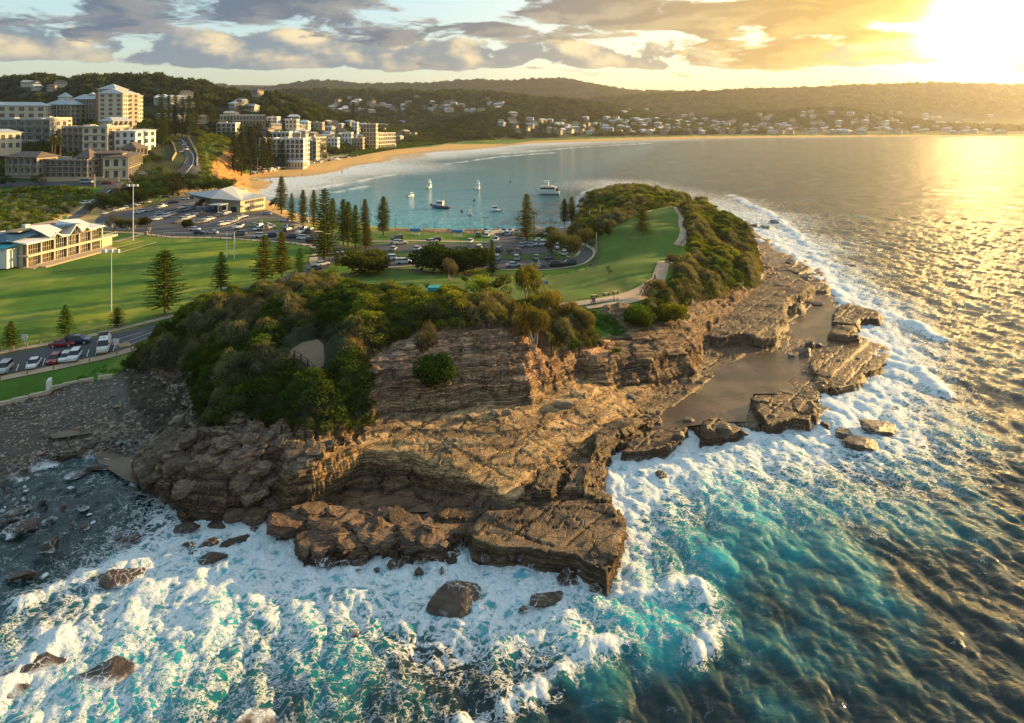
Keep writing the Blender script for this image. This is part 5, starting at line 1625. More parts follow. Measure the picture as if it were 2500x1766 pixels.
GRN, OLV, YEL, GRY, DRK = (.030, .055, .012), (.055, .065, .014), (.16, .20, .012), (.075, .065, .048), (.020, .036, .010)
bushes([
    (892, 668, 8.0, HEAP, 1.55, OLV, 'mounded_bush', 'bush', 'big rounded bush mound on the lawn left of the longer one'),
    (1055, 662, 8.6, HEAP, 1.5, DRK, 'mounded_bush', 'bush', 'left half of the long dark bush mound beside the car park'),
    (1140, 664, 8.2, HEAP, 1.5, DRK, 'mounded_bush', 'bush', 'right half of the long dark bush mound beside the car park'),
    (1100, 686, 6.5, WEEP, .95, (.10, .085, .065), 'casuarina_bush', 'bush', 'brownish grey bush standing in front of the long dark mound'),
    (1170, 730, 6.6, BROAD, 1.2, YEL, 'bright_bush', 'bush', 'bright yellow green round bush on the cliff top'),
    (1225, 730, 6.6, BROAD, 1.1, OLV, 'cliff_tree', 'tree', 'dark rounded tree right of the bright yellow green bush'),
    (1292, 752, 10.5, WEEP, .75, (.12, .11, .020), 'cliff_tree', 'tree', 'tall conical golden green tree on the cliff edge'),
    (1340, 790, 7.5, WEEP, 1.0, (.13, .11, .025), 'cliff_tree', 'tree', 'golden brown tree at the right foot of the tall conical tree'),
    (1300, 850, 8.5, WEEP, 1.0, (.10, .085, .025), 'cliff_tree', 'tree', 'weeping tree hanging over the lit cliff face'),
    (1385, 800, 6.0, WEEP, 1.0, (.13, .10, .045), 'casuarina_bush', 'tree', 'brown casuarina right of the weeping tree'),
    (1430, 825, 6.5, WEEP, 1.0, (.12, .095, .04), 'casuarina_bush', 'tree', 'last brown casuarina before the green creeper slope'),
    (1400, 858, 3.2, BROAD, 1.3, (.05, .11, .012), 'green_bush', 'bush', 'small fresh green bush at the foot of the brown casuarinas'),
    (1502, 868, 2.0, BROAD, 1.6, (.04, .085, .010), 'green_bush', 'bush', 'small green cushion on the bare rock ledge'),
    (1060, 940, 5.5, HEAP, .9, (.035, .07, .012), 'green_bush', 'bush', 'green bush hanging in the middle of the cliff face'),
    (1045, 880, 6.5, WEEP, .8, GRY, 'casuarina_bush', 'bush', 'grey drooping bush above the green bush on the cliff face'),
    (1595, 735, 6.0, WEEP, 1.1, (.13, .095, .045), 'casuarina_bush', 'bush', 'brown rounded bush beside the fork of the headland path'),
    (1640, 655, 4.5, WEEP, 1.1, GRY, 'casuarina_bush', 'bush', 'grey bush beside the middle of the headland path'),
    (1560, 795, 4.5, HEAP, 1.0, (.06, .10, .012), 'green_bush', 'bush', 'green mound below the brown rounded bush'),
    (1640, 790, 5.0, HEAP, 1.0, (.10, .115, .012), 'green_bush', 'bush', 'sunlit yellow green bush above the glowing cliff edge'),
    (800, 700, 5.5, BROAD, 1.3, OLV, 'cliff_tree', 'tree', 'olive round tree behind the grey scrub at the top of the hill'),
    (745, 700, 4.0, BROAD, 1.3, GRN, 'cliff_tree', 'tree', 'dark low tree left of the olive round tree'),
    (1398, 640, 9.5, WEEP, 1.0, (.075, .075, .035), 'casuarina', 'tree', 'front casuarina of the grove, with fanned pale stems beside the turning loop'),
    (1362, 622, 9.0, WEEP, 1.0, (.070, .072, .035), 'casuarina', 'tree', 'middle casuarina of the grove beside the parked boats'),
    (1345, 600, 8.0, WEEP, 1.0, (.065, .066, .035), 'casuarina', 'tree', 'left casuarina of the grove nearest the water'),
    (1425, 610, 8.5, WEEP, 1.1, (.070, .072, .03), 'casuarina', 'tree', 'right casuarina of the grove behind the turning loop'),
    (1342, 624, 5.5, WEEP, .9, GRY, 'street_tree', 'tree', 'small dark tree on the grass strip between the two parking bays'),
    (1320, 588, 4.0, BROAD, 1.3, GRN, 'street_tree', 'tree', 'round green tree in front of the jetty'),
    (1484, 574, 5.0, PINE_DOME, 1.6, (.035, .06, .014), 'park_tree', 'tree', 'small flat topped tree on the headland lawn'),
    (1568, 573, 9.0, PINE_DOME, 1.5, (.055, .075, .016), 'park_tree', 'tree', 'lone large tree in the middle of the headland lawn'),
    (1487, 669, 2.6, BROADL, 1.1, (.05, .075, .014), 'sapling', 'tree', 'tiny sapling on the lower headland lawn'),
    (1245, 622, 2.6, BROAD, 1.3, (.06, .10, .012), 'green_bush', 'bush', 'leaning green shrub on the edge of the parking bay'),
    (276, 567, 8.5, BROAD, .95, (.08, .085, .016), 'street_tree', 'tree', 'olive gum tree by the clubhouse corner'),
    (306, 566, 7.0, BROAD, .95, (.06, .07, .014), 'street_tree', 'tree', 'dark tree just left of the floodlight pole'),
    (326, 564, 6.5, BROAD, 1.0, (.055, .065, .014), 'street_tree', 'tree', 'dark tree just right of the floodlight pole'),
    (352, 553, 4.5, HEAP, .95, (.035, .035, .014), 'island_bush', 'bush', 'brown bush at the end of the third parking row'),
    (458, 556, 4.0, HEAP, .9, (.035, .038, .014), 'island_bush', 'bush', 'round brown bush at the end of the fourth parking row'),
    (257, 512, 11, BROAD, 1.2, (.04, .055, .012), 'roadside_tree', 'tree', 'large dark tree between the descending road and the car park'),
    (218, 522, 7, BROAD, .95, (.08, .085, .014), 'roadside_tree', 'tree', 'small lit tree beside the descending road'),
    (20, 458, 8.5, BROAD, 1.2, (.025, .045, .012), 'roadside_tree', 'tree', 'round dark tree at the left end of the upper street'),
    (669, 514, 7.5, BROAD, .9, GRN, 'street_tree', 'tree', 'small dark tree between the surf club and the beach pine'),
    (500, 512, 8, BROAD, 1.3, GRN, 'street_tree', 'tree', 'dark tree at the left corner of the surf club'),
    (523, 506, 8, BROAD, 1.1, OLV, 'street_tree', 'tree', 'olive tree hugging the surf club wall'),
    (912, 708, 2.2, BROAD, 1.6, GRN, 'lawn_shrub', 'shrub', 'small round shrub at the left end of the shrub row'),
    (955, 712, 1.4, HEAP, 2.2, OLV, 'lawn_shrub', 'shrub', 'low spreading shrub in the lawn shrub row'),
    (1002, 706, 1.8, BROAD, 1.6, GRN, 'lawn_shrub', 'shrub', 'pointed dark shrub in the lawn shrub row'),
    (1018, 710, 1.9, BROAD, 1.6, OLV, 'lawn_shrub', 'shrub', 'olive shrub beside the teal shelter'),
    (1042, 702, 1.5, BROAD, 1.6, GRN, 'lawn_shrub', 'shrub', 'tiny dark shrub behind the teal shelter'),
    (1135, 690, 2.0, WEEP, 1.4, GRN, 'lawn_shrub', 'shrub', 'small dark shrub behind the bright yellow green bush'),
])
# dense belt of dark trees along the back of the car park, and on the bluff side of the road
belt = [(575, 428), (585, 424), (598, 428), (606, 420), (622, 420), (630, 414), (645, 414), (660, 408), (676, 404), (330, 500), (352, 505), (368, 490), (385, 498), (400, 480), (420, 488), (440, 470), (455, 480), (470, 462), (488, 478), (505, 480), (520, 470), (540, 478), (345, 478), (372, 470), (398, 462), (424, 455), (448, 452), (300, 515), (282, 520), (560, 470), (318, 490)]
bb = hits([(a, b - 4) for a, b in belt])
WHERE = ['above the fourth row of parked cars', 'at the corner of the car park', 'below the bend of the bluff road', 'in front of the bluff cliff', 'beside the surf club roof']
for i, (q, b) in enumerate(zip(belt, bb)):
    plant('belt_tree', (b[0], b[1], b[2] - .3), random.uniform(9, 13), random.choice(BROAD), 'dark leafy tree in the dense belt behind the large car park', 'tree', 'dense belt of trees behind the large car park',
          tuple(x * random.uniform(.75, 1.3) for x in (.030, .045, .013)), wid=random.uniform(1.05, 1.4))
gb = hits([(30, 410), (60, 415), (110, 400), (130, 405), (140, 350), (160, 345), (205, 300), (222, 298), (235, 302), (60, 262), (80, 255), (45, 250), (95, 258), (150, 400), (135, 380), (395, 430), (370, 440), (386, 405), (88, 455), (98, 453)])
for b in gb:
    plant('garden_tree', (b[0], b[1], b[2] - .3), random.uniform(8, 13), random.choice(BROADL), 'leafy garden tree among the hillside apartment blocks', 'tree', 'garden trees among the hillside apartments',
          tuple(x * random.uniform(.75, 1.3) for x in (.036, .052, .013)), wid=random.uniform(.9, 1.3))
for (sx, sy, ty, d) in [(1265, 583, 527, 'left palm beside the dark pine at the boat ramp'), (1304, 588, 512, 'right and taller palm beside the dark pine at the boat ramp')]:
    b = hit(sx, sy)
    plant('palm_tree', b, (AtY(sx, ty, b[1])[2] - b[2]), PALM, d, 'palm tree', 'palms at the boat ramp', (.06, .075, .018), wid=.95, crown='fronds')
for (sx, sy, ty, d) in [(126, 420, 332, 'left palm in front of the middle apartment block'), (132, 422, 330, 'second palm in front of the middle apartment block'), (148, 420, 338, 'right palm in front of the middle apartment block')]:
    b = hit(sx, sy)
    plant('palm_tree', b, (AtY(sx, ty, b[1])[2] - b[2]), PALM, d, 'palm tree', 'palms among the apartments', (.05, .065, .018), wid=.95, crown='fronds')
# town trees on the slope between the houses
def town_trees():
    P = [(random.uniform(560, 1250), random.uniform(262, 385)) for _ in range(330)]
    B = hits(P)
    k = 0
    for (sx, sy), b in zip(P, B):
        if b[1] < 640 or b[1] > 1900 or b[2] < 4.5 or float(sdf(LAND, np.array([b[0]]), np.array([b[1]]))[0]) < 30:
            continue
        if k >= 150:
            break
        k += 1
        plant('town_tree', (b[0], b[1], b[2] - .5), random.uniform(9, 17), random.choice(BROADL), 'leafy tree among the houses of the hillside town', 'tree', 'trees among the houses of the town',
              tuple(x * random.uniform(.7, 1.35) for x in (.036, .050, .015)), wid=random.uniform(1.0, 1.5))


town_trees()

# wind shaped shrubs that stand out of the scrub
sh = []
for poly, n_ in ((SCRUB[0], 46), (SCRUB[1], 9), (SCRUB[2], 8)):
    x, y = jitter_fill(poly, 1.0, keep=.5)
    m = (sdf(poly, x, y) > 1.5) & (sdf(LOOKOUT, x, y) < -2.5) & (sdf(BARE, x, y) < -1)
    ii = RNG.permutation(np.nonzero(m)[0])[:n_]
    z = height(x[ii], y[ii], fine=False)
    sh += list(zip(x[ii], y[ii], z))
for x, y, z in sh:
    k = random.random()
    ms, tt, nm = (WEEP, (.11, .098, .078), 'grey') if k < .35 else ((BROAD, (.055, .080, .016), 'green') if k < .7 else (WEEP, (.085, .090, .022), 'olive'))
    plant('scrub_shrub', (x, y, z - .6), random.uniform(2.4, 4.4), random.choice(ms), '%s wind shaped shrub rising out of the scrub on the headland' % nm, 'shrub', '%s shrubs rising out of the headland scrub' % nm,
          tuple(q * random.uniform(.75, 1.3) for q in tt), wid=random.uniform(1.0, 1.5), lean=(random.gauss(0, .12), random.gauss(-.1, .12)))
# ------------------------------------------------------------------ roads, paths and paving
def asphalt_material(name, col, dash=None):
    m, t = material(name)
    p = t.n('ShaderNodeNewGeometry').outputs['Position']
    n1 = t.noise(p, .12, 5, .6)
    n2 = t.noise(p, 5.0, 4, .7)
    c = t.mix(t.ss(n1, .3, .7), tuple(x * .8 for x in col), tuple(x * 1.25 for x in col))
    c = t.mix(t.m('MULTIPLY', n2, .4), c, tuple(x * 1.6 for x in col))
    b = t.n('ShaderNodeBsdfPrincipled', {'Base Color': c, 'Roughness': .8, 'Normal': bump(t, n2, .3, .02)})
    out(t, b)
    return m


M_ASPH = asphalt_material('asphalt', (.062, .060, .066))
M_PATH = asphalt_material('concrete_path', (.40, .29, .20))
M_KERB = asphalt_material('kerb_stone', (.46, .38, .27))
M_WLINE = flat_mat('road_paint', (.75, .75, .72), .7, .1)
M_ORANGE = flat_mat('orange_surface', (.42, .27, .12), .9, .2)


def Hs(lst):
    return PH(lst)


sheet('car_park', Hs([(240, 560), (232, 540), (250, 522), (330, 512), (400, 492), (450, 478), (500, 478), (508, 500), (560, 512), (590, 522), (650, 513), (700, 533), (760, 558), (800, 578), (830, 598), (842, 612),
                      (800, 612), (770, 598), (740, 592), (708, 588), (629, 584), (538, 577), (420, 576), (357, 569), (331, 565), (256, 563)]), M_ASPH, 2.5, .07)
sheet('car_park', Hs([(842, 612), (838, 604), (870, 600), (909, 598), (974, 595), (1052, 595), (1190, 597), (1200, 585), (1211, 574), (1248, 564), (1266, 576), (1300, 588), (1340, 596), (1352, 606), (1330, 618), (1257, 624), (1200, 619), (1052, 615), (935, 616), (905, 640), (860, 640), (840, 625)]), M_ASPH, 2.0, .07)
sheet('road', Hs([(938, 629), (1031, 628), (1110, 633), (1214, 635), (1300, 634), (1349, 635), (1395, 634), (1412, 624), (1416, 614), (1408, 604), (1400, 595), (1420, 598), (1440, 602), (1450, 615), (1446, 628), (1426, 643), (1401, 650), (1357, 656), (1314, 659), (1214, 657), (1100, 652), (1013, 649), (954, 653), (915, 660), (905, 640)]), M_ASPH, 2.0, .07)
sheet('road', Hs([(-250, 905), (-100, 888), (0, 870), (131, 845), (211, 831), (351, 798), (440, 777), (500, 750), (520, 745), (545, 735), (470, 790), (400, 815), (363, 826), (323, 849), (281, 860), (218, 874), (131, 893), (0, 917), (-250, 960)]), M_ASPH, 2.0, .07)
up_road = Hs([(600, 712), (660, 700), (720, 682), (765, 655), (790, 638), (812, 618), (835, 608)])
structure('road', ribbon_mesh('road', up_road, 8.5, .07), M_ASPH)
hill_pts = [hit(-120, 660)] + Hs([(-40, 628), (30, 598), (90, 570), (140, 545), (185, 518), (215, 497), (255, 476), (300, 457)]) + [AtY(345, 440, 428), AtY(400, 425, 450), AtY(470, 405, 482), AtY(475, 385, 515), AtY(465, 362, 555), AtY(446, 347, 590), AtY(415, 341, 608)]
structure('road', ribbon_mesh('road', hill_pts, 11.5, .22, 2.0), M_ASPH)
structure('road', ribbon_mesh('road', [AtY(-60, 452, 405), AtY(60, 447, 406), AtY(150, 446, 406), AtY(250, 447, 405), AtY(300, 452, 409)], 9, .2, 2.0), M_ASPH)
# footpaths
for ln, wd in [(Hs([(-100, 880), (0, 863), (131, 838), (211, 823), (351, 790), (452, 765), (480, 752)]), 2.2), (Hs([(-100, 945), (0, 926), (131, 900), (218, 881), (290, 866), (335, 850)]), 2.4),
               (Hs([(232, 566), (256, 567), (331, 569), (357, 573), (420, 580), (538, 581), (629, 588), (708, 593), (740, 597), (768, 603), (780, 612), (766, 628), (764, 640), (773, 650), (752, 664)]), 2.6),
               (Hs([(1262, 757), (1300, 752), (1360, 748), (1430, 740), (1480, 733), (1540, 720), (1580, 703), (1600, 690), (1612, 668), (1632, 640)]), 3.2),
               (Hs([(1655, 600), (1668, 585), (1672, 565), (1666, 545), (1668, 530), (1655, 512), (1640, 502), (1615, 508), (1580, 519), (1540, 524), (1500, 540), (1470, 555), (1448, 565)]), 3.0),
               (Hs([(1432, 752), (1480, 746), (1530, 738), (1578, 724)]), 1.6),
               (Hs([(277, 592), (310, 584), (340, 575), (352, 571)]), 2.2),
               (Hs([(905, 590), (1000, 588), (1100, 590), (1195, 592)]), 3.5), (Hs([(720, 548), (790, 570), (870, 588)]), 3.0), (Hs([(620, 412), (700, 402), (780, 390), (870, 379)]), 9)]:
    structure('footpath', ribbon_mesh('footpath', ln, wd, .12), M_PATH)
for ln in [Hs([(842, 624), (860, 641), (905, 655), (954, 654), (1013, 650)]), Hs([(1214, 659), (1314, 661), (1357, 658), (1401, 652), (1427, 645), (1448, 628), (1452, 614), (1442, 601), (1420, 597)]), Hs([(350, 538), (400, 520), (450, 503), (500, 487)]),
           Hs([(440, 548), (500, 533), (560, 517)]), Hs([(520, 560), (560, 552), (600, 537), (640, 530), (670, 533)]), Hs([(1340, 608), (1370, 620), (1395, 632), (1412, 622), (1415, 612), (1407, 602)])]:
    structure('kerb', ribbon_mesh('kerb', ln, .8, .16), M_KERB)
# grass islands in the car park and patches of paving
M_LAWN = M_GROUND
def lawn(poly):
    V, T = drape(poly, 2.0, .14)
    n = len(V)
    c = np.tile([.055, .105, .012, 1.0], (n, 1)) * RNG.uniform(.85, 1.15, (n, 1))
    structure('lawn', mesh_np('lawn', V, T, True, {'rocky': np.zeros(n), 'wet': np.zeros(n)}, {'tone': c}), M_LAWN)


lawn(Hs([(600, 552), (640, 535), (680, 540), (705, 552), (690, 562), (640, 560)]))
lawn(Hs([(835, 608), (842, 600), (870, 603), (876, 610), (868, 616), (850, 614)]))
lawn(Hs([(940, 617), (1050, 616), (1200, 620), (1257, 625), (1335, 619), (1370, 626), (1392, 633), (1340, 634), (1210, 634), (1110, 632), (1031, 626), (945, 627)]))
structure('drain_cover', ribbon_mesh('drain_cover', Hs([(289, 846), (318, 840)]), 2.6, .11), M_ORANGE)
# painted lines
def lines(name, segs, w_=.14, off=.12):
    for a, b in segs:
        structure(name, ribbon_mesh(name, [a, b], w_, off, 2.0), M_WLINE)


nb = []
for i in range(13):
    x = 20 + i * 21.5
    y = 917 - (x) * .205
    nb.append(((x - 2, y - 1), (x + 4, y - 18)))
lines('parking_line', [tuple(Hs([a, b])) for a, b in nb])
lines('lane_line', [tuple(Hs([((x), 866 - x * .19), (x + 30, 866 - (x + 30) * .19)])) for x in (0, 50, 85, 115)] + [tuple(Hs([(270, 834), (350, 812)])), tuple(Hs([(300, 838), (372, 812)])), tuple(Hs([(310, 845), (360, 826)]))])
seg = [AtY(*p) for p in [(345, 441, 428), (470, 406, 482), (473, 385, 515), (462, 362, 555), (444, 348, 590)]]
structure('lane_line', ribbon_mesh('lane_line', seg, .5, .32, 2.0), M_WLINE)
structure('lane_line', ribbon_mesh('lane_line', Hs([(0, 609), (90, 567), (160, 530), (215, 495), (270, 466)]), .45, .36, 2.0), M_WLINE)
structure('lane_line', ribbon_mesh('lane_line', Hs([(400, 569), (520, 570), (620, 577), (700, 580)]), .3, .13, 2.0), M_WLINE)


# ------------------------------------------------------------------ box kit
def boxes_mesh(name, bxs, mats=None, bevel=0):
    """bxs: (cx,cy,cz,sx,sy,sz[,rz[,mat]])"""
    V, F, mi = [], [], []
    for b in bxs:
        cx_, cy_, cz_, sx, sy, sz = b[:6]
        rz = b[6] if len(b) > 6 else 0
        m_ = b[7] if len(b) > 7 else 0
        c, s = math.cos(rz), math.sin(rz)
        o = len(V)
        for dz in (-.5, .5):
            for dx, dy in ((-.5, -.5), (.5, -.5), (.5, .5), (-.5, .5)):
                x, y = dx * sx, dy * sy
                V.append((cx_ + x * c - y * s, cy_ + x * s + y * c, cz_ + dz * sz))
        F += [(o, o + 3, o + 2, o + 1), (o + 4, o + 5, o + 6, o + 7), (o, o + 1, o + 5, o + 4), (o + 1, o + 2, o + 6, o + 5), (o + 2, o + 3, o + 7, o + 6), (o + 3, o, o + 4, o + 7)]
        mi += [m_] * 6
    me = mesh_np(name, np.array(V), np.array(F), False)
    for m_ in mats or []:
        me.materials.append(m_)
    if mats and len(mats) > 1:
        me.polygons.foreach_set('material_index', mi)
    return me


def poly_mesh(name, V, F, mat=None):
    me = bpy.data.meshes.new(name)
    me.from_pydata([tuple(v) for v in V], [], F)
    if mat:
        me.materials.append(mat)
    me.update()
    return me


def hip_roof(w_, d, h, ov=.6, ridge=.4, z=0):
    a, b = w_ / 2 + ov, d / 2 + ov
    if w_ >= d:
        r1, r2 = (-(a - b * (1 - ridge) * 1.0) * 1, 0), ((a - b * (1 - ridge) * 1.0), 0)
        if a <= b * (1 - ridge):
            r1 = r2 = (0, 0)
    else:
        r1, r2 = (0, -(b - a * (1 - ridge))), (0, (b - a * (1 - ridge)))
    t = .18
    V = [(-a, -b, z), (a, -b, z), (a, b, z), (-a, b, z), (-a, -b, z + t), (a, -b, z + t), (a, b, z + t), (-a, b, z + t), (r1[0], r1[1], z + h), (r2[0], r2[1], z + h)]
    if w_ >= d:
        F = [(0, 3, 2, 1), (0, 1, 5, 4), (1, 2, 6, 5), (2, 3, 7, 6), (3, 0, 4, 7), (4, 5, 9, 8), (6, 7, 8, 9), (5, 6, 9), (7, 4, 8)]
    else:
        F = [(0, 3, 2, 1), (0, 1, 5, 4), (1, 2, 6, 5), (2, 3, 7, 6), (3, 0, 4, 7), (4, 5, 8), (5, 6, 9, 8), (6, 7, 9), (7, 4, 8, 9)]
    return V, F


M_CREAM = flat_mat('cream_render', (.62, .54, .40), .8, .08, .5)
M_WHITE = flat_mat('white_render', (.72, .72, .70), .7, .06, .5)
M_SAND = flat_mat('sand_render', (.42, .34, .26), .85, .1, .5)
M_GREYW = flat_mat('grey_render', (.40, .40, .38), .8, .1, .5)
M_BRICK = flat_mat('orange_brick', (.38, .18, .09), .9, .2, .8)
M_ROOFG = flat_mat('grey_metal_roof', (.42, .45, .48), .45, .08, .4)
M_ROOFD = flat_mat('dark_tile_roof', (.16, .12, .10), .8, .2, 1)
M_ROOFW = flat_mat('white_roof', (.74, .74, .74), .5, .06, .4)
M_REDROOF = flat_mat('red_roof', (.40, .09, .05), .8, .2, 1)
M_DARK = flat_mat('dark_metal', (.03, .03, .035), .5, .1)
M_TIMBER = flat_mat('timber', (.30, .20, .11), .85, .3, 3)
M_TANSTONE = flat_mat('tan_concrete', (.55, .40, .25), .9, .15, .6)
M_POLE = flat_mat('galvanised_steel', (.62, .62, .60), .5, .08, 1)
M_TEALROOF = flat_mat('blue_metal_roof', (.045, .115, .19), .5, .15, .3)
M_BLUE = flat_mat('blue_panel', (.04, .20, .48), .5, .1)
M_TEAL = flat_mat('teal_awning', (.02, .32, .38), .5, .1)


def glass_material():
    m, t = material('window_glass')
    r = t.n('ShaderNodeObjectInfo').outputs['Random']
    p = t.n('ShaderNodeTexCoord').outputs['Object']
    cur = t.ss(t.noise(t.v('MULTIPLY', p, (2.5, 2.5, .05)), 1.5, 2), .52, .6)
    c = t.mix(t.m('MULTIPLY', cur, t.ss(r, .3, .9)), (.018, .026, .034), (.28, .25, .20))
    b = t.n('ShaderNodeBsdfPrincipled', {'Base Color': c, 'Roughness': .08})
    b.inputs['Specular IOR Level'].default_value = .7
    out(t, b)
    return m


M_GLASS = glass_material()
_WIN = {}


def window_mesh(w_, h, fmat, panes=2):
    k = (round(w_, 1), round(h, 1), fmat.name, panes)
    if k not in _WIN:
        t = .09
        w_, h = k[0], k[1]
        b = [(0, .0, 0, w_ - t, .06, h - t, 0, 0)]
        b += [(-w_ / 2, -.04, 0, t, .16, h + t, 0, 1), (w_ / 2, -.04, 0, t, .16, h + t, 0, 1), (0, -.04, h / 2, w_ - t, .16, t, 0, 1), (0, -.04, -h / 2, w_ - t, .16, t, 0, 1)]
        for i in range(1, panes):
            b.append((-w_ / 2 + w_ * i / panes, -.035, 0, t * .6, .12, h - t, 0, 1))
        _WIN[k] = boxes_mesh('window', b, [M_GLASS, fmat])
    return _WIN[k]


def frame_on(L, Rr):
    """root transform: origin at left front base corner, local x to the right corner, local -y outwards to the viewer"""
    L, Rr = Vector(L), Vector(Rr)
    d = (Rr - L)
    d.z = 0
    return L, math.atan2(d.y, d.x), d.length


def apartment(label, L, Rr, topz, depth, floors, bays, wall, roofm, style='balcony', roof='flat', rh=2.0, side=True, side_bays=3, name='apartment_building', cat='building', base_drop=4, fm=None, group=None, cupola=None):
    """L, Rr: world base corners on the street side; topz absolute eave height"""
    P0, ang, wd = frame_on(L, Rr)
    z0 = min(L[2], Rr[2])
    H_ = topz - z0
    fh = H_ / floors
    fm = fm or M_WHITE
    r = put(name, None, loc=(P0.x, P0.y, z0), rot=ang, label=label, category=cat, group=group)
    ins = 1.5 if style == 'balcony' else 0
    cx_, cy_ = wd / 2, depth / 2
    put('wall', boxes_mesh('wall', [(cx_, cy_ + ins / 2, H_ / 2 - base_drop / 2, wd - 2 * ins * .6, depth - ins, H_ + base_drop - .02)]), wall, parent=r)
    for f in range(floors + (0 if roof != 'flat' else 1)):
        ex = .0 if f else .15
        th = .30 if f < floors else .42
        put('floor_slab', boxes_mesh('floor_slab', [(cx_, cy_, f * fh + (0 if f < floors else .1), wd + .3 + ex, depth + .3 + ex, th)]), wall if f < floors else roofm, parent=r)
    bw = wd / bays
    wh = fh * .62
    for f in range(floors):
        for b in range(bays):
            wm = window_mesh(max(1.0, bw * (.72 if style == 'balcony' else .55)), wh, fm, 3 if bw > 4 else 2)
            put('window', wm, None, parent=r, loc=(bw * (b + .5), ins - .06, f * fh + fh * .5))
        if side:
            sw = depth / side_bays
            for b in range(side_bays):
                wm = window_mesh(max(1.0, sw * .5), wh, fm, 2)
                put('window', wm, None, parent=r, loc=(wd - ins * .6 + .06, sw * (b + .5), f * fh + fh * .5), rot=math.pi / 2)
                put('window', wm, None, parent=r, loc=(ins * .6 - .06, sw * (b + .5), f * fh + fh * .5), rot=-math.pi / 2)
        if style == 'balcony' and f > 0:
            put('balustrade', boxes_mesh('balustrade', [(cx_, .06, f * fh + .95, wd, .07, .08), (cx_, .06, f * fh + .55, wd - .2, .03, .72, 0, 1)] + [(bw * q, .06, f * fh + .55, .07, .1, .8) for q in range(bays + 1)], [fm, M_GLASS]), None, parent=r)
    if style == 'balcony':
        for b in range(bays + 1):
            put('pier', boxes_mesh('pier', [(min(max(bw * b, .2), wd - .2), ins / 2, H_ / 2 - .2, .38, ins + .06, H_)]), wall, parent=r)
    if roof == 'hip':
        V, F = hip_roof(wd, depth, rh, .9)
        put('roof', poly_mesh('roof', [(v[0] + cx_, v[1] + cy_, v[2] + H_) for v in V], F), roofm, parent=r)
    elif roof == 'flat':
        put('parapet', boxes_mesh('parapet', [(cx_, .15, H_ + .65, wd, .25, .7), (cx_, depth - .15, H_ + .65, wd, .25, .7), (.15, cy_, H_ + .65, .25, depth - .6, .7), (wd - .15, cy_, H_ + .65, .25, depth - .6, .7)]), wall, parent=r)
        put('plant_box', boxes_mesh('plant_box', [(cx_ * .7, cy_, H_ + 1.1, wd * .16, depth * .25, 1.7), (cx_ * 1.45, cy_ * 1.2, H_ + .8, wd * .08, depth * .2, 1.1)]), M_GREYW, parent=r)
    if cupola:
        ux, cw, chh, rr_ = cupola
        put('cupola', boxes_mesh('cupola', [(ux * wd, cy_, H_ + chh / 2 + .3, cw, cw, chh)]), wall, parent=r)
        V, F = hip_roof(cw, cw, rr_, .8, 0)
        put('cupola_roof', poly_mesh('cupola_roof', [(v[0] + ux * wd, v[1] + cy_, v[2] + H_ + chh + .3) for v in V], F), roofm, parent=r)
        for q in range(3):
            put('window', window_mesh(cw * .22, chh * .5, fm, 1), None, parent=r, loc=(ux * wd + (q - 1) * cw * .3, cy_ - cw / 2 - .06, H_ + chh * .5 + .3))
    CLEARINGS.append((P0.x + math.cos(ang) * wd / 2, P0.y + math.sin(ang) * wd / 2 + depth / 2, max(wd, depth) * .5 + 7))
    return r


def APT(label, l, r_, topy, *a, **k):
    """l, r_: (px, py, Y)"""
    L, Rr = AtY(*l), AtY(*r_)
    top = AtY(l[0], topy, l[2])[2]
    return apartment(label, L, Rr, top, *a, **k)


G1 = 'hillside apartment blocks above the street'
APT('low sand coloured apartment house with curved front at the left end of the street row', (13, 424, 418), (90, 428, 414), 384, 16, 2, 5, M_SAND, M_ROOFD, roof='hip', rh=3.2, group=G1)
APT('terraced sand coloured apartments under a tall pointed tent roof', (92, 434, 420), (213, 434, 414), 392, 16, 3, 8, M_SAND, M_ROOFD, group=G1, cupola=(.82, 9, 1.6, 5.5))
APT('three storey tan apartments with dark hip roof right of the tent roof', (213, 431, 422), (300, 430, 428), 376, 15, 3, 5, M_SAND, M_ROOFD, roof='hip', rh=1.6, group=G1)
APT('sunlit yellow cream house at the right end of the street row', (314, 427, 424), (348, 423, 470), 384, 14, 2, 6, M_CREAM, M_ROOFD, roof='hip', rh=1.4, group=G1)
APT('small pavilion with dark octagonal roof above the sunlit end house', (333, 378, 480), (360, 378, 492), 364, 12, 1, 3, M_SAND, M_ROOFD, roof='hip', rh=4.5, group=G1)
APT('wide four storey apartment block with glazed balconies in the middle of the hill', (150, 374, 500), (262, 374, 492), 311, 22, 4, 8, M_SAND, M_ROOFG, group=G1)
APT('sunlit cream wing with deep balconies at the right end of the four storey block', (262, 374, 490), (331, 370, 560), 311, 16, 4, 7, M_CREAM, M_ROOFG, group=G1)
APT('penthouse storey with curved grey roof on top of the cream wing', (276, 312, 525), (324, 312, 545), 296, 12, 1, 4, M_CREAM, M_ROOFG, roof='hip', rh=3, group=G1)
APT('white box shaped apartment house with a flat white roof beside the bluff road', (331, 362, 500), (380, 366, 545), 321, 14, 3, 3, M_WHITE, M_ROOFW, style='plain', roof='hip', rh=1.0, group=G1)
APT('dark glazed three storey block with thin pale floor lines on the left', (-60, 344, 540), (122, 344, 530), 293, 18, 3, 9, M_GREYW, M_ROOFG, group=G1)
APT('sunlit cream end block right of the dark glazed block', (122, 312, 560), (176, 312, 590), 290, 14, 2, 4, M_CREAM, M_ROOFG, style='plain', group=G1)
APT('long white topped apartment house with lit upper floors at the left edge', (-80, 290, 600), (111, 287, 620), 258, 20, 2, 8, M_CREAM, M_ROOFG, style='plain', roof='hip', rh=3.5, group=G1)
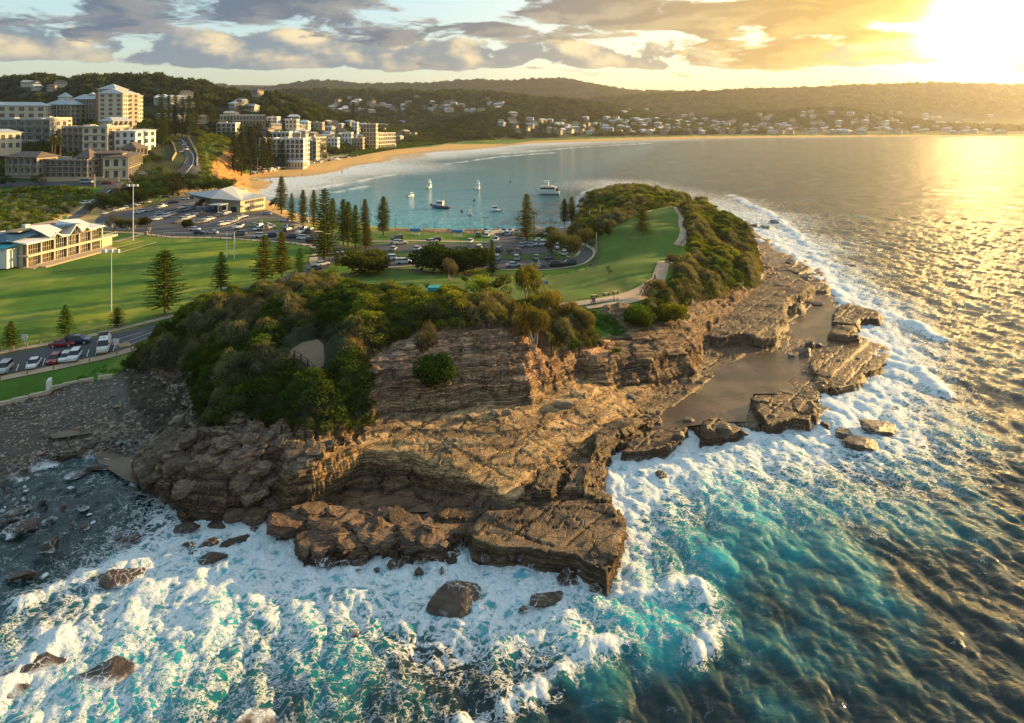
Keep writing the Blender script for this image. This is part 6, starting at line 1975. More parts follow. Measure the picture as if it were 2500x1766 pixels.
APT('yellow cream house half cut by the left edge of the picture', (-40, 368, 455), (52, 364, 480), 326, 14, 2, 5, M_CREAM, M_ROOFG, style='plain', roof='hip', rh=2.5, group=G1)
G2 = 'blocks of the big hilltop hotel'
APT('hotel pavilion with hip roof and small pointed cupola', (112, 298, 640), (172, 300, 640), 256, 24, 4, 7, M_CREAM, M_ROOFG, roof='hip', rh=6, group=G2, name='hotel_building', cupola=(.45, 8, 7, 4.5))
APT('long five storey hotel wing with rows of balconies', (175, 300, 665), (236, 300, 660), 243, 18, 5, 9, M_CREAM, M_ROOFG, roof='hip', rh=5, group=G2, name='hotel_building', cupola=(.55, 5, 4, 3))
APT('tall brick edged hotel tower with a pyramid roof', (236, 302, 655), (300, 303, 652), 229, 24, 7, 9, M_SAND, M_ROOFG, roof='flat', group=G2, name='hotel_building', cupola=(.30, 18, 4, 5.5))
hb = APT('sunlit yellow hotel tower at the right end with stepped balconies', (300, 304, 640), (349, 303, 720), 229, 20, 7, 10, M_CREAM, M_ROOFG, style='plain', roof='hip', rh=5, group=G2, name='hotel_building')
P0, ang, _w = frame_on(AtY(234, 302, 651), AtY(247, 302, 651))
put('brick_stair_tower', boxes_mesh('brick_stair_tower', [(2.5, 2, 12, 5, 5, 34)]), M_BRICK, loc=(P0.x, P0.y, P0.z), rot=ang, label='narrow orange brick stair tower between the hotel wing and the hotel tower', category='building')

G3 = 'buildings along the beach promenade'
def APTH(label, l, r_, topy, *a, **k):
    B = hits([l, r_])
    Y0 = B[0][1]
    Y1 = k.pop('dY', 0) + Y0
    L, Rr = AtY(l[0], l[1], Y0), AtY(r_[0], r_[1], Y1)
    return apartment(label, L, Rr, AtY(l[0], topy, Y0)[2], *a, **k)


APTH('white six storey beachfront apartments with stepped curved balconies', (663, 398), (741, 396), 340, 22, 5, 7, M_WHITE, M_ROOFW, group=G3)
APTH('upper white wing rising behind the stepped beachfront apartments', (655, 352), (706, 352), 324, 14, 2, 5, M_WHITE, M_ROOFW, group=G3)
APTH('narrow white balcony tower seen between the promenade pines', (633, 400), (648, 400), 340, 14, 5, 1, M_WHITE, M_ROOFW, group=G3)
APTH('dark framed apartments with curved white balcony bands', (741, 388), (772, 388), 345, 18, 4, 3, M_GREYW, M_ROOFG, group=G3)
APTH('sunlit cream curved apartments beside the dark framed ones', (772, 384), (797, 380), 338, 14, 4, 4, M_CREAM, M_ROOFG, group=G3, dY=38)
APTH('small white three storey house right of the cream curved apartments', (800, 366), (824, 366), 338, 12, 3, 3, M_WHITE, M_ROOFW, style='plain', group=G3)
APTH('plain white block with few windows left of the tall stepped tower', (834, 360), (858, 360), 325, 12, 3, 3, M_WHITE, M_ROOFW, style='plain', group=G3)
APTH('low cream balcony block in front of the tall stepped tower', (856, 364), (886, 364), 338, 14, 3, 4, M_CREAM, M_ROOFG, group=G3)
APTH('tall stepped cream tower with ribbon windows', (886, 362), (918, 362), 304, 18, 6, 4, M_CREAM, M_ROOFG, group=G3)
APTH('long cream wing of small balconies right of the stepped tower', (918, 364), (966, 354), 327, 14, 4, 9, M_CREAM, M_ROOFG, group=G3, dY=45)
APTH('slim white tower with a lit right side above the plain white block', (858, 325), (872, 325), 300, 12, 3, 2, M_WHITE, M_ROOFW, style='plain', group=G3)
APTH('long pale glazed office building under the wooded ridge', (537, 306), (648, 306), 282, 18, 2, 14, M_CREAM, M_ROOFW, group=G3, dY=20)
APTH('two level white building with red awning below the long glazed one', (528, 330), (575, 330), 302, 14, 3, 4, M_WHITE, M_ROOFW, group=G3)
APTH('white modern house with a big dark window on the hill', (651, 301), (677, 301), 287, 12, 2, 2, M_WHITE, M_ROOFW, style='plain', group=G3)
APTH('white and yellow lit house left of the round roofed house', (696, 314), (724, 314), 293, 12, 2, 3, M_CREAM, M_ROOFW, style='plain', group=G3)
APTH('white house with a rounded gable on the town hill', (728, 312), (752, 312), 299, 12, 2, 3, M_WHITE, M_ROOFW, style='plain', roof='hip', rh=3, group=G3)
APTH('low house with a wide white roof below the rounded gable house', (715, 329), (746, 329), 320, 14, 1, 4, M_GREYW, M_ROOFW, style='plain', roof='hip', rh=1.6, group=G3)
APTH('pale house with a flat white roof on the right of the town hill', (761, 311), (787, 311), 300, 12, 2, 3, M_SAND, M_ROOFW, style='plain', group=G3)
bp = APTH('low beach pavilion with a long white roof at the edge of the sand', (690, 411), (740, 406), 396, 14, 1, 7, M_CREAM, M_ROOFW, style='plain', roof='hip', rh=2.2, group=G3, name='beach_pavilion')
APTH('white cottage at the edge of the dune near the lagoon', (956, 362), (965, 361), 354, 8, 1, 2, M_CREAM, M_ROOFG, style='plain', name='beach_hut', group=G3)

# small houses on the far slopes: shared meshes
HOUSE = []
for i, (w_, d_, h_, rm, wm) in enumerate([(14, 10, 5, M_ROOFW, M_GREYW), (17, 10, 4, M_ROOFG, M_CREAM), (12, 11, 6, M_ROOFD, M_SAND), (15, 11, 4.5, M_ROOFD, M_CREAM), (18, 11, 5.5, M_ROOFG, M_GREYW)]):
    body = boxes_mesh('wall', [(0, 0, h_ / 2 - 2, w_, d_, h_ + 4, 0, 0)] + [(-w_ / 2 + w_ * (q + .5) / 4, -d_ / 2 - .02, h_ * zz, w_ * .14, .1, 1.5, 0, 1) for q in range(4) for zz in ((.3, .75) if h_ > 5.5 else (.5,))], [wm, M_GLASS])
    V, F = hip_roof(w_, d_, 2.6, .8)
    HOUSE.append((body, poly_mesh('roof', [(v[0], v[1], v[2] + h_) for v in V], F, rm)))
regions = [(1510, 2420, 272, 327, 150, 'pale house on the far headland town across the bay', 'houses of the far headland town'), (1215, 1620, 262, 325, 62, 'pale house among the trees behind the far beach', 'houses behind the middle of the beach'),
           (1330, 2450, 318, 328, 52, 'low pale house in the row directly behind the far beach', 'houses in the row behind the far beach'), (810, 1240, 237, 276, 60, 'distant pale house on the wooded hillside beyond the town', 'houses on the wooded hillside beyond the town'),
           (30, 160, 206, 225, 5, 'small pale house high on the dark wooded ridge at the left', 'houses on the dark left ridge'), (360, 640, 205, 300, 26, 'pale house half hidden by trees behind the bluff pines', 'houses behind the bluff pines'),
           (640, 1010, 290, 345, 70, 'small pale house on the slope above the beachfront apartments', 'houses of the hillside town')]
for x0, x1, y0, y1, n, lab, grp in regions:
    px = [(random.uniform(x0, x1), random.triangular(y0, y1, y1)) for _ in range(n)]
    for (sx, sy), b in zip(px, hits(px)):
        if b[2] < 3.5 or float(sdf(LAND, np.array([b[0]]), np.array([b[1]]))[0]) < 25:
            continue
        if any(math.hypot(b[0] - c[0], b[1] - c[1]) < c[2] * .8 for c in CLEARINGS):
            continue
        hm = random.choice(HOUSE)
        sc_ = random.uniform(.8, 1.15) * (1.15 if b[1] > 1500 else .9)
        r = put('house', None, loc=(b[0], b[1], b[2] + 2.0), rot=random.uniform(-.7, 1.0), scale=sc_, label=lab, category='house', group=grp)
        put('wall', hm[0], None, parent=r)
        put('roof', hm[1], None, parent=r)
        CLEARINGS.append((b[0], b[1] - 9, 13))
woods()
HILL = [AtY(-200, 460, 400), AtY(-200, 300, 640), AtY(380, 303, 640), AtY(400, 345, 600), AtY(440, 345, 600), AtY(380, 380, 520), AtY(380, 420, 445), AtY(320, 436, 425), AtY(0, 441, 420)]
patch('garden_greenery', HILL, 6.0, 4.2, (.045, .06, .014), (4, 0), .8, .3, avoid=.62)
patch('roadside_greenery', PH([(232, 500), (300, 462), (345, 445), (400, 432), (440, 440), (430, 478), (330, 498), (250, 512)]), 4.0, 3.2, (.035, .05, .013), (4, 0), .9, .3)
patch('town_greenery', PH([(600, 400), (690, 340), (900, 300), (1150, 330), (1090, 350), (980, 352), (900, 362), (840, 378), (760, 392)]), 11.0, 7.5, (.038, .05, .016), (4,), .85, .3, avoid=.8)

# ------------------------------------------------------------------ sports clubhouse
def clubhouse():
    A = hit(59.5, 653)
    B = hit(277, 597)
    C = Vector((A[0], A[1], 5.3))
    d = Vector((B[0] - A[0], B[1] - A[1], 0))
    L = d.length
    ang = math.atan2(d.y, d.x)
    r = put('clubhouse', None, loc=C, rot=ang, label='long two storey clubhouse with zigzag white verge and blue roof beside the sports field', category='building')
    H1, H2, D = 3.3, 6.9, 20
    Lg = L * .82                      # glazed length
    put('wall', boxes_mesh('wall', [(Lg / 2, D / 2 + .4, H2 / 2 - .5, Lg - .6, D - 1, H2 + 1)]), M_CREAM, parent=r)
    put('deck_wall', boxes_mesh('deck_wall', [(Lg + (L - Lg) / 2, D * .22, H1 / 2 - .3, L - Lg - .4, D * .4, H1 - .2)]), M_CREAM, parent=r)
    put('deck_slab', boxes_mesh('deck_slab', [(L / 2, .2, H1, L + .4, 3.6, .62)]), M_CREAM, parent=r)
    put('deck_rail', boxes_mesh('deck_rail', [(Lg + (L - Lg) / 2, -1.45, H1 + 1.25, L - Lg, .06, .06)] + [(Lg + (L - Lg) * q / 8, -1.45, H1 + .78, .06, .06, .95) for q in range(9)]), M_WHITE, parent=r)
    nb = 6
    bw = Lg / nb
    for i in range(nb + 1):
        put('column', boxes_mesh('column', [(i * bw, -.95, H2 / 2, .42, .42, H2)]), M_CREAM, parent=r)
    for i in range(nb):
        for z0, hh in ((.1, H1 - .55), (H1 + .4, H2 - H1 - .7)):
            b = [(bw * (i + .5), -.25, z0 + hh / 2, bw - .3, .08, hh, 0, 0)]
            for q in range(1, 6):
                b.append((bw * i + bw * q / 6, -.36, z0 + hh / 2, .08, .12, hh, 0, 1))
            b.append((bw * (i + .5), -.34, z0 + hh * .42, bw - .4, .1, .08, 0, 1))
            put('window', boxes_mesh('window', b, [M_GLASS, M_CREAM]), None, parent=r)
    put('terrace', boxes_mesh('terrace', [(Lg / 2, -2.2, -.25, Lg + 3, 5, .5)]), M_TANSTONE, parent=r)
    put('terrace_rail', boxes_mesh('terrace_rail', [(Lg / 2, -4.5, .95, Lg, .05, .05)] + [(Lg * q / 24, -4.5, .45, .05, .05, .95) for q in range(25)]), M_WHITE, parent=r)
    # verge: eave line with peaks
    prof = [(-.8, H2), (Lg * .30, H2), (Lg * .345, H2 + 1.7), (Lg * .42, H2 + .15), (Lg * .52, H2 + .05), (Lg * .61, H2 + 3.1), (Lg * .70, H2 + .2), (Lg * .755, H2 + 1.7), (Lg * .81, H2 + .35), (Lg + .8, H2 + .5)]
    V, F = [], []
    for x, z in prof:
        V += [(x, -1.6, z), (x, -1.6, z + .38), (x, 5.5, z + .38 + .9), (x, 5.5, z + .9)]
    for i in range(len(prof) - 1):
        o = i * 4
        F += [(o, o + 4, o + 5, o + 1), (o + 1, o + 5, o + 6, o + 2), (o + 2, o + 6, o + 7, o + 3), (o + 3, o + 7, o + 4, o)]
    F += [(0, 1, 2, 3), (len(V) - 1, len(V) - 2, len(V) - 3, len(V) - 4)]
    put('verge_roof', poly_mesh('verge_roof', V, F), M_ROOFW, parent=r)
    for a, b_, c_ in ((3 - 1, 2, 3), (4, 5, 6), (6, 7, 8)):
        pa, pb, pc = prof[a - (0 if a != 2 else 1)], prof[b_], prof[c_]
        put('gable_window', poly_mesh('gable_window', [(pa[0], -.9, H2), (pc[0], -.9, H2), (pb[0], -.9, pb[1]), (pa[0], -.8, H2), (pc[0], -.8, H2), (pb[0], -.8, pb[1])], [(0, 1, 2), (3, 5, 4)]), M_GLASS, parent=r)
    # sails over the two low peaks
    for x0 in (.30, .70):
        X0 = Lg * x0
        put('sail_roof', poly_mesh('sail_roof', [(X0 - 1, -1.6, H2 + .6), (X0 + 3.5, -1.6, H2 + 2.6), (X0 + 5.5, 5, H2 + 3.9), (X0 - 3, 5.5, H2 + 4.6), (X0 - 2, 1, H2 + 2.4)], [(0, 1, 2, 3, 4)]), M_ROOFW, parent=r)
    put('roof', poly_mesh('roof', [(-1.5, 3.5, H2 + .9), (Lg + 1, 3.5, H2 + 1.4), (Lg * .9, 11, H2 + 3.0), (Lg * .1, 10, H2 + 2.6), (Lg + 3, D + 4, H2 + .6), (-2, D + 1, H2 + .3), (Lg * .61, -1.2, H2 + 3.5)],
                          [(0, 6, 3), (6, 2, 3), (6, 1, 2), (1, 4, 2), (3, 2, 4, 5), (0, 3, 5), (0, 5, 4, 1)]), M_TEALROOF, parent=r)
    for x0, x1, y0 in ((.12, .32, 6.0), (.50, .86, 9.5)):
        bx = [(Lg * (x0 + (x1 - x0) * q / 12), y0 + 2, H2 + 3.1, Lg * (x1 - x0) / 14, 4.6, .35, .12) for q in range(13)]
        put('roof_louvre', boxes_mesh('roof_louvre', bx), M_TANSTONE, parent=r)
    put('roof_vent', boxes_mesh('roof_vent', [(Lg * .42, 12, H2 + 3.3, 2, 1.5, 1.2), (Lg * .12, 12, H2 + 2.9, 2.5, 1.2, .6)]), M_POLE, parent=r)
    put('side_awning', poly_mesh('side_awning', [(-1, 1, H2 + .2), (-1, 11, H2 + .2), (-5, 10, H2 - .5), (-4.5, 2, H2 - .5)], [(0, 3, 2, 1)]), M_TEAL, parent=r)
    put('bay_wall', boxes_mesh('bay_wall', [(-2.2, 6, H2 / 2 - .6, 3.6, 7.5, H2 - 1.6), (-2.2, 6, H2 - 1.0, 4.2, 8.2, .3)]), M_WHITE, parent=r)
    # stepped seating in front
    s = put('terraced_seating', None, loc=C, rot=ang, label='stepped tan concrete seating between the clubhouse and the field', category='steps')
    for i in range(3):
        put('step', boxes_mesh('step', [(Lg * .5 + i * .6 + (0 if i < 2 else 1.5), -5.9 - i * 2.3, -.25 - i * .55, Lg - 1 - i * 2.5, 2.3, 1.0 - i * .12)]), M_TANSTONE, parent=s)
    put('stair', boxes_mesh('stair', [(Lg * .55, -6 - q * .9, -.1 - q * .24, 6, .9, .5) for q in range(7)]), M_SAND, parent=s)
    for ln, nm in ((PH([(262, 613), (300, 603), (350, 591)]), 'upper'), (PH([(290, 620), (340, 606), (382, 594)]), 'lower')):
        me = ribbon_mesh('terrace_wall', ln, .9, .35, 1.5)
        put('terrace_wall', me, M_TANSTONE, label='%s low stone terrace wall stretching right from the clubhouse steps' % nm, category='wall')


clubhouse()


def surf_club():
    C0, C1, C2 = hit(587, 519), hit(647, 510), hit(556, 503)
    C1 = Vector(C1)
    C0 = Vector(C0)
    d = C1 - C0
    ang = math.atan2(d.y, d.x)
    L = d.length
    top = AtY(587, 489, C0.y)[2] - C0.z
    r = put('surf_club', None, loc=C0, rot=ang, label='cream two storey surf club with big grey sloping roof beside the beach', category='building')
    D = 20
    put('wall', boxes_mesh('wall', [(L / 2, D / 2, top / 2 - .5, L, D, top + 1)]), M_CREAM, parent=r)
    put('end_wall', boxes_mesh('end_wall', [(-.06, D / 2, top * .66, .1, D - .4, top * .5)]), M_GREYW, parent=r)
    put('floor_band', boxes_mesh('floor_band', [(L / 2, D / 2, top * .48, L + .5, D + .5, .35)]), M_CREAM, parent=r)
    for f in range(2):
        for i in range(9):
            put('window', window_mesh(L / 13, top * .27, M_CREAM, 2), None, parent=r, loc=(L * .22 + i * L * .084, -.06, top * (.22 + f * .5)))
    put('garage_door', boxes_mesh('garage_door', [(-.12, 4 + q * 5, 1.6, .1, 3.6, 3.0) for q in range(3)]), M_DARK, parent=r)
    put('balcony', boxes_mesh('balcony', [(L * .1, -1.2, top * .5, L * .2, 2.2, .2), (L * .1, -2.2, top * .5 + 1, L * .2, .06, .06)] + [(L * .2 * q / 8, -2.2, top * .5 + .5, .05, .05, 1) for q in range(9)]), M_WHITE, parent=r)
    V = [(-1.5, -2, top), (L + 1, -2, top), (L + 1, D + 2, top), (-2.5, D + 3, top), (-1, D * .55, top + 5.2), (L * .6, D * .7, top + 5.6), (-9, D * .5, top + 1.5), (-8, D + 6, top + 3.5), (L * .5, D * .3, top + 1.2), (L + 1, D * .4, top + 1.0)]
    put('roof', poly_mesh('roof', V, [(0, 1, 9, 8), (0, 8, 5, 4), (1, 2, 9), (9, 2, 5, 8), (2, 3, 4, 5), (0, 4, 6), (4, 3, 7, 6), (0, 6, 7, 3, 2, 1)]), M_ROOFG, parent=r)
    put('parapet', boxes_mesh('parapet', [(L * .62, D * .42, top + 2.2, L * .42, .5, 2.6), (L * .83, D * .62, top + 2.2, .5, D * .4, 2.6)]), M_CREAM, parent=r)
    put('carport', boxes_mesh('carport', [(-11, 4, 5.2, 7, 6, .4), (-14, 1.5, 2.6, .3, .3, 5), (-8, 1.5, 2.6, .3, .3, 5)]), M_ROOFG, parent=r)


surf_club()


def road_wall(label, line, h, off=.0):
    P = [Vector(p) for p in line]
    r = put('road_wall', None, loc=P[0], label=label, category='wall')
    for a, b in zip(P[:-1], P[1:]):
        n_ = max(1, round((b - a).length / 9))
        for i in range(n_):
            p, q = a.lerp(b, i / n_), a.lerp(b, (i + 1) / n_)
            p.z, q.z = hz_(p.x, p.y), hz_(q.x, q.y)
            m_ = (p + q) / 2
            put('wall_panel', boxes_mesh('wall_panel', [(0, 0, h / 2 - .8, (q - p).length + .02, .5, h + 1.6)]), M_TANSTONE, parent=r, loc=m_ - P[0], rot=math.atan2(q.y - p.y, q.x - p.x))
            put('coping', boxes_mesh('coping', [(0, 0, h + .1, (q - p).length + .02, .8, .2)]), M_KERB, parent=r, loc=m_ - P[0], rot=math.atan2(q.y - p.y, q.x - p.x))
    return r


road_wall('curved tan wall on the cliff side of the bluff road', [AtY(480, 404, 486), AtY(482, 385, 518), AtY(474, 360, 560), AtY(458, 344, 598)], 2.6)
road_wall('curved tan wall on the inner side of the bluff road', [AtY(420, 398, 488), AtY(430, 378, 520), AtY(425, 360, 556), AtY(412, 350, 580)], 1.6)
road_wall('long tan retaining wall along the front of the sand coloured apartments', [AtY(92, 438, 412), AtY(150, 439, 411), AtY(215, 439, 410), AtY(290, 437, 414)], 2.2)
# ------------------------------------------------------------------ vehicles
def paint_material():
    m, t = material('car_paint')
    c = t.n('ShaderNodeObjectInfo').outputs['Color']
    b = t.n('ShaderNodeBsdfPrincipled', {'Base Color': c, 'Roughness': .3})
    b.inputs['Coat Weight'].default_value = .6
    b.inputs['Coat Roughness'].default_value = .08
    out(t, b)
    return m


M_PAINT = paint_material()
M_TYRE = flat_mat('tyre_rubber', (.015, .015, .015), .85, .1)
M_CGLASS = flat_mat('car_glass', (.012, .018, .024), .08, .1, spec=.7)
M_LAMP = flat_mat('lamp_lens', (.7, .7, .66), .2, .05)
M_RED = flat_mat('red_lens', (.4, .02, .02), .3, .05)


def loft(name, secs, mats, glass_rows=None):
    """secs: (x, half width, [(y factor, z)...]) closed loops along x"""
    V, F, mi = [], [], []
    n = len(secs[0][1])
    for x, ring in secs:
        for y, z in ring:
            V.append((x, y, z))
    for i in range(len(secs) - 1):
        for j in range(n):
            F.append((i * n + j, i * n + (j + 1) % n, (i + 1) * n + (j + 1) % n, (i + 1) * n + j))
    F.append(tuple(range(n))[::-1])
    F.append(tuple(range((len(secs) - 1) * n, len(secs) * n)))
    me = bpy.data.meshes.new(name)
    me.from_pydata(V, [], F)
    for m_ in mats:
        me.materials.append(m_)
    me.update()
    return me


def car_meshes(kind):
    L, W, H = {'sedan': (4.6, 1.8, 1.45), 'hatch': (4.1, 1.76, 1.5), 'suv': (4.7, 1.9, 1.75), 'van': (5.3, 2.0, 2.15), 'ute': (5.1, 1.88, 1.75)}[kind]
    hw = W / 2
    belt = .62 * H if kind != 'van' else .52 * H
    def ring(w0, zb, zt, nar=.92):
        return [(-w0 * .88, zb), (w0 * .88, zb), (w0, zb + .22), (w0, zt - .12), (w0 * nar, zt), (-w0 * nar, zt), (-w0, zt - .12), (-w0, zb + .22)]
    hood = {'van': .62 * H, 'suv': .60 * H}.get(kind, .58 * H)
    body = [(-L / 2, ring(hw * .86, .34, belt * .86)), (-L / 2 + .18, ring(hw * .97, .24, belt)), (-L * .18, ring(hw, .22, belt + .02)), (L * .16, ring(hw, .22, belt)), (L * .30, ring(hw * .98, .22, hood)), (L / 2 - .2, ring(hw * .93, .24, hood * .9)), (L / 2, ring(hw * .78, .36, hood * .72))]
    B = loft('body', body, [M_PAINT])
    r0, r1, f1, f0 = {'sedan': (-L * .40, -L * .22, L * .07, L * .27), 'hatch': (-L * .47, -L * .38, L * .06, L * .27), 'suv': (-L * .48, -L * .43, L * .08, L * .27), 'van': (-L * .49, -L * .47, L * .25, L * .42), 'ute': (-L * .10, -L * .06, L * .10, L * .27)}[kind]
    g, rw = hw * .93, hw * .76
    def gr(x, w0, w1, z0, z1):
        return (x, [(-w0, z0), (w0, z0), (w1, z1), (-w1, z1)])
    zt = H - .06
    cab = loft('glasshouse', [gr(r0, g * .93, g * .92, belt - .05, belt), gr(r1, g, rw, belt - .05, zt), gr(f1, g, rw, belt - .05, zt), gr(f0, g * .95, g * .94, belt - .08, belt - .03)], [M_CGLASS])
    roof = loft('roof', [(r1 - .06, [(-rw * .96, zt - .02), (rw * .96, zt - .02), (rw * .9, H - .01), (-rw * .9, H - .01)]), ((r1 + f1) / 2, [(-rw, zt - .02), (rw, zt - .02), (rw * .92, H + .03), (-rw * .92, H + .03)]), (f1 + .05, [(-rw * .96, zt - .03), (rw * .96, zt - .03), (rw * .9, H - .02), (-rw * .9, H - .02)])], [M_PAINT])
    bm = bmesh.new()
    bmesh.ops.create_cone(bm, cap_ends=True, segments=12, radius1=.33, radius2=.33, depth=.22, matrix=Matrix.Rotation(math.pi / 2, 4, 'X'))
    wh = bpy.data.meshes.new('wheel')
    bm.to_mesh(wh)
    bm.free()
    wh.materials.append(M_TYRE)
    hl = boxes_mesh('headlight', [(0, 0, 0, .08, .34, .14)], [M_LAMP])
    tl = boxes_mesh('tail_light', [(0, 0, 0, .08, .3, .16)], [M_RED])
    return dict(L=L, W=W, H=H, body=B, cab=cab, roof=roof, wheel=wh, hl=hl, tl=tl, hood=hood, belt=belt)


bm = bmesh.new()
bmesh.ops.create_cone(bm, cap_ends=True, segments=10, radius1=.2, radius2=.18, depth=.06, matrix=Matrix.Rotation(math.pi / 2, 4, 'X'))
RIM = bpy.data.meshes.new('rim')
bm.to_mesh(RIM)
bm.free()
RIM.materials.append(M_POLE)
CARS = {k: car_meshes(k) for k in ('sedan', 'hatch', 'suv', 'van', 'ute')}
PAINTS = {'white': (.72, .73, .75), 'silver': (.40, .42, .45), 'navy': (.015, .03, .09), 'black': (.012, .012, .014), 'red': (.30, .015, .03), 'grey': (.13, .14, .15), 'blue': (.03, .14, .34), 'light blue': (.30, .42, .52), 'cream': (.62, .56, .42), 'dark green': (.02, .06, .05)}
WORD = {'sedan': 'sedan', 'hatch': 'hatchback', 'suv': 'off roader', 'van': 'van', 'ute': 'pickup'}


def car(p, rz, kind, colr, label, group, scale=1.0, lights=False):
    M = CARS[kind]
    r = put('parked_car' if kind != 'van' else 'parked_van', None, loc=(p[0], p[1], p[2] + .1), rot=rz, scale=scale, label=label, category='van' if kind == 'van' else 'car', group=group)
    for nm, me in (('body', M['body']), ('glasshouse', M['cab']), ('roof', M['roof'])):
        o = put(nm, me, None, parent=r)
        o.color = (*PAINTS[colr], 1)
    for x in (-M['L'] * .31, M['L'] * .32):
        for y in (-M['W'] / 2 + .08, M['W'] / 2 - .08):
            wl = put('wheel', M['wheel'], None, parent=r, loc=(x, y, .33))
            if lights:
                put('rim', RIM, None, parent=wl, loc=(0, .1 if y > 0 else -.1, 0))
    if lights:
        for y in (-1, 1):
            put('headlight', M['hl'], None, parent=r, loc=(M['L'] / 2 - .06, y * M['W'] * .33, M['hood'] * .78))
            put('tail_light', M['tl'], None, parent=r, loc=(-M['L'] / 2 + .05, y * M['W'] * .36, M['belt'] * .78))
    return r


def row(pts, heading, where, group, mix=None, jit=.06, ords=True, scale=1.05):
    P = hits(pts)
    mix = mix or ['white', 'silver', 'white', 'navy', 'white', 'silver', 'black', 'white', 'grey', 'light blue']
    kinds = ['sedan', 'suv', 'hatch', 'suv', 'sedan', 'ute', 'suv', 'hatch']
    names = ['first', 'second', 'third', 'fourth', 'fifth', 'sixth', 'seventh', 'eighth', 'ninth', 'tenth', 'eleventh', 'twelfth', 'thirteenth', 'fourteenth']
    for i, q in enumerate(P):
        c = mix[(i * 7 + len(where)) % len(mix)] if len(mix) > 4 else mix[i % len(mix)]
        k = kinds[(i * 5 + len(group)) % len(kinds)]
        car(q, heading + random.gauss(0, jit) + (math.pi if random.random() < .3 else 0), k, c, '%s %s, %s from left in %s' % (c, WORD[k], names[min(i, 13)], where), group, scale)


def z2(lst, ox, oy, k):
    return [(ox + a / k, oy + b / k) for a, b in lst]


K = 7.653
row(z2([(420, 490), (510, 465), (640, 435), (700, 415), (770, 395), (850, 370), (930, 355), (1010, 335), (1140, 285), (1245, 275)], 200, 460, K), R(62), 'the top row of the big car park', 'cars in the uppermost row of the large car park')
row(z2([(1050, 470), (1150, 448), (1235, 440), (1340, 405), (1410, 385), (1500, 360)], 200, 460, K), R(62), 'row two of the big car park', 'cars in the second row of the large car park')
row(z2([(1400, 600), (1540, 555), (1640, 520), (1710, 500), (1810, 455), (1880, 440), (1945, 420), (2040, 395)], 200, 460, K), R(62), 'row three, near side', 'cars in the third row, near side')
row(z2([(1460, 500), (1570, 475), (1680, 455), (1960, 370)], 200, 460, K), R(62), 'row three, far side', 'cars in the third row, far side')
row(z2([(1790, 650), (1920, 600), (2010, 560), (2080, 535), (2150, 510), (2210, 490)], 200, 460, K), R(62), 'row four of the big car park', 'cars in the fourth row of the large car park')
row(z2([(480, 515), (600, 490), (670, 455), (740, 440), (810, 400), (880, 385), (930, 365), (1010, 330)], 420, 480, K), R(62), 'row five of the big car park', 'cars in the fifth row of the large car park')
row(z2([(950, 545), (1060, 520), (1130, 490), (1210, 460), (1250, 425), (1330, 395)], 420, 480, K), R(62), 'row six of the big car park', 'cars in the sixth row of the large car park')
row(z2([(1560, 180), (1710, 285), (1930, 215), (2020, 205), (2190, 330)], 200, 460, K), R(15), 'the loose group behind row two', 'scattered cars at the back of the large car park', ['black', 'navy', 'white', 'navy'])
row(z2([(690, 275), (755, 255)], 420, 480, K), R(40), 'the bright blue pair before the surf club', 'blue pair of cars before the surf club', ['blue', 'blue'])
row(z2([(430, 640), (510, 700), (750, 700), (1270, 725), (1670, 765), (1860, 760), (2240, 780)], 420, 480, K), R(-4), 'the kerb line above the field', 'cars along the kerb above the sports field', ['white', 'navy', 'silver', 'grey'])
row(z2([(1780, 345), (2110, 470)], 420, 480, K), R(-8), 'the road right of the surf club', 'cars on the road right of the surf club', ['silver', 'white'])
row(z2([(1560, 560), (1600, 630), (1660, 580), (1700, 640), (1760, 610), (1790, 560), (1840, 600)], 420, 480, K), R(75), 'the tight cluster beside the oval lawn island', 'cars in the cluster beside the oval lawn island')
row(z2([(330, 690), (350, 740), (430, 720), (520, 760), (560, 710), (600, 760), (650, 730)], 640, 430, 5.407), R(70), 'the cluster left of the largest pine', 'cars in the cluster left of the largest pine', ['blue', 'navy', 'black', 'silver'])
row(z2([(390, 825), (550, 840), (660, 875)], 640, 430, 5.407), R(-10), 'the kerb line ending at the largest pine', 'cars along the kerb near the largest pine', ['navy', 'white', 'black'])
row(z2([(570, 620), (960, 640), (1290, 650)], 640, 430, 5.407), R(-10), 'the foreshore cars behind the pines', 'foreshore cars behind the pines', ['white', 'silver', 'white'])
row(z2([(930, 1040), (990, 1035)], 640, 430, 5.407), R(10), 'the pair behind the little pine', 'pair of cars behind the little pine', ['white', 'silver'])
row(z2([(800, 1185), (690, 1245)], 640, 430, 5.407), R(40), 'the uphill road by the olive tree', 'cars on the uphill road', ['white', 'navy'])
row([(560, 717)], R(40), 'the road behind the cone shaped pine', 'cars on the uphill road', ['navy'])
k2 = 4.592
row(z2([(315, 720), (300, 760), (350, 770), (715, 750), (750, 735)], 900, 430, k2), R(30), 'the foreshore lawn group', 'vans and cars on the foreshore lawn', ['black', 'light blue', 'cream', 'cream'])
row(z2([(280, 835), (545, 832), (1137, 750), (1230, 835), (1460, 850), (1675, 880)], 900, 430, k2), R(80), 'upper lane of bay car park', 'cars on the upper lane of the bay car park', ['navy', 'black', 'silver', 'white', 'white', 'white'])
row(z2([(225, 945), (395, 985), (540, 970), (585, 920)], 900, 430, k2), R(12), 'the lane between the bush mounds', 'cars on the lower lane between the bush mounds', ['white', 'white', 'silver', 'silver'])
row(z2([(1440, 940), (1660, 940), (1880, 940), (2020, 935)], 900, 430, k2), R(88), 'the grass strip of the bay car park', 'cars along the grass strip of the bay car park', ['light blue', 'silver', 'grey', 'navy'])
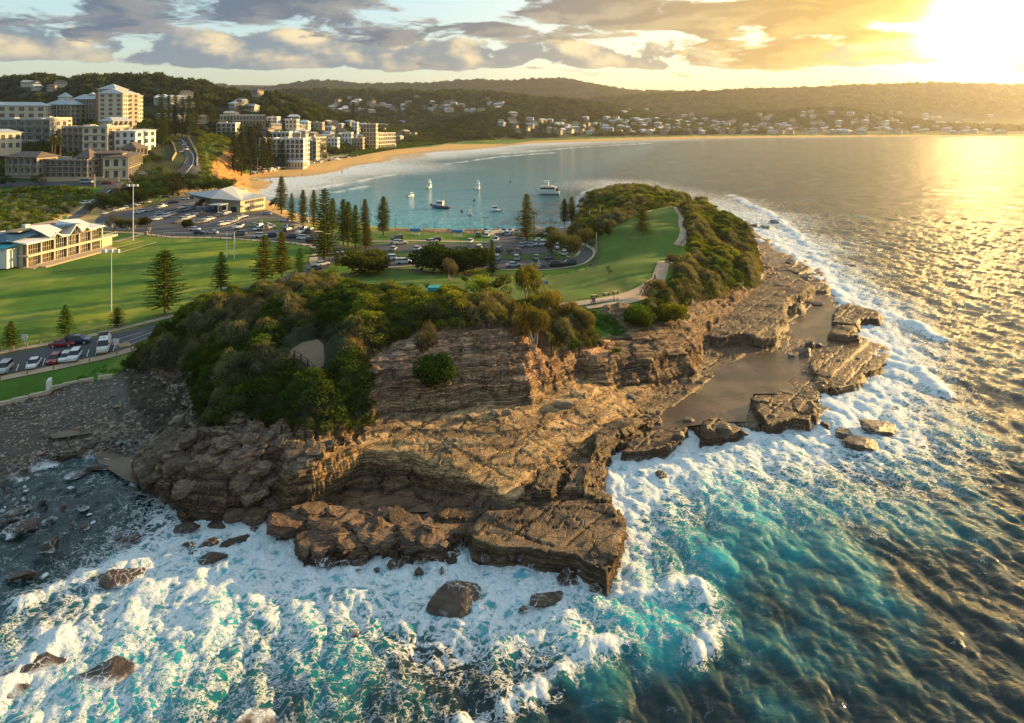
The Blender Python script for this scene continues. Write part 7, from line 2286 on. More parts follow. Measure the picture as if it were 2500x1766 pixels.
row(z2([(1625, 1020), (2105, 1015), (2240, 1000)], 900, 430, k2), R(20), 'the kerb side of the turning loop', 'cars at the kerb of the turning loop', ['silver', 'black', 'dark green'])
row(z2([(1228, 680), (1325, 685), (1560, 665), (1695, 700), (1425, 735)], 900, 430, k2), R(85), 'the cars around the tan boat ramp', 'cars around the boat ramp', ['white', 'white', 'light blue', 'grey', 'silver'])
row(z2([(1715, 795), (1765, 785), (1820, 790), (1870, 780), (1905, 750), (1945, 780), (1985, 765)], 900, 430, k2), R(85), 'the cluster around the palm trees', 'cars around the palm trees', ['silver', 'black', 'red', 'black', 'grey', 'silver', 'white'])
row(z2([(2115, 815), (2205, 805), (2210, 850), (2205, 885)], 900, 430, k2), R(75), 'the shade of the casuarina grove', 'cars in the casuarina grove', ['white', 'blue', 'light blue', 'white'])
# the near road, cars with lamps
k4 = 4.268
for (x, y, c, k, lab, rz) in [(38, 975, 'silver', 'suv', 'silver car cut by the left edge, nose to the lower footpath', -72), (350, 920, 'white', 'sedan', 'lone white sedan parked nose to the lower footpath of the near road', -68), (568, 875, 'red', 'hatch', 'red hatchback parked nose to the lower footpath, left of two white cars', -74),
                                (680, 858, 'white', 'hatch', 'white hatchback between the red hatchback and the last white car', -72), (775, 843, 'white', 'suv', 'white off roader, rightmost of the cars facing the lower footpath', -70),
                                (650, 712, 'red', 'sedan', 'dark red sedan parked along the field fence behind the small pine', 12), (812, 682, 'navy', 'suv', 'navy off roader with a white roof, parked behind the dark red sedan', 12), (2040, 330, 'light blue', 'sedan', 'light blue sedan half hidden by the grey scrub where the near road climbs', 40)]:
    q = hit(x / k4, 680 + y / k4)
    car(q, R(rz), k, c, lab, 'cars on the near road', 1.0, True)
for (sx, sy, Y, c, k, lab, rz) in [(450, 356, 568, 'light blue', 'suv', 'white and blue off roader, highest on the bluff road', -75), (455, 368, 545, 'cream', 'van', 'cream van behind the off roader on the bluff road', -78), (443, 373, 535, 'white', 'hatch', 'white hatchback coming down the left lane of the bluff road', 100)]:
    q = AtY(sx, sy, Y)
    car(q, R(rz), k, c, lab, 'traffic on the bluff road', 1.35)
for (sx, sy, c, k, lab, rz) in [(212, 449, 'light blue', 'van', 'pale blue and white delivery van on the upper street before the sand coloured apartments', 2), (262, 450, 'red', 'sedan', 'dark red car near the junction of the upper street', 5), (205, 500, 'white', 'sedan', 'white car driving down the long road past the clubhouse', 215), (348, 428, 'white', 'suv', 'white car parked in front of the sunlit end house', 10)]:
    q = hit(sx, sy)
    car((q[0], q[1], q[2] + .2), R(rz), k, c, lab, 'traffic on the hill streets', 1.25)
# camper van on the near road
q = hit(254, 856)
v = put('camper_van', None, loc=(q[0], q[1], q[2] + .1), rot=R(-66), label='white camper van with a raised roof hatch parked across the near road bays', category='van')
V_ = CARS['van']
for nm in ('body', 'cab', 'roof'):
    o = put({'body': 'body', 'cab': 'glasshouse', 'roof': 'roof'}[nm], V_[nm], None, parent=v, scale=(1.15, 1.1, 1.15))
    o.color = (*PAINTS['white'], 1)
put('side_panel', boxes_mesh('side_panel', [(-.55, 0, 1.75, 4.2, 2.0, .9), (-.4, 0, 2.55, 1.4, .9, .12)]), M_WHITE, parent=v)
put('windscreen', boxes_mesh('windscreen', [(2.25, 0, 1.75, .1, 1.7, .7)]), M_CGLASS, parent=v, rot=(0, R(-25), 0), loc=(-.55, 0, .9))
for x in (-1.8, 1.9):
    for y in (-.98, .98):
        put('wheel', V_['wheel'], None, parent=v, loc=(x, y, .33))
put('bumper', boxes_mesh('bumper', [(3.05, 0, .5, .15, 1.8, .3)]), M_TANSTONE, parent=v)


# ------------------------------------------------------------------ boats
def boat(sx, sy, L, rz, kind, label, name='moored_boat'):
    p = G(sx, sy, 0)
    r = put(name, None, loc=(p[0], p[1], .1), rot=R(rz), label=label, category='boat', group='boats moored in the bay')
    W, Hh = L * .30, L * .11 + .35
    S = []
    for i in range(9):
        f = i / 8
        w_ = W / 2 * (1 - max(0, (f - .45) / .55) ** 2.0) * (.88 + .12 * min(1, f * 4))
        zt = Hh * (.85 + .45 * f ** 2)
        w_ = max(w_, .03)
        S.append((-L / 2 + L * f, [(-w_, zt), (-w_ * .9, zt * .3), (-w_ * .45, -.25), (w_ * .45, -.25), (w_ * .9, zt * .3), (w_, zt), (w_ * .96, zt + .02), (-w_ * .96, zt + .02)]))
    put('hull', loft('hull', S, [M_NAVYHULL if kind == 'trawler' else M_WHITE]), None, parent=r)
    put('waterline_stripe', boxes_mesh('waterline_stripe', [(-L * .1, 0, .12, L * .78, W * .93, .16)]), M_DARK, parent=r)
    ch = L * .17 + .5
    if kind == 'ferry':
        put('cabin', boxes_mesh('cabin', [(-.02 * L, 0, Hh + ch * .5, L * .66, W * .86, ch), (.02 * L, 0, Hh + ch * 1.15, L * .5, W * .7, .25)]), M_WHITE, parent=r)
        put('cabin_window', boxes_mesh('cabin_window', [(.02 * L, 0, Hh + ch * .62, L * .60, W * .9, ch * .36)]), M_CGLASS, parent=r)
        put('flybridge', boxes_mesh('flybridge', [(.08 * L, 0, Hh + ch * 1.6, L * .2, W * .5, ch * .6), (.06 * L, 0, Hh + ch * 2.2, L * .26, W * .56, .12)]), M_WHITE, parent=r)
        put('stern_deck', boxes_mesh('stern_deck', [(-.40 * L, 0, Hh + ch * .35, L * .10, W * .8, ch * .6)]), M_DARK, parent=r)
    else:
        put('cabin', boxes_mesh('cabin', [(.04 * L, 0, Hh + ch * .5, L * .32, W * .66, ch), (.04 * L, 0, Hh + ch * 1.05, L * .40, W * .74, .12)]), M_WHITE, parent=r)
        put('cabin_window', boxes_mesh('cabin_window', [(.045 * L, 0, Hh + ch * .66, L * .325, W * .68, ch * .36)]), M_CGLASS, parent=r)
        if kind == 'cruiser':
            put('flybridge', boxes_mesh('flybridge', [(.0, 0, Hh + ch * 1.35, L * .24, W * .55, ch * .5), (-.02 * L, 0, Hh + ch * 2.0, L * .26, W * .55, .1)] + [(a_ * L * .1, b_ * W * .22, Hh + ch * 1.75, .06, .06, ch * .6) for a_ in (-1, 1) for b_ in (-1, 1)]), M_WHITE, parent=r)
    mh = L * (.7 if kind == 'trawler' else .16)
    put('mast', boxes_mesh('mast', [(-.05 * L, 0, Hh + ch + mh / 2, .09, .09, mh)] + ([(-.05 * L, 0, Hh + ch + mh * .95, .1, L * .26, .1), (-.28 * L, 0, Hh + ch + mh * .3, .1, .1, mh * .9)] if kind == 'trawler' else [])), M_DARK if kind == 'trawler' else M_POLE, parent=r)
    put('deck_rail', boxes_mesh('deck_rail', [(.30 * L, y * W * .28, Hh * 1.2 + .55, L * .3, .05, .05) for y in (-1, 1)] + [(.18 * L + q * .08 * L, y * W * .28, Hh * 1.2 + .3, .04, .04, .5) for y in (-1, 1) for q in range(4)]), M_POLE, parent=r)
    put('outboard_motor', boxes_mesh('outboard_motor', [(-L / 2 - .2, 0, .75, .45, .4, 1.1)]), M_DARK, parent=r)
    return r


M_NAVYHULL = flat_mat('navy_hull', (.10, .13, .19), .5, .1)
boat(1003, 481, 6.5, 60, 'small', 'small cream cabin boat, leftmost of the moored boats')
boat(1048, 460, 10.5, 80, 'cruiser', 'white flybridge cruiser right of the small cream cabin boat')
boat(1167, 463, 10.5, 85, 'cruiser', 'white flybridge cruiser moored alone in the upper middle of the bay')
boat(1077, 509, 11, 160, 'trawler', 'dark hulled fishing boat with a tall mast')
boat(1147, 526, 6, 100, 'small', 'small cabin boat seen end on, below the fishing boat')
boat(1209, 517, 7, 195, 'small', 'white runabout with its bow to the left, nearest the boat ramp')
boat(1338, 475, 15.5, 172, 'ferry', 'large white ferry boat at the right of the bay', 'ferry_boat')
q = G(1092, 511, 0)
t_ = put('tender', None, loc=(q[0], q[1], .1), rot=R(10), label='dark inflatable tender tied behind the fishing boat', category='boat')
put('hull', loft('hull', [(-1.8, [(-.8, .1), (.8, .1), (.9, .6), (-.9, .6)]), (.8, [(-.8, .1), (.8, .1), (.9, .6), (-.9, .6)]), (2, [(-.1, .3), (.1, .3), (.15, .8), (-.15, .8)])], [M_DARK]), None, parent=t_)
put('engine_cover', boxes_mesh('engine_cover', [(-1.6, 0, .9, .6, .6, 1.0)]), M_REDROOF, parent=t_)
bm = bmesh.new()
bmesh.ops.create_uvsphere(bm, u_segments=12, v_segments=8, radius=.55)
BUOY = bpy.data.meshes.new('mooring_buoy')
bm.to_mesh(BUOY)
bm.free()
BUOY.materials.append(M_DARK)
for sx, sy, lab in [(1053, 502, 'dark mooring buoy left of the fishing boat'), (1128, 518, 'dark mooring buoy left of the end on cabin boat'), (1158, 491, 'dark mooring buoy right of the fishing boat mast'), (1246, 445, 'dark mooring buoy farthest out, above the white runabout')]:
    q = G(sx, sy, 0)
    put('mooring_buoy', BUOY, None, loc=(q[0], q[1], .3), scale=1.4, label=lab, category='buoy', group='mooring buoys')


# ------------------------------------------------------------------ street furniture
def pole_thing(name, sx, sy, topy, label, cat, rad=.16, head=None, group=None, mat=None):
    b = hit(sx, sy)
    h = AtY(sx, topy, b[1])[2] - b[2]
    r = put(name, None, loc=b, label=label, category=cat, group=group)
    put('pole', mesh_np('pole', *tube([(0, 0, -.3), (0, 0, h)], [rad * 1.3, rad * .7], 8)), mat or M_POLE, parent=r)
    if head == 'flood':
        put('crossbar', boxes_mesh('crossbar', [(0, 0, h, 3.6, .15, .15)]), M_POLE, parent=r)
        for i in range(3):
            put('floodlight', boxes_mesh('floodlight', [((i - 1) * 1.6, -.35, h + .35, .95, .5, .8)]), M_WHITE, parent=r)
    elif head == 'lamp':
        put('lamp_head', boxes_mesh('lamp_head', [(-.7, 0, h, 1.2, .35, .18), (.7, 0, h, 1.2, .35, .18)] if '2' in label or 'double' in label else [(0, 0, h, .5, .4, .25)]), M_DARK, parent=r)
    return r, b, h


pole_thing('floodlight_pole', 325, 588, 455, 'tall floodlight mast between the dark street trees by the clubhouse', 'floodlight', .17, 'flood')
pole_thing('floodlight_pole', 272, 762, 616, 'tall floodlight mast standing on the near part of the sports field', 'floodlight', .10, 'flood')
pole_thing('street_lamp', 1184, 571, 532, 'dark lamp post with a double head beside the boat ramp', 'street lamp', .12, 'lamp', None, M_DARK)
pole_thing('street_lamp', 966, 571, 525, 'slim dark lamp post on the foreshore right of the lone pine', 'street lamp', .10, 'lamp', None, M_DARK)
pole_thing('street_lamp', 1343, 600, 535, 'dark lamp post at the left edge of the casuarina grove', 'street lamp', .12, 'lamp', None, M_DARK)
pole_thing('street_lamp', 1465, 540, 502, 'pale lamp post among the bushes behind the headland lawn, right one', 'street lamp', .12, 'lamp')
pole_thing('street_lamp', 1439, 545, 514, 'pale lamp post among the bushes behind the headland lawn, left one', 'street lamp', .12, 'lamp')
pole_thing('flag_pole', 1456, 617, 568, 'bare white pole on the headland lawn beside the turning loop', 'pole', .11)
pole_thing('power_pole', 231, 458, 426, 'pale timber pole at the upper street', 'pole', .25, None, None, M_TANSTONE)
for i, (sx, sy, ty) in enumerate([(629, 424, 382), (653, 418, 375), (785, 388, 371), (800, 386, 372)]):
    pole_thing('street_lamp', sx, sy, ty, '%s pale lamp pole along the promenade behind the beach' % ['first', 'second', 'third', 'last'][i], 'street lamp', .2, 'lamp', 'lamp poles along the promenade')
for sx, sy, ty, lab in [(930 / 4.592 + 1240, 748, 728, 'dark post left of the walkers on the headland path'), (1188 / 4.592 + 1240, 738, 719, 'dark post under the right picnic bench'), (1229 / 4.592 + 1240, 736, 726, 'short dark post by the edge of the headland path'), (597 / 4.592 + 1240, 756, 727, 'tall dark post at the left end of the headland path')]:
    pole_thing('marker_post', sx, sy, ty, lab, 'post', .07, None, 'dark posts along the headland path', M_DARK)
# goal posts
a, b = hit(553.5, 630), hit(572, 633)
hgt = AtY(554.5, 565, a[1])[2] - a[2]
zb = AtY(554.5, 612, a[1])[2] - a[2]
d = Vector(b) - Vector(a)
g = put('goal_posts', None, loc=a, rot=math.atan2(d.y, d.x), label='white H shaped goal posts on the sports field', category='goal posts')
for x in (0, d.length):
    put('upright', mesh_np('upright', *tube([(x, 0, -.2), (x, 0, hgt)], [.13, .10], 8)), M_WHITE, parent=g)
put('crossbar', mesh_np('crossbar', *tube([(0, 0, zb), (d.length, 0, zb)], [.09, .09], 8)), M_WHITE, parent=g)


def fence(label, line, step, h, mat, rails=1, name='post_and_rail_fence', off=0, thick=.16):
    P = [Vector(p) for p in line]
    r = put(name, None, loc=P[0], label=label, category='fence')
    pts = []
    for a_, b_ in zip(P[:-1], P[1:]):
        n_ = max(1, round((b_ - a_).length / step))
        pts += [a_.lerp(b_, i / n_) for i in range(n_)]
    pts.append(P[-1])
    pts = [Vector((p.x, p.y, hz_(p.x, p.y))) - P[0] for p in pts]
    post = boxes_mesh('post', [(0, 0, h / 2 - .1, thick, thick, h + .2)])
    post.materials.append(mat)
    for p in pts:
        put('post', post, None, parent=r, loc=p)
    for k in range(rails):
        put('rail', mesh_np('rail', *tube([(p.x, p.y, p.z + h * (1 - k * .45) - .08) for p in pts], [.05] * len(pts), 4)), mat, parent=r)
    return r


fence('low timber fence of short posts between the near road and the sports field', PH([(-60, 871), (0, 862), (66, 851), (131, 837), (211, 822), (290, 804), (351, 789), (452, 764)]), 2.3, 1.2, M_TIMBER, 1)
fence('row of short dark posts between the kerb and the top edge of the sports field', PH([(357, 575), (420, 583), (538, 584), (629, 591), (708, 596), (735, 601)]), 3.0, 1.1, M_DARK, 1)
fence('low rail along the lower footpath of the near road', PH([(-40, 936), (0, 930), (131, 903), (218, 884), (285, 868), (320, 857)]), 4.5, .9, M_TIMBER, 1)
fence('dark timber railing round the cliff lookout', [(p[0], p[1], 14) for p in PW3([(703, 868), (735, 876), (768, 889), (792, 884)], 14)], 1.6, 1.3, M_DARK, 3, 'lookout_railing')
fence('pale wire fence between the clubhouse and the car park', PH([(143, 556), (200, 552), (260, 556), (330, 560)]), 3.5, 1.6, M_POLE, 2, 'wire_fence')
fence('railing on the seaward side of the headland path', PH([(1660, 604), (1676, 582), (1680, 562), (1674, 540)]), 2.2, 1.2, M_DARK, 1, 'path_railing')
# lookout floor, sea wall below the lawn, retaining kerb
V, T = drape(LOOKOUT, 1.5, flat=None, off=.35)
structure('lookout_floor', mesh_np('lookout_floor', V, T, True), flat_mat('bare_earth', (.24, .165, .10), .95, .3, .8))
sw = PH([(-120, 1016), (0, 990), (66, 973), (117, 960), (127, 951), (187, 936), (279, 919)])
sea_wall = put('low_sea_wall', None, loc=sw[0], label='long low pale sea wall between the small lawn and the pebble shore', category='wall')
P = [Vector(p) for p in sw]
cop = boxes_mesh('coping_stone', [(0, 0, .15, 2.3, .55, .75)], [M_KERB])
for a_, b_ in zip(P[:-1], P[1:]):
    n_ = max(1, round((b_ - a_).length / 2.35))
    for i in range(n_):
        p = a_.lerp(b_, (i + .5) / n_)
        put('coping_stone', cop, None, parent=sea_wall, loc=p - P[0], rot=math.atan2(b_.y - a_.y, b_.x - a_.x) + random.gauss(0, .015))
q = hit(120, 950)
put('concrete_buttress', boxes_mesh('concrete_buttress', [(0, 0, .8, .5, 1.8, 1.8)]), M_WHITE, loc=q, rot=R(20), label='small pale concrete buttress where the sea wall steps', category='wall')
ftk = PH([(277, 594), (331, 568), (420, 581)])


def shelter(sx, sy, topy, w_, label, mat, leg=True):
    b = hit(sx, sy)
    h = AtY(sx, topy, b[1])[2] - b[2]
    r = put('picnic_shelter', None, loc=b, label=label, category='shelter')
    put('roof', boxes_mesh('roof', [(0, 0, h - .3, w_, 2.6, .9)]), mat, parent=r)
    for x in (-.35, .35):
        for y in (-.9, .9):
            put('leg', boxes_mesh('leg', [(x * w_, y, h / 2 - .4, .16, .16, h - .6)]), M_WHITE, parent=r)
    put('table', boxes_mesh('table', [(0, 0, .75, w_ * .6, .9, .1), (0, 0, .35, .3, .3, .7)]), M_WHITE, parent=r)
    put('bench', boxes_mesh('bench', [(0, .9, .45, w_ * .6, .35, .08), (0, -.9, .45, w_ * .6, .35, .08)]), M_WHITE, parent=r)


shelter(1015, 575, 559, 4.4, 'left blue roofed picnic shelter on the foreshore', M_BLUE)
shelter(1117, 579, 562, 4.4, 'right blue roofed picnic shelter on the foreshore', M_BLUE)
shelter(1062, 712, 701, 3.2, 'teal roofed shelter peeping over the cliff top bushes', M_TEAL)
b = hit(1332, 724)
r = put('sign', None, loc=b, label='blue sign on two white posts behind the conical cliff tree', category='sign')
put('panel', boxes_mesh('panel', [(-.3, 0, 3.1, 1.7, .12, .8)]), M_BLUE, parent=r)
put('post', boxes_mesh('post', [(.3, 0, 1.4, .1, .1, 2.8)]), M_WHITE, parent=r)
for i, (sx, sy, rz) in enumerate([(1450, 727, 20), (1480, 722, 22), (1503, 718, 26)]):
    b = hit(sx, sy)
    r = put('park_bench', None, loc=b, rot=R(rz), scale=.75, label='%s of the three long tan benches on the headland lawn' % ['left', 'middle', 'right'][i], category='bench', group='tan benches on the headland lawn')
    put('seat', boxes_mesh('seat', [(0, 0, .8, 2.0, .8, .16)]), M_TANSTONE, parent=r)
    for x in (-.8, .8):
        put('leg', boxes_mesh('leg', [(x, 0, .38, .14, .6, .72)]), M_DARK, parent=r)
b = hit(1315, 654)
r = put('anchor_sculpture', None, loc=b, label='dark anchor like sculpture on a ring at the edge of the bay car park', category='sculpture')
put('ring', mesh_np('ring', *tube([(2.2 * math.cos(a_ / 10 * 6.283), 1.5 * math.sin(a_ / 10 * 6.283), .5) for a_ in range(11)], [.18] * 11, 6)), M_DARK, parent=r)
put('fin', mesh_np('fin', *tube([(0, 0, 0), (.1, 0, 1.4), (-.1, 0, 2.6)], [.7, .5, .15], 6)), M_GREYW, parent=r)
q = hit(158, 548)
r = put('bus_stop_sign', None, loc=q, rot=R(20), label='bright yellow green board beside the long road above the clubhouse', category='sign')
put('board', boxes_mesh('board', [(0, 0, 2.4, 1.9, .3, 3.0)]), flat_mat('lime_board', (.45, .60, .12), .6, .1), parent=r)
put('post', boxes_mesh('post', [(0, .2, .5, .2, .2, 1.4)]), M_POLE, parent=r)
q = hit(357, 574)
put('litter_bin', mesh_np('litter_bin', *tube([(0, 0, 0), (0, 0, 1.4), (0, 0, 1.41)], [.7, .7, .05], 10)), M_TIMBER, loc=q, label='dark round litter bin at the corner of the sports field path', category='bin')
for sx, sy, c, lab in [(365, 568, M_CREAM, 'small cream notice board near the litter bin'), (637, 548, M_CREAM, 'cream standing stone on the oval lawn island'), (60, 842, M_WHITE, 'white notice plate on the field fence by the left pine'), (283, 853, M_WHITE, 'small white sign on the corner of the near road'), (288, 452, M_BLUE, 'purple banner frame at the road junction')]:
    q = hit(sx, sy)
    r = put('notice_board', None, loc=q, label=lab, category='sign')
    put('panel', boxes_mesh('panel', [(0, 0, 1.5, 1.2, .12, 1.2)]), c, parent=r)
    put('post', boxes_mesh('post', [(0, .1, .5, .12, .12, 1.2)]), M_POLE, parent=r)
# boat ramp and jetty
ramp = PW3([(1193, 590), (1193, 566), (1222, 564), (1248, 560), (1256, 561), (1272, 577), (1266, 578), (1252, 567), (1225, 568), (1214, 578), (1204, 590)], 3.4)
def slab(name, poly, z0, z1, mat, label=None, cat=None):
    n = len(poly)
    V = [(p[0], p[1], z0) for p in poly] + [(p[0], p[1], z1) for p in poly]
    F = [tuple(range(n, 2 * n))] + [(i, (i + 1) % n, n + (i + 1) % n, n + i) for i in range(n)]
    bm = bmesh.new()
    vs = [bm.verts.new(v) for v in V]
    for f in F:
        try:
            bm.faces.new([vs[i] for i in f])
        except ValueError:
            pass
    bmesh.ops.recalc_face_normals(bm, faces=bm.faces)
    bmesh.ops.triangulate(bm, faces=bm.faces)
    me = bpy.data.meshes.new(name)
    bm.to_mesh(me)
    bm.free()
    me.materials.append(mat)
    put(name, me, None, label=label, category=cat) if label else structure(name, me)


slab('boat_ramp_wall', ramp, -1, 3.9, M_TANSTONE, 'tan concrete wall wrapping the boat ramp at the water edge', 'wall')
slab('jetty', PW3([(1304, 554), (1318, 553), (1336, 572), (1322, 574)], 1.8), .6, 2.2, M_TANSTONE, 'pale timber jetty reaching into the bay behind the palm', 'jetty')
for sx, sy, lab in [(1245, 572, 'white boat on a trailer at the top of the boat ramp'), (1230, 572, 'second white boat on a trailer at the boat ramp'), (1262, 574, 'small boat on a trailer beside the ramp wall'), (1186, 572, 'white boat on a trailer left of the ramp wall'), (1330, 578, 'white boat stored by the jetty'), (1345, 582, 'second white boat stored by the jetty'), (735, 572, 'cream boat on a trailer behind the pines'), (583, 560, 'cream boat on a trailer near the goal posts')]:
    q = hit(sx, sy)
    r = put('trailer_boat', None, loc=(q[0], q[1], q[2] + .6), rot=R(random.uniform(60, 120)), label=lab, category='boat')
    S = [(-2.8, [(-1, 1), (-.8, .2), (.8, .2), (1, 1)]), (.8, [(-1, 1), (-.8, .1), (.8, .1), (1, 1)]), (2.8, [(-.1, 1.3), (-.05, .8), (.05, .8), (.1, 1.3)])]
    put('hull', loft('hull', S, [M_WHITE]), None, parent=r)
    put('windscreen', boxes_mesh('windscreen', [(.3, 0, 1.35, .9, 1.5, .6)]), M_CGLASS, parent=r)
    put('trailer', boxes_mesh('trailer', [(0, -.6, -.1, 5, .1, .12), (0, .6, -.1, 5, .1, .12), (-.5, 0, -.25, .6, 2.0, .55)]), M_DARK, parent=r)


# ------------------------------------------------------------------ people
def person_mesh(pose):
    st = .28 if pose == 'walk' else .1
    J = [(0, 0, .95), (0, 0, 1.2), (0, 0, 1.45), (0, 0, 1.55), (0, .02, 1.68), (-.1, 0, .9), (-.12, st, .5), (-.12, st * .6, .06), (-.12, st * .6 + .15, .03), (.1, 0, .9), (.12, -st, .5), (.12, -st * 1.3, .08), (.12, -st * 1.3 + .15, .03),
         (-.2, 0, 1.42), (-.26, -st * .6, 1.15), (-.27, -st * .5 + .05, .88), (.2, 0, 1.42), (.26, st * .6, 1.15), (.27, st * .7 + .05, .9)]
    E = [(0, 1), (1, 2), (2, 3), (3, 4), (0, 5), (5, 6), (6, 7), (7, 8), (0, 9), (9, 10), (10, 11), (11, 12), (2, 13), (13, 14), (14, 15), (2, 16), (16, 17), (17, 18)]
    rad = [.15, .14, .16, .06, .11, .10, .075, .05, .045, .10, .075, .05, .045, .065, .045, .035, .065, .045, .035]
    me = bpy.data.meshes.new('body')
    me.from_pydata(J, E, [])
    o = bpy.data.objects.new('body', me)
    COL.objects.link(o)
    o.modifiers.new('skin', 'SKIN')
    for v, r_ in zip(me.skin_vertices[0].data, rad):
        v.radius = (r_, r_)
    me.skin_vertices[0].data[0].use_root = True
    s = o.modifiers.new('sub', 'SUBSURF')
    s.levels = s.render_levels = 1
    dg = bpy.context.evaluated_depsgraph_get()
    dg.update()
    m2 = bpy.data.meshes.new_from_object(o.evaluated_get(dg))
    bpy.data.objects.remove(o)
    m2.name = 'body'
    mats = [M_SKIN, M_SHIRT, M_TROUSER]
    m2.materials.clear()
    for q in mats:
        m2.materials.append(q)
    for f in m2.polygons:
        z, x = f.center.z, abs(f.center.x)
        f.material_index = 2 if z < .98 else (0 if z > 1.52 or (x > .24 and z < 1.1) else 1)
        f.use_smooth = True
    return m2


M_SKIN = flat_mat('skin', (.45, .27, .18), .6, .1)
M_SHIRT = flat_mat('dark_shirt', (.03, .03, .04), .9, .1)
M_TROUSER = flat_mat('dark_trousers', (.025, .028, .05), .9, .1)
M_HAIR = flat_mat('hair', (.03, .02, .015), .8, .1)
PERSON = person_mesh('walk')
bm = bmesh.new()
bmesh.ops.create_uvsphere(bm, u_segments=10, v_segments=8, radius=.125, matrix=Matrix.Translation((0, -.01, 1.73)))
HAIR = bpy.data.meshes.new('hair')
bm.to_mesh(HAIR)
bm.free()
HAIR.materials.append(M_HAIR)
for sx, sy, rz, sc_, lab in [(1599, 691, 40, 1.25, 'person in dark clothes walking up the headland path near its fork'), (1447, 745, 100, 1.05, 'left of two people walking side by side on the lower headland path'), (1451, 745, 100, 1.05, 'right of two people walking side by side on the lower headland path'),
                             (1668, 559, 0, 1.1, 'first of three walkers strung along the upper headland path'), (1670, 550, 0, 1.1, 'second of three walkers strung along the upper headland path'), (1673, 540, 0, 1.1, 'last of three walkers strung along the upper headland path'),
                             (835, 425, 60, 2.0, 'lone person standing at the water edge of the long beach'), (660, 448, 30, 1.4, 'left of two people sitting low on the wide near sand'), (664, 449, 30, 1.4, 'right of two people sitting low on the wide near sand'), (737, 430, 20, 1.2, 'person walking on the upper sand of the long beach'),
                             (664, 682, 200, 1.3, 'person in a pale top beside the bare branched pine')]:
    q = hit(sx, sy)
    r = put('person', None, loc=q, rot=R(rz), scale=sc_, label=lab, category='person')
    put('body', PERSON, None, parent=r)
    put('hair', HAIR, None, parent=r)

# crowd of parked cars and umbrellas along the promenade, too small to pick apart
bx = []
for i in range(260):
    t0 = random.random()
    sx = 612 + (872 - 612) * t0
    sy = np.interp(sx, [612, 640, 700, 760, 820, 872], [428, 423, 410, 400, 391, 381]) - random.uniform(-1, 4)
    bx.append((sx, sy))
B = hits(bx)
bl = [(q[0], q[1], q[2] + .6 + random.uniform(0, 1.0), random.uniform(1.2, 4.2), random.uniform(1, 2), random.uniform(.8, 1.6), random.uniform(0, 3), random.randrange(3)) for q in B]
put('promenade_clutter', boxes_mesh('promenade_clutter', bl, [M_WHITE, M_DARK, M_GREYW]), None, kind='stuff')


# ------------------------------------------------------------------ rocks
def rock_material(name, dark, lite, wetness):
    m, t = material(name)
    g = t.n('ShaderNodeNewGeometry')
    p = g.outputs['Position']
    up = t.n('ShaderNodeSeparateXYZ', {0: p}).outputs[2]
    a = t.n('ShaderNodeAttribute', attribute_name='tint', attribute_type='INSTANCER')
    use = t.m('GREATER_THAN', t.v('LENGTH', a.outputs['Vector']), 0.0001)
    n1 = t.noise(t.v('MULTIPLY', p, (.8, .8, 3)), 1.0, 7, .65)
    n2 = t.noise(p, 4.0, 5, .7)
    c = t.mix(t.ss(n1, .3, .7), dark, lite)
    c = t.mix(t.m('MULTIPLY', n2, .5), c, t.mix(1.0, c, (1.6, 1.5, 1.4), 'MULTIPLY'))
    c = t.mix(use, c, t.mix(t.ss(t.m('ADD', t.m('MULTIPLY', n1, .6), t.m('MULTIPLY', n2, .4)), .42, .58), t.mix(1.0, a.outputs['Color'], (.55, .52, .5), 'MULTIPLY'), t.mix(1.0, a.outputs['Color'], (1.7, 1.6, 1.5), 'MULTIPLY')))
    q = t.v('ADD', p, t.v('SCALE', t.noise(p, .8, 4, color=True), scale=1.5))
    lace = t.ss(t.voro(q, 1.1, 'DISTANCE_TO_EDGE'), .06, .0)
    wash = t.m('MULTIPLY', t.ss(up, 2.2, .5), t.ss(t.noise(p, .35, 4), .42, .6))
    c = t.mix(t.m('MULTIPLY', t.m('MULTIPLY', wash, t.m('ADD', lace, t.ss(up, .5, .1))), wetness * .95, clamp=True), c, (.8, .84, .88))
    b = t.n('ShaderNodeBsdfPrincipled', {'Base Color': c, 'Roughness': .9 - wetness * .5, 'Normal': bump(t, t.m('ADD', n1, t.m('MULTIPLY', n2, .4)), .8, .35)})
    out(t, b)
    return m


M_WETROCK = rock_material('wet_rock', (.028, .018, .013), (.085, .055, .037), 1.0)
M_DRYROCK = rock_material('dry_rock', (.16, .125, .095), (.32, .25, .18), .1)


def rock_np(seed, angular=.75, sub=3):
    rng = np.random.default_rng(seed)
    bm = bmesh.new()
    bmesh.ops.create_icosphere(bm, subdivisions=sub, radius=1)
    V = np.array([tuple(v.co) for v in bm.verts])
    F = np.array([[v.index for v in f.verts] for f in bm.faces])
    bm.free()
    n = unit(V)
    r = np.full(len(V), 1.25)
    for k in range(15):
        d = unit(rng.normal(size=3) * (1, 1, .7))
        if k < 2:
            d = np.array([rng.normal() * .12, rng.normal() * .12, 1.0 if k == 0 else -1])
            d = unit(d)
        h = rng.uniform(.62, .92)
        dot = n @ d
        r = np.where(dot > .05, np.minimum(r, h / np.maximum(dot, .05)), r)
    r = r * (1 + .10 * fbm(n[:, 0] * 3 + seed, n[:, 1] * 3 + n[:, 2] * 4, 3, seed))
    P = n * r[:, None]
    return P, F


ROCKS = [mesh_np('boulder', *rock_np(s), smooth=False) for s in range(1, 9)]
for m_ in ROCKS:
    m_.polygons.foreach_set('use_smooth', [False] * len(m_.polygons))


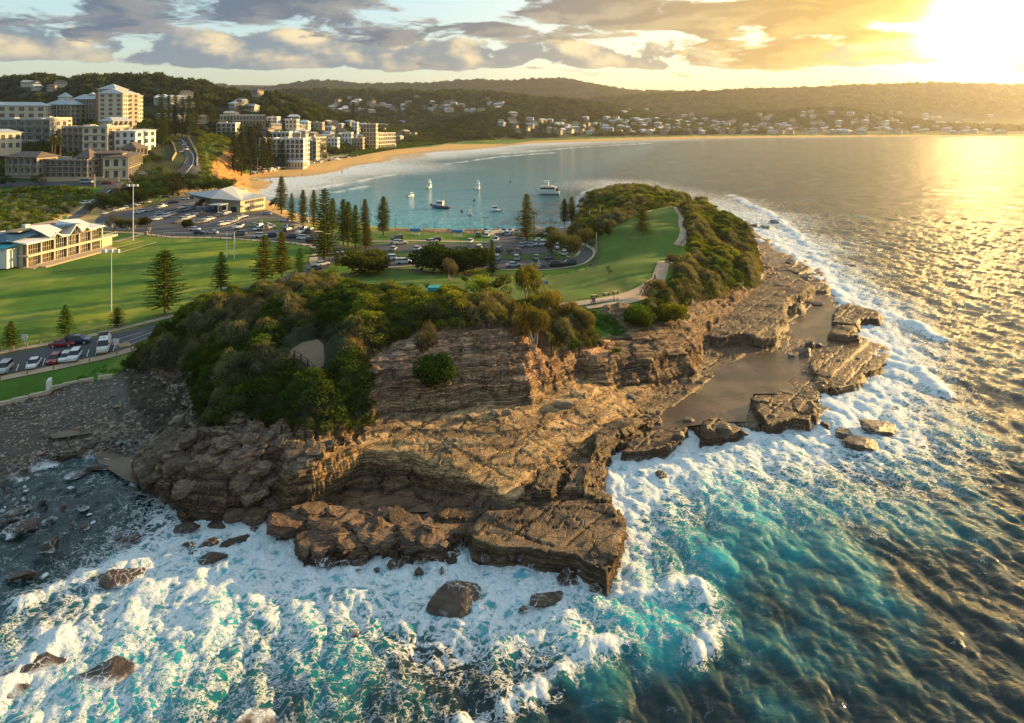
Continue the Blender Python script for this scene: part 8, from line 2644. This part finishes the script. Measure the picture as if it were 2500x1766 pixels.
def rocks(lst, ox, oy, k, group, fmt, wet=True, name='boulder', sink=.35):
    """(x, y base centre, width px, height/width, rz) in zoom coordinates"""
    pts = [(ox + r_[0] / k, oy + r_[1] / k) for r_ in lst]
    B = hits(pts)
    for i, (r_, b) in enumerate(zip(lst, B)):
        dist = math.sqrt(b[0] ** 2 + b[1] ** 2 + (CAM_H - b[2]) ** 2)
        w_ = r_[2] / k / FPX * dist * 1.04
        asp = r_[3]
        dx = r_[4] if len(r_) > 4 else random.uniform(0, 3)
        lab = r_[5] if len(r_) > 5 else None
        me = random.choice(ROCKS)
        o = bpy.data.objects.new(name, me)
        if not me.materials:
            me.materials.append(M_WETROCK)
        COL.objects.link(o)
        o.material_slots[0].link = 'OBJECT'
        o.material_slots[0].material = M_WETROCK if wet else M_DRYROCK
        hw = w_ / 2 * .78
        o.scale = (hw, hw * random.uniform(.55, .85), hw * asp * .85)
        o.location = (b[0], b[1] + hw * .25, b[2] + hw * asp * (.7 - sink))
        o.rotation_euler = (random.gauss(0, .12), random.gauss(0, .12), dx)
        o['label'] = lab or fmt
        o['category'] = 'rock'
        o['group'] = group


k3 = 3.244
gA = 'loose rocks standing in the shallow cove'
fA = 'small dark rock standing in the shallow water of the cove'
rocks([(40, 870, 62, .5), (62, 800, 50, .7), (85, 815, 40, .6), (120, 852, 50, .4), (182, 795, 55, .5), (195, 820, 85, .35), (105, 890, 38, 1), (183, 888, 42, .9), (265, 870, 44, 1.0), (335, 912, 50, .9), (500, 940, 56, .6), (655, 965, 80, .5, .7),
       (385, 1055, 92, .5, .6), (575, 1085, 56, .9), (675, 1118, 82, .7), (232, 1060, 95, .6), (95, 1055, 100, .5), (110, 1005, 180, .3, .3, 'long flat rock in the cove, topmost of the big ones at the left edge'),
       (120, 1150, 230, .42, .1, 'largest flat topped block in the cove at the left edge'), (18, 1080, 60, .9), (380, 1290, 165, .75, .8, 'tall fin shaped rock leaning in the middle of the cove'), (300, 1002, 28, .7), (75, 1195, 60, .4), (130, 1520, 190, .45, .5, 'long sloping rock at the left edge where foam begins'),
       (340, 1495, 60, .5), (330, 765, 60, .5), (38, 942, 28, .6), (12, 975, 40, .8), (735, 1070, 45, .6), (560, 790, 60, .3, .4), (700, 1000, 40, .3)], 0, 950, k3, gA, fA)
gB = 'wet blocks in the surf off the left shelf'
fB = 'wet brown block awash in the foam off the left shelf'
rocks([(780, 1530, 130, .55, .2, 'flat wet block beside the long banded slab in the foam'), (935, 1545, 280, .4, .55, 'long banded dark slab lying in the foam'), (895, 1412, 42, .5), (905, 1200, 130, .35, .4), (1040, 1225, 165, .5, .3, 'blunt brown block right of the cove mouth'),
       (1445, 1145, 200, .55, .3, 'big square topped block at the left corner of the shelf'), (1490, 1270, 95, 1.0, .2, 'upright wedge of rock left of the split cube'), (1535, 1330, 95, .8), (1655, 1270, 160, .72, .2, 'cube shaped block split by a deep crack, left half'), (1790, 1275, 120, 1.0, .3, 'narrow upright block, right half of the split cube'),
       (1640, 1400, 230, .5, .5), (1990, 1150, 130, .5, .3), (1900, 1230, 220, .3, .5), (1700, 1100, 170, .3), (1390, 1560, 90, .3, .6), (2085, 1195, 30, .8), (1560, 1450, 90, .4)], 0, 950, k3, gB, fB)
gC = 'boulders along the front of the rock shelf'
fC = 'wet brown boulder at the foot of the rock shelf in white foam'
rocks([(1270, 985, 210, .6, .6, 'tilted brown slab wedged beside the foaming inlet'), (1600, 1210, 300, .45, .3, 'large rock dome with foam running off it left of the collapsed blocks'), (1760, 1225, 150, .6), (1880, 1215, 180, .4, .5), (1868, 1300, 72, .75), (2012, 1290, 60, .6), (1835, 840, 155, .5, .2, 'square loose boulder lying on the green brown ledge'), (1500, 900, 220, .3, .7), (1560, 950, 230, .28, .6)], 300, 1000, k3, gC, fC)
rocks([(75, 1120, 165, .75, .3), (190, 1120, 120, 1.1, .7, 'smooth tilted boulder beside the orange lit notch'), (310, 1060, 160, .5, .1), (300, 1140, 190, .4), (410, 1070, 100, .7), (550, 1110, 175, .6, .1), (640, 1010, 60, 1.1), (655, 1060, 50, 1.2), (358, 1190, 108, .6), (215, 1270, 150, .85, .3, 'large faceted boulder in the foam, left of the peanut shaped one'), (315, 1250, 110, .6), (392, 1320, 92, 1.1, .3, 'peanut shaped brown boulder in the foam'),
       (590, 1195, 140, .6), (700, 1170, 125, .6), (650, 1230, 108, .65, 0, 'round boulder alone in the foam below the shelf'), (575, 1310, 88, .9), (68, 1283, 62, .6), (928, 1205, 145, .75, .2, 'conical boulder at the left foot of the big front slab'), (1060, 1190, 120, .5), (1336, 1290, 32, .8), (1578, 1310, 95, 1.0, .3, 'dark round boulder under the right end of the big front slab'),
       (1600, 1395, 230, .35, .4), (1700, 1310, 110, .5), (660, 1600, 460, .22, .1, 'big isolated rock in the surf with foam veins, nearest to the front slab'), (1400, 1560, 300, .4, .5, 'low foam washed reef between the isolated rock and the front slab'), (1240, 1600, 160, .3), (1790, 1460, 150, .8, .8, 'pale rock with a sunlit side under the slab corner'), (1600, 1420, 160, .3),
       (1210, 1180, 90, .6), (1130, 1175, 90, .5)], 900, 1000, k3, gC, fC)
gD = 'rocks and rock islands off the right shelf'
fD = 'brown rock on the outer edge of the right shelf'
kz = 2.296
rocks([(1075, 850, 115, .55, .3, 'lower and larger of the stacked boulders in the tidal pool'), (1100, 800, 80, .7, .2, 'upper of the stacked boulders in the tidal pool'), (1145, 800, 50, .9), (997, 852, 62, .4), (1480, 1280, 230, .42, .4, 'low island rock with foam pouring over its top, outermost of three'), (1300, 1310, 140, .5, .2, 'small island rock with a waterfall, left of the two larger ones'), (1375, 1365, 230, .35, .1, 'flat island rock, lowest of the three off the shelf'),
       (1190, 1260, 60, 1.3), (270, 1540, 95, .8, 1.2, 'lone reddish rock in the foam left of the shelf corner'), (1135, 560, 115, .25), (355, 1320, 115, .75), (520, 1300, 90, 1.3, .1, 'first of the squared pillars along the shelf edge'), (620, 1300, 130, .9, .2, 'second and wider squared pillar along the shelf edge'), (720, 1290, 80, .6), (420, 1220, 90, .5), (905, 108, 70, .5), (790, 125, 100, .3), (860, 133, 90, .3), (1000, 330, 110, .35), (1080, 420, 120, .35)], 1500, 500, kz, gD, fD)
gE = 'boulders fallen at the foot of the sandstone cliff'
kE = 3.28
rocks([(1555, 1040, 215, .55, .2, 'biggest rounded boulder under the cliff overhang'), (1655, 940, 120, .75, .5, 'boulder leaning on the cliff behind the biggest one'), (1735, 955, 75, .8), (1100, 1100, 120, .8, .4, 'pale topped block left of the glowing rock face'), (1010, 1095, 100, .8), (820, 1120, 150, .5), (690, 1300, 60, .6), (640, 1360, 60, .7, 0, 'black round stone in the little group on the tan ledge'), (610, 1330, 30, 1), (740, 1310, 90, .3), (700, 1340, 60, .7), (2100, 950, 110, .3)], 900, 680, kE, gE, 'loose boulder on the tan rock ledge below the cliff', False)
rocks([(150, 790, 260, .35, .5, 'long rock with a sunlit edge at the bottom left corner'), (50, 900, 120, .35), (560, 850, 300, .3, .6, 'dark half drowned rock in the foam at the bottom left'), (700, 650, 120, .25), (270, 650, 110, .3), (1985, 570, 60, .8), (620, 200, 60, .4), (1400, 1100, 260, .1, .3)], 0, 1300, 2.296, 'rocks in the surf at the bottom left', 'dark rock nearly covered by surf at the bottom left', sink=.75)
gF = 'larger stones on the pebble shore'
rocks([(1215, 1350, 90, .5), (1115, 1260, 50, .7), (790, 1575, 95, .5), (1040, 1010, 70, .5), (1320, 1045, 70, .4), (1500, 1060, 120, .5), (1410, 1190, 80, .6), (1600, 1130, 60, .6), (820, 1270, 40, .8), (450, 1400, 60, .4), (1050, 1530, 90, .6), (1950, 1110, 160, .35, .4, 'orange brown slab at the foot of the scrub slope'), (1830, 1125, 90, .4), (1700, 1590, 90, .6), (1850, 1500, 200, .5), (2030, 1420, 180, .5), (1300, 1560, 80, .6)], 0, 680, k4, gF, 'larger pale stone lying on the grey pebble shore', False, 'shore_stone')
rocks([(595, 310, 70, .5, .7), (375, 380, 110, .3, .4, 'long pale slab beside the puddle on the shore'), (740, 450, 140, .4, .5), (880, 440, 60, .9), (970, 440, 120, .5, .6), (1060, 420, 90, .6), (420, 545, 90, .6), (560, 700, 110, .4, .5), (590, 700, 190, .22, .8, 'long thin slab pointing into the cove'), (800, 640, 240, .22, .5, 'striped flat slab between the pools of the cove'), (780, 480, 100, .4), (660, 350, 100, .4)], 0, 950, k3, gF, 'stone on the wet lower shore above the cove', True, 'shore_stone')


def stones(name, poly, n, smin, smax, tint, var=.35, sunk=.2, wet=0, power=3.0, block=False, dip=(.1, .1)):
    xs, ys = [p[0] for p in poly], [p[1] for p in poly]
    x, y = RNG.uniform(min(xs), max(xs), n * 3), RNG.uniform(min(ys), max(ys), n * 3)
    m = sdf(poly, x, y) > 0
    dn = fbm(x * .09, y * .09, 4, 301)
    m &= RNG.random(len(x)) < np.clip(.55 + dn * 1.6, .12, 1)
    x, y = x[m][:n], y[m][:n]
    z = height(x, y, fine=False)
    s = smin + (smax - smin) * RNG.random(len(x)) ** power
    tn = np.array(tint) * RNG.uniform(1 - var, 1 + var * 1.6, (len(x), 1)) * (1 + RNG.normal(size=(len(x), 3)) * .02)
    scatter_mesh(name, np.stack([x, y, z + s * sunk], 1), np.stack([s, s * RNG.uniform(.6, 1, len(x)), s * RNG.uniform(.3, .5, len(x)) if block else s * RNG.uniform(.4, .8, len(x))], 1),
                 np.stack([RNG.normal(size=len(x)) * .16 + dip[0], RNG.normal(size=len(x)) * .16 + dip[1], RNG.normal(size=len(x)) * .5 + .6 if block else RNG.uniform(0, 6.28, len(x))], 1), np.clip(tn, .01, 1), block)


def scatter_mesh(name, pts, scl, rot, tint, block=False):
    P, F = rock_np(77, sub=1)
    if block:
        rg = np.random.default_rng(5)
        P, F = rock_np(79, sub=3)
        P = np.sign(P) * np.abs(P / np.abs(P).max(0)) ** .55 * (1.25, .9, 1)
        P = P + .07 * rg.normal(size=P.shape) * (1, 1, .6)
    V = np.concatenate([pts, P])
    me = mesh_np(name, V, F + len(pts), False, {'part': np.concatenate([np.zeros(len(pts)), np.ones(len(P))]), 'kind': np.concatenate([np.ones(len(pts)), np.zeros(len(P))])})
    for nm, a, ty, ky in (('scl', scl, 'FLOAT_VECTOR', 'vector'), ('rot', rot, 'FLOAT_VECTOR', 'vector'), ('tint', np.concatenate([tint, np.ones((len(tint), 1))], 1), 'FLOAT_COLOR', 'color')):
        full = np.zeros((len(V), a.shape[1]), np.float32)
        full[:len(a)] = a
        me.attributes.new(nm, ty, 'POINT').data.foreach_set(ky, full.ravel())
    me.materials.append(M_DRYROCK)
    o = put(name, me, None, kind='stuff')
    ng = bpy.data.node_groups.get('coastal_scrub_one')
    if ng is None:
        ng = bpy.data.node_groups.new('coastal_scrub_one', 'GeometryNodeTree')
        ng.interface.new_socket('Geometry', in_out='INPUT', socket_type='NodeSocketGeometry')
        ng.interface.new_socket('Geometry', in_out='OUTPUT', socket_type='NodeSocketGeometry')
        N, Lk = ng.nodes, ng.links
        gi, go = N.new('NodeGroupInput'), N.new('NodeGroupOutput')

        def nm_(n_, dt='FLOAT'):
            x = N.new('GeometryNodeInputNamedAttribute')
            x.data_type = dt
            x.inputs['Name'].default_value = n_
            return x.outputs['Attribute']
        sp, s2 = N.new('GeometryNodeSeparateGeometry'), N.new('GeometryNodeSeparateGeometry')
        for s_, n_ in ((sp, 'part'), (s2, 'kind')):
            s_.domain = 'POINT'
            Lk.new(gi.outputs[0], s_.inputs[0])
            Lk.new(nm_(n_), s_.inputs[1])
        mp, ip, er = N.new('GeometryNodeMeshToPoints'), N.new('GeometryNodeInstanceOnPoints'), N.new('FunctionNodeEulerToRotation')
        Lk.new(s2.outputs[0], mp.inputs[0])
        Lk.new(mp.outputs[0], ip.inputs['Points'])
        Lk.new(sp.outputs[0], ip.inputs['Instance'])
        Lk.new(nm_('rot', 'FLOAT_VECTOR'), er.inputs[0])
        Lk.new(er.outputs[0], ip.inputs['Rotation'])
        Lk.new(nm_('scl', 'FLOAT_VECTOR'), ip.inputs['Scale'])
        Lk.new(ip.outputs[0], go.inputs[0])
    o.modifiers.new('scatter', 'NODES').node_group = ng


stones('shore_pebbles', GRAVEL, 9000, .05, .42, (.21, .18, .15))
stones('rubble', PH([(310, 905), (360, 890), (450, 935), (485, 1010), (470, 1060), (400, 1085), (340, 1085), (300, 1060), (250, 1085), (140, 1110), (80, 1150), (0, 1180), (-60, 1160), (0, 1130), (100, 1100), (200, 1060), (300, 1020), (340, 980)]), 7500, .13, .62, (.17, .14, .115), power=2.2)
stones('reef_rocks', [(p[0], p[1]) for p in PW3([(1410, 508), (1430, 478), (1490, 455), (1530, 447), (1570, 452), (1560, 466), (1500, 468), (1450, 492), (1425, 515)], 0)], 1500, .5, 2.6, (.06, .048, .038), sunk=.1)

stones('broken_ledge_blocks', PH([(360, 1130), (395, 1070), (470, 1055), (520, 1060), (640, 1050), (740, 1068), (800, 1090), (740, 1140), (690, 1200), (600, 1215), (450, 1215), (380, 1190)]), 560, .5, 1.8, (.125, .092, .068), sunk=-.05, power=1.4, block=True, dip=(.30, -.2))
stones('collapsed_shelf_blocks', PH([(420, 1275), (560, 1250), (700, 1245), (800, 1240), (1000, 1260), (1120, 1300), (1080, 1345), (900, 1350), (760, 1370), (660, 1300), (480, 1285)]), 190, .5, 2.0, (.10, .066, .044), sunk=-.05, power=1.3, block=True)

# ------------------------------------------------------------------ labels: the members of small groups are told apart by their place
def ordinal(n):
    small = 'zeroth first second third fourth fifth sixth seventh eighth ninth tenth eleventh twelfth thirteenth fourteenth fifteenth sixteenth seventeenth eighteenth nineteenth'.split()
    if n < 20:
        return small[n]
    t, u = divmod(n, 10)
    tens = {2: 'twent', 3: 'thirt', 4: 'fort', 5: 'fift', 6: 'sixt'}[t]
    return tens + 'ieth' if u == 0 else tens + 'y-' + small[u]


bpy.context.view_layer.update()
byl = {}
for o in SC.objects:
    if o.parent is None and o.get('label') and o.get('category'):
        byl.setdefault(o['label'], []).append(o)
for lab, os_ in byl.items():
    if 1 < len(os_) <= 62 and len(lab.split()) <= 13:
        os_.sort(key=lambda o: o.matrix_world.translation.x / max(o.matrix_world.translation.y, 1))
        for i, o in enumerate(os_):
            o['label'] = '%s, %s from left' % (lab, ordinal(i + 1))
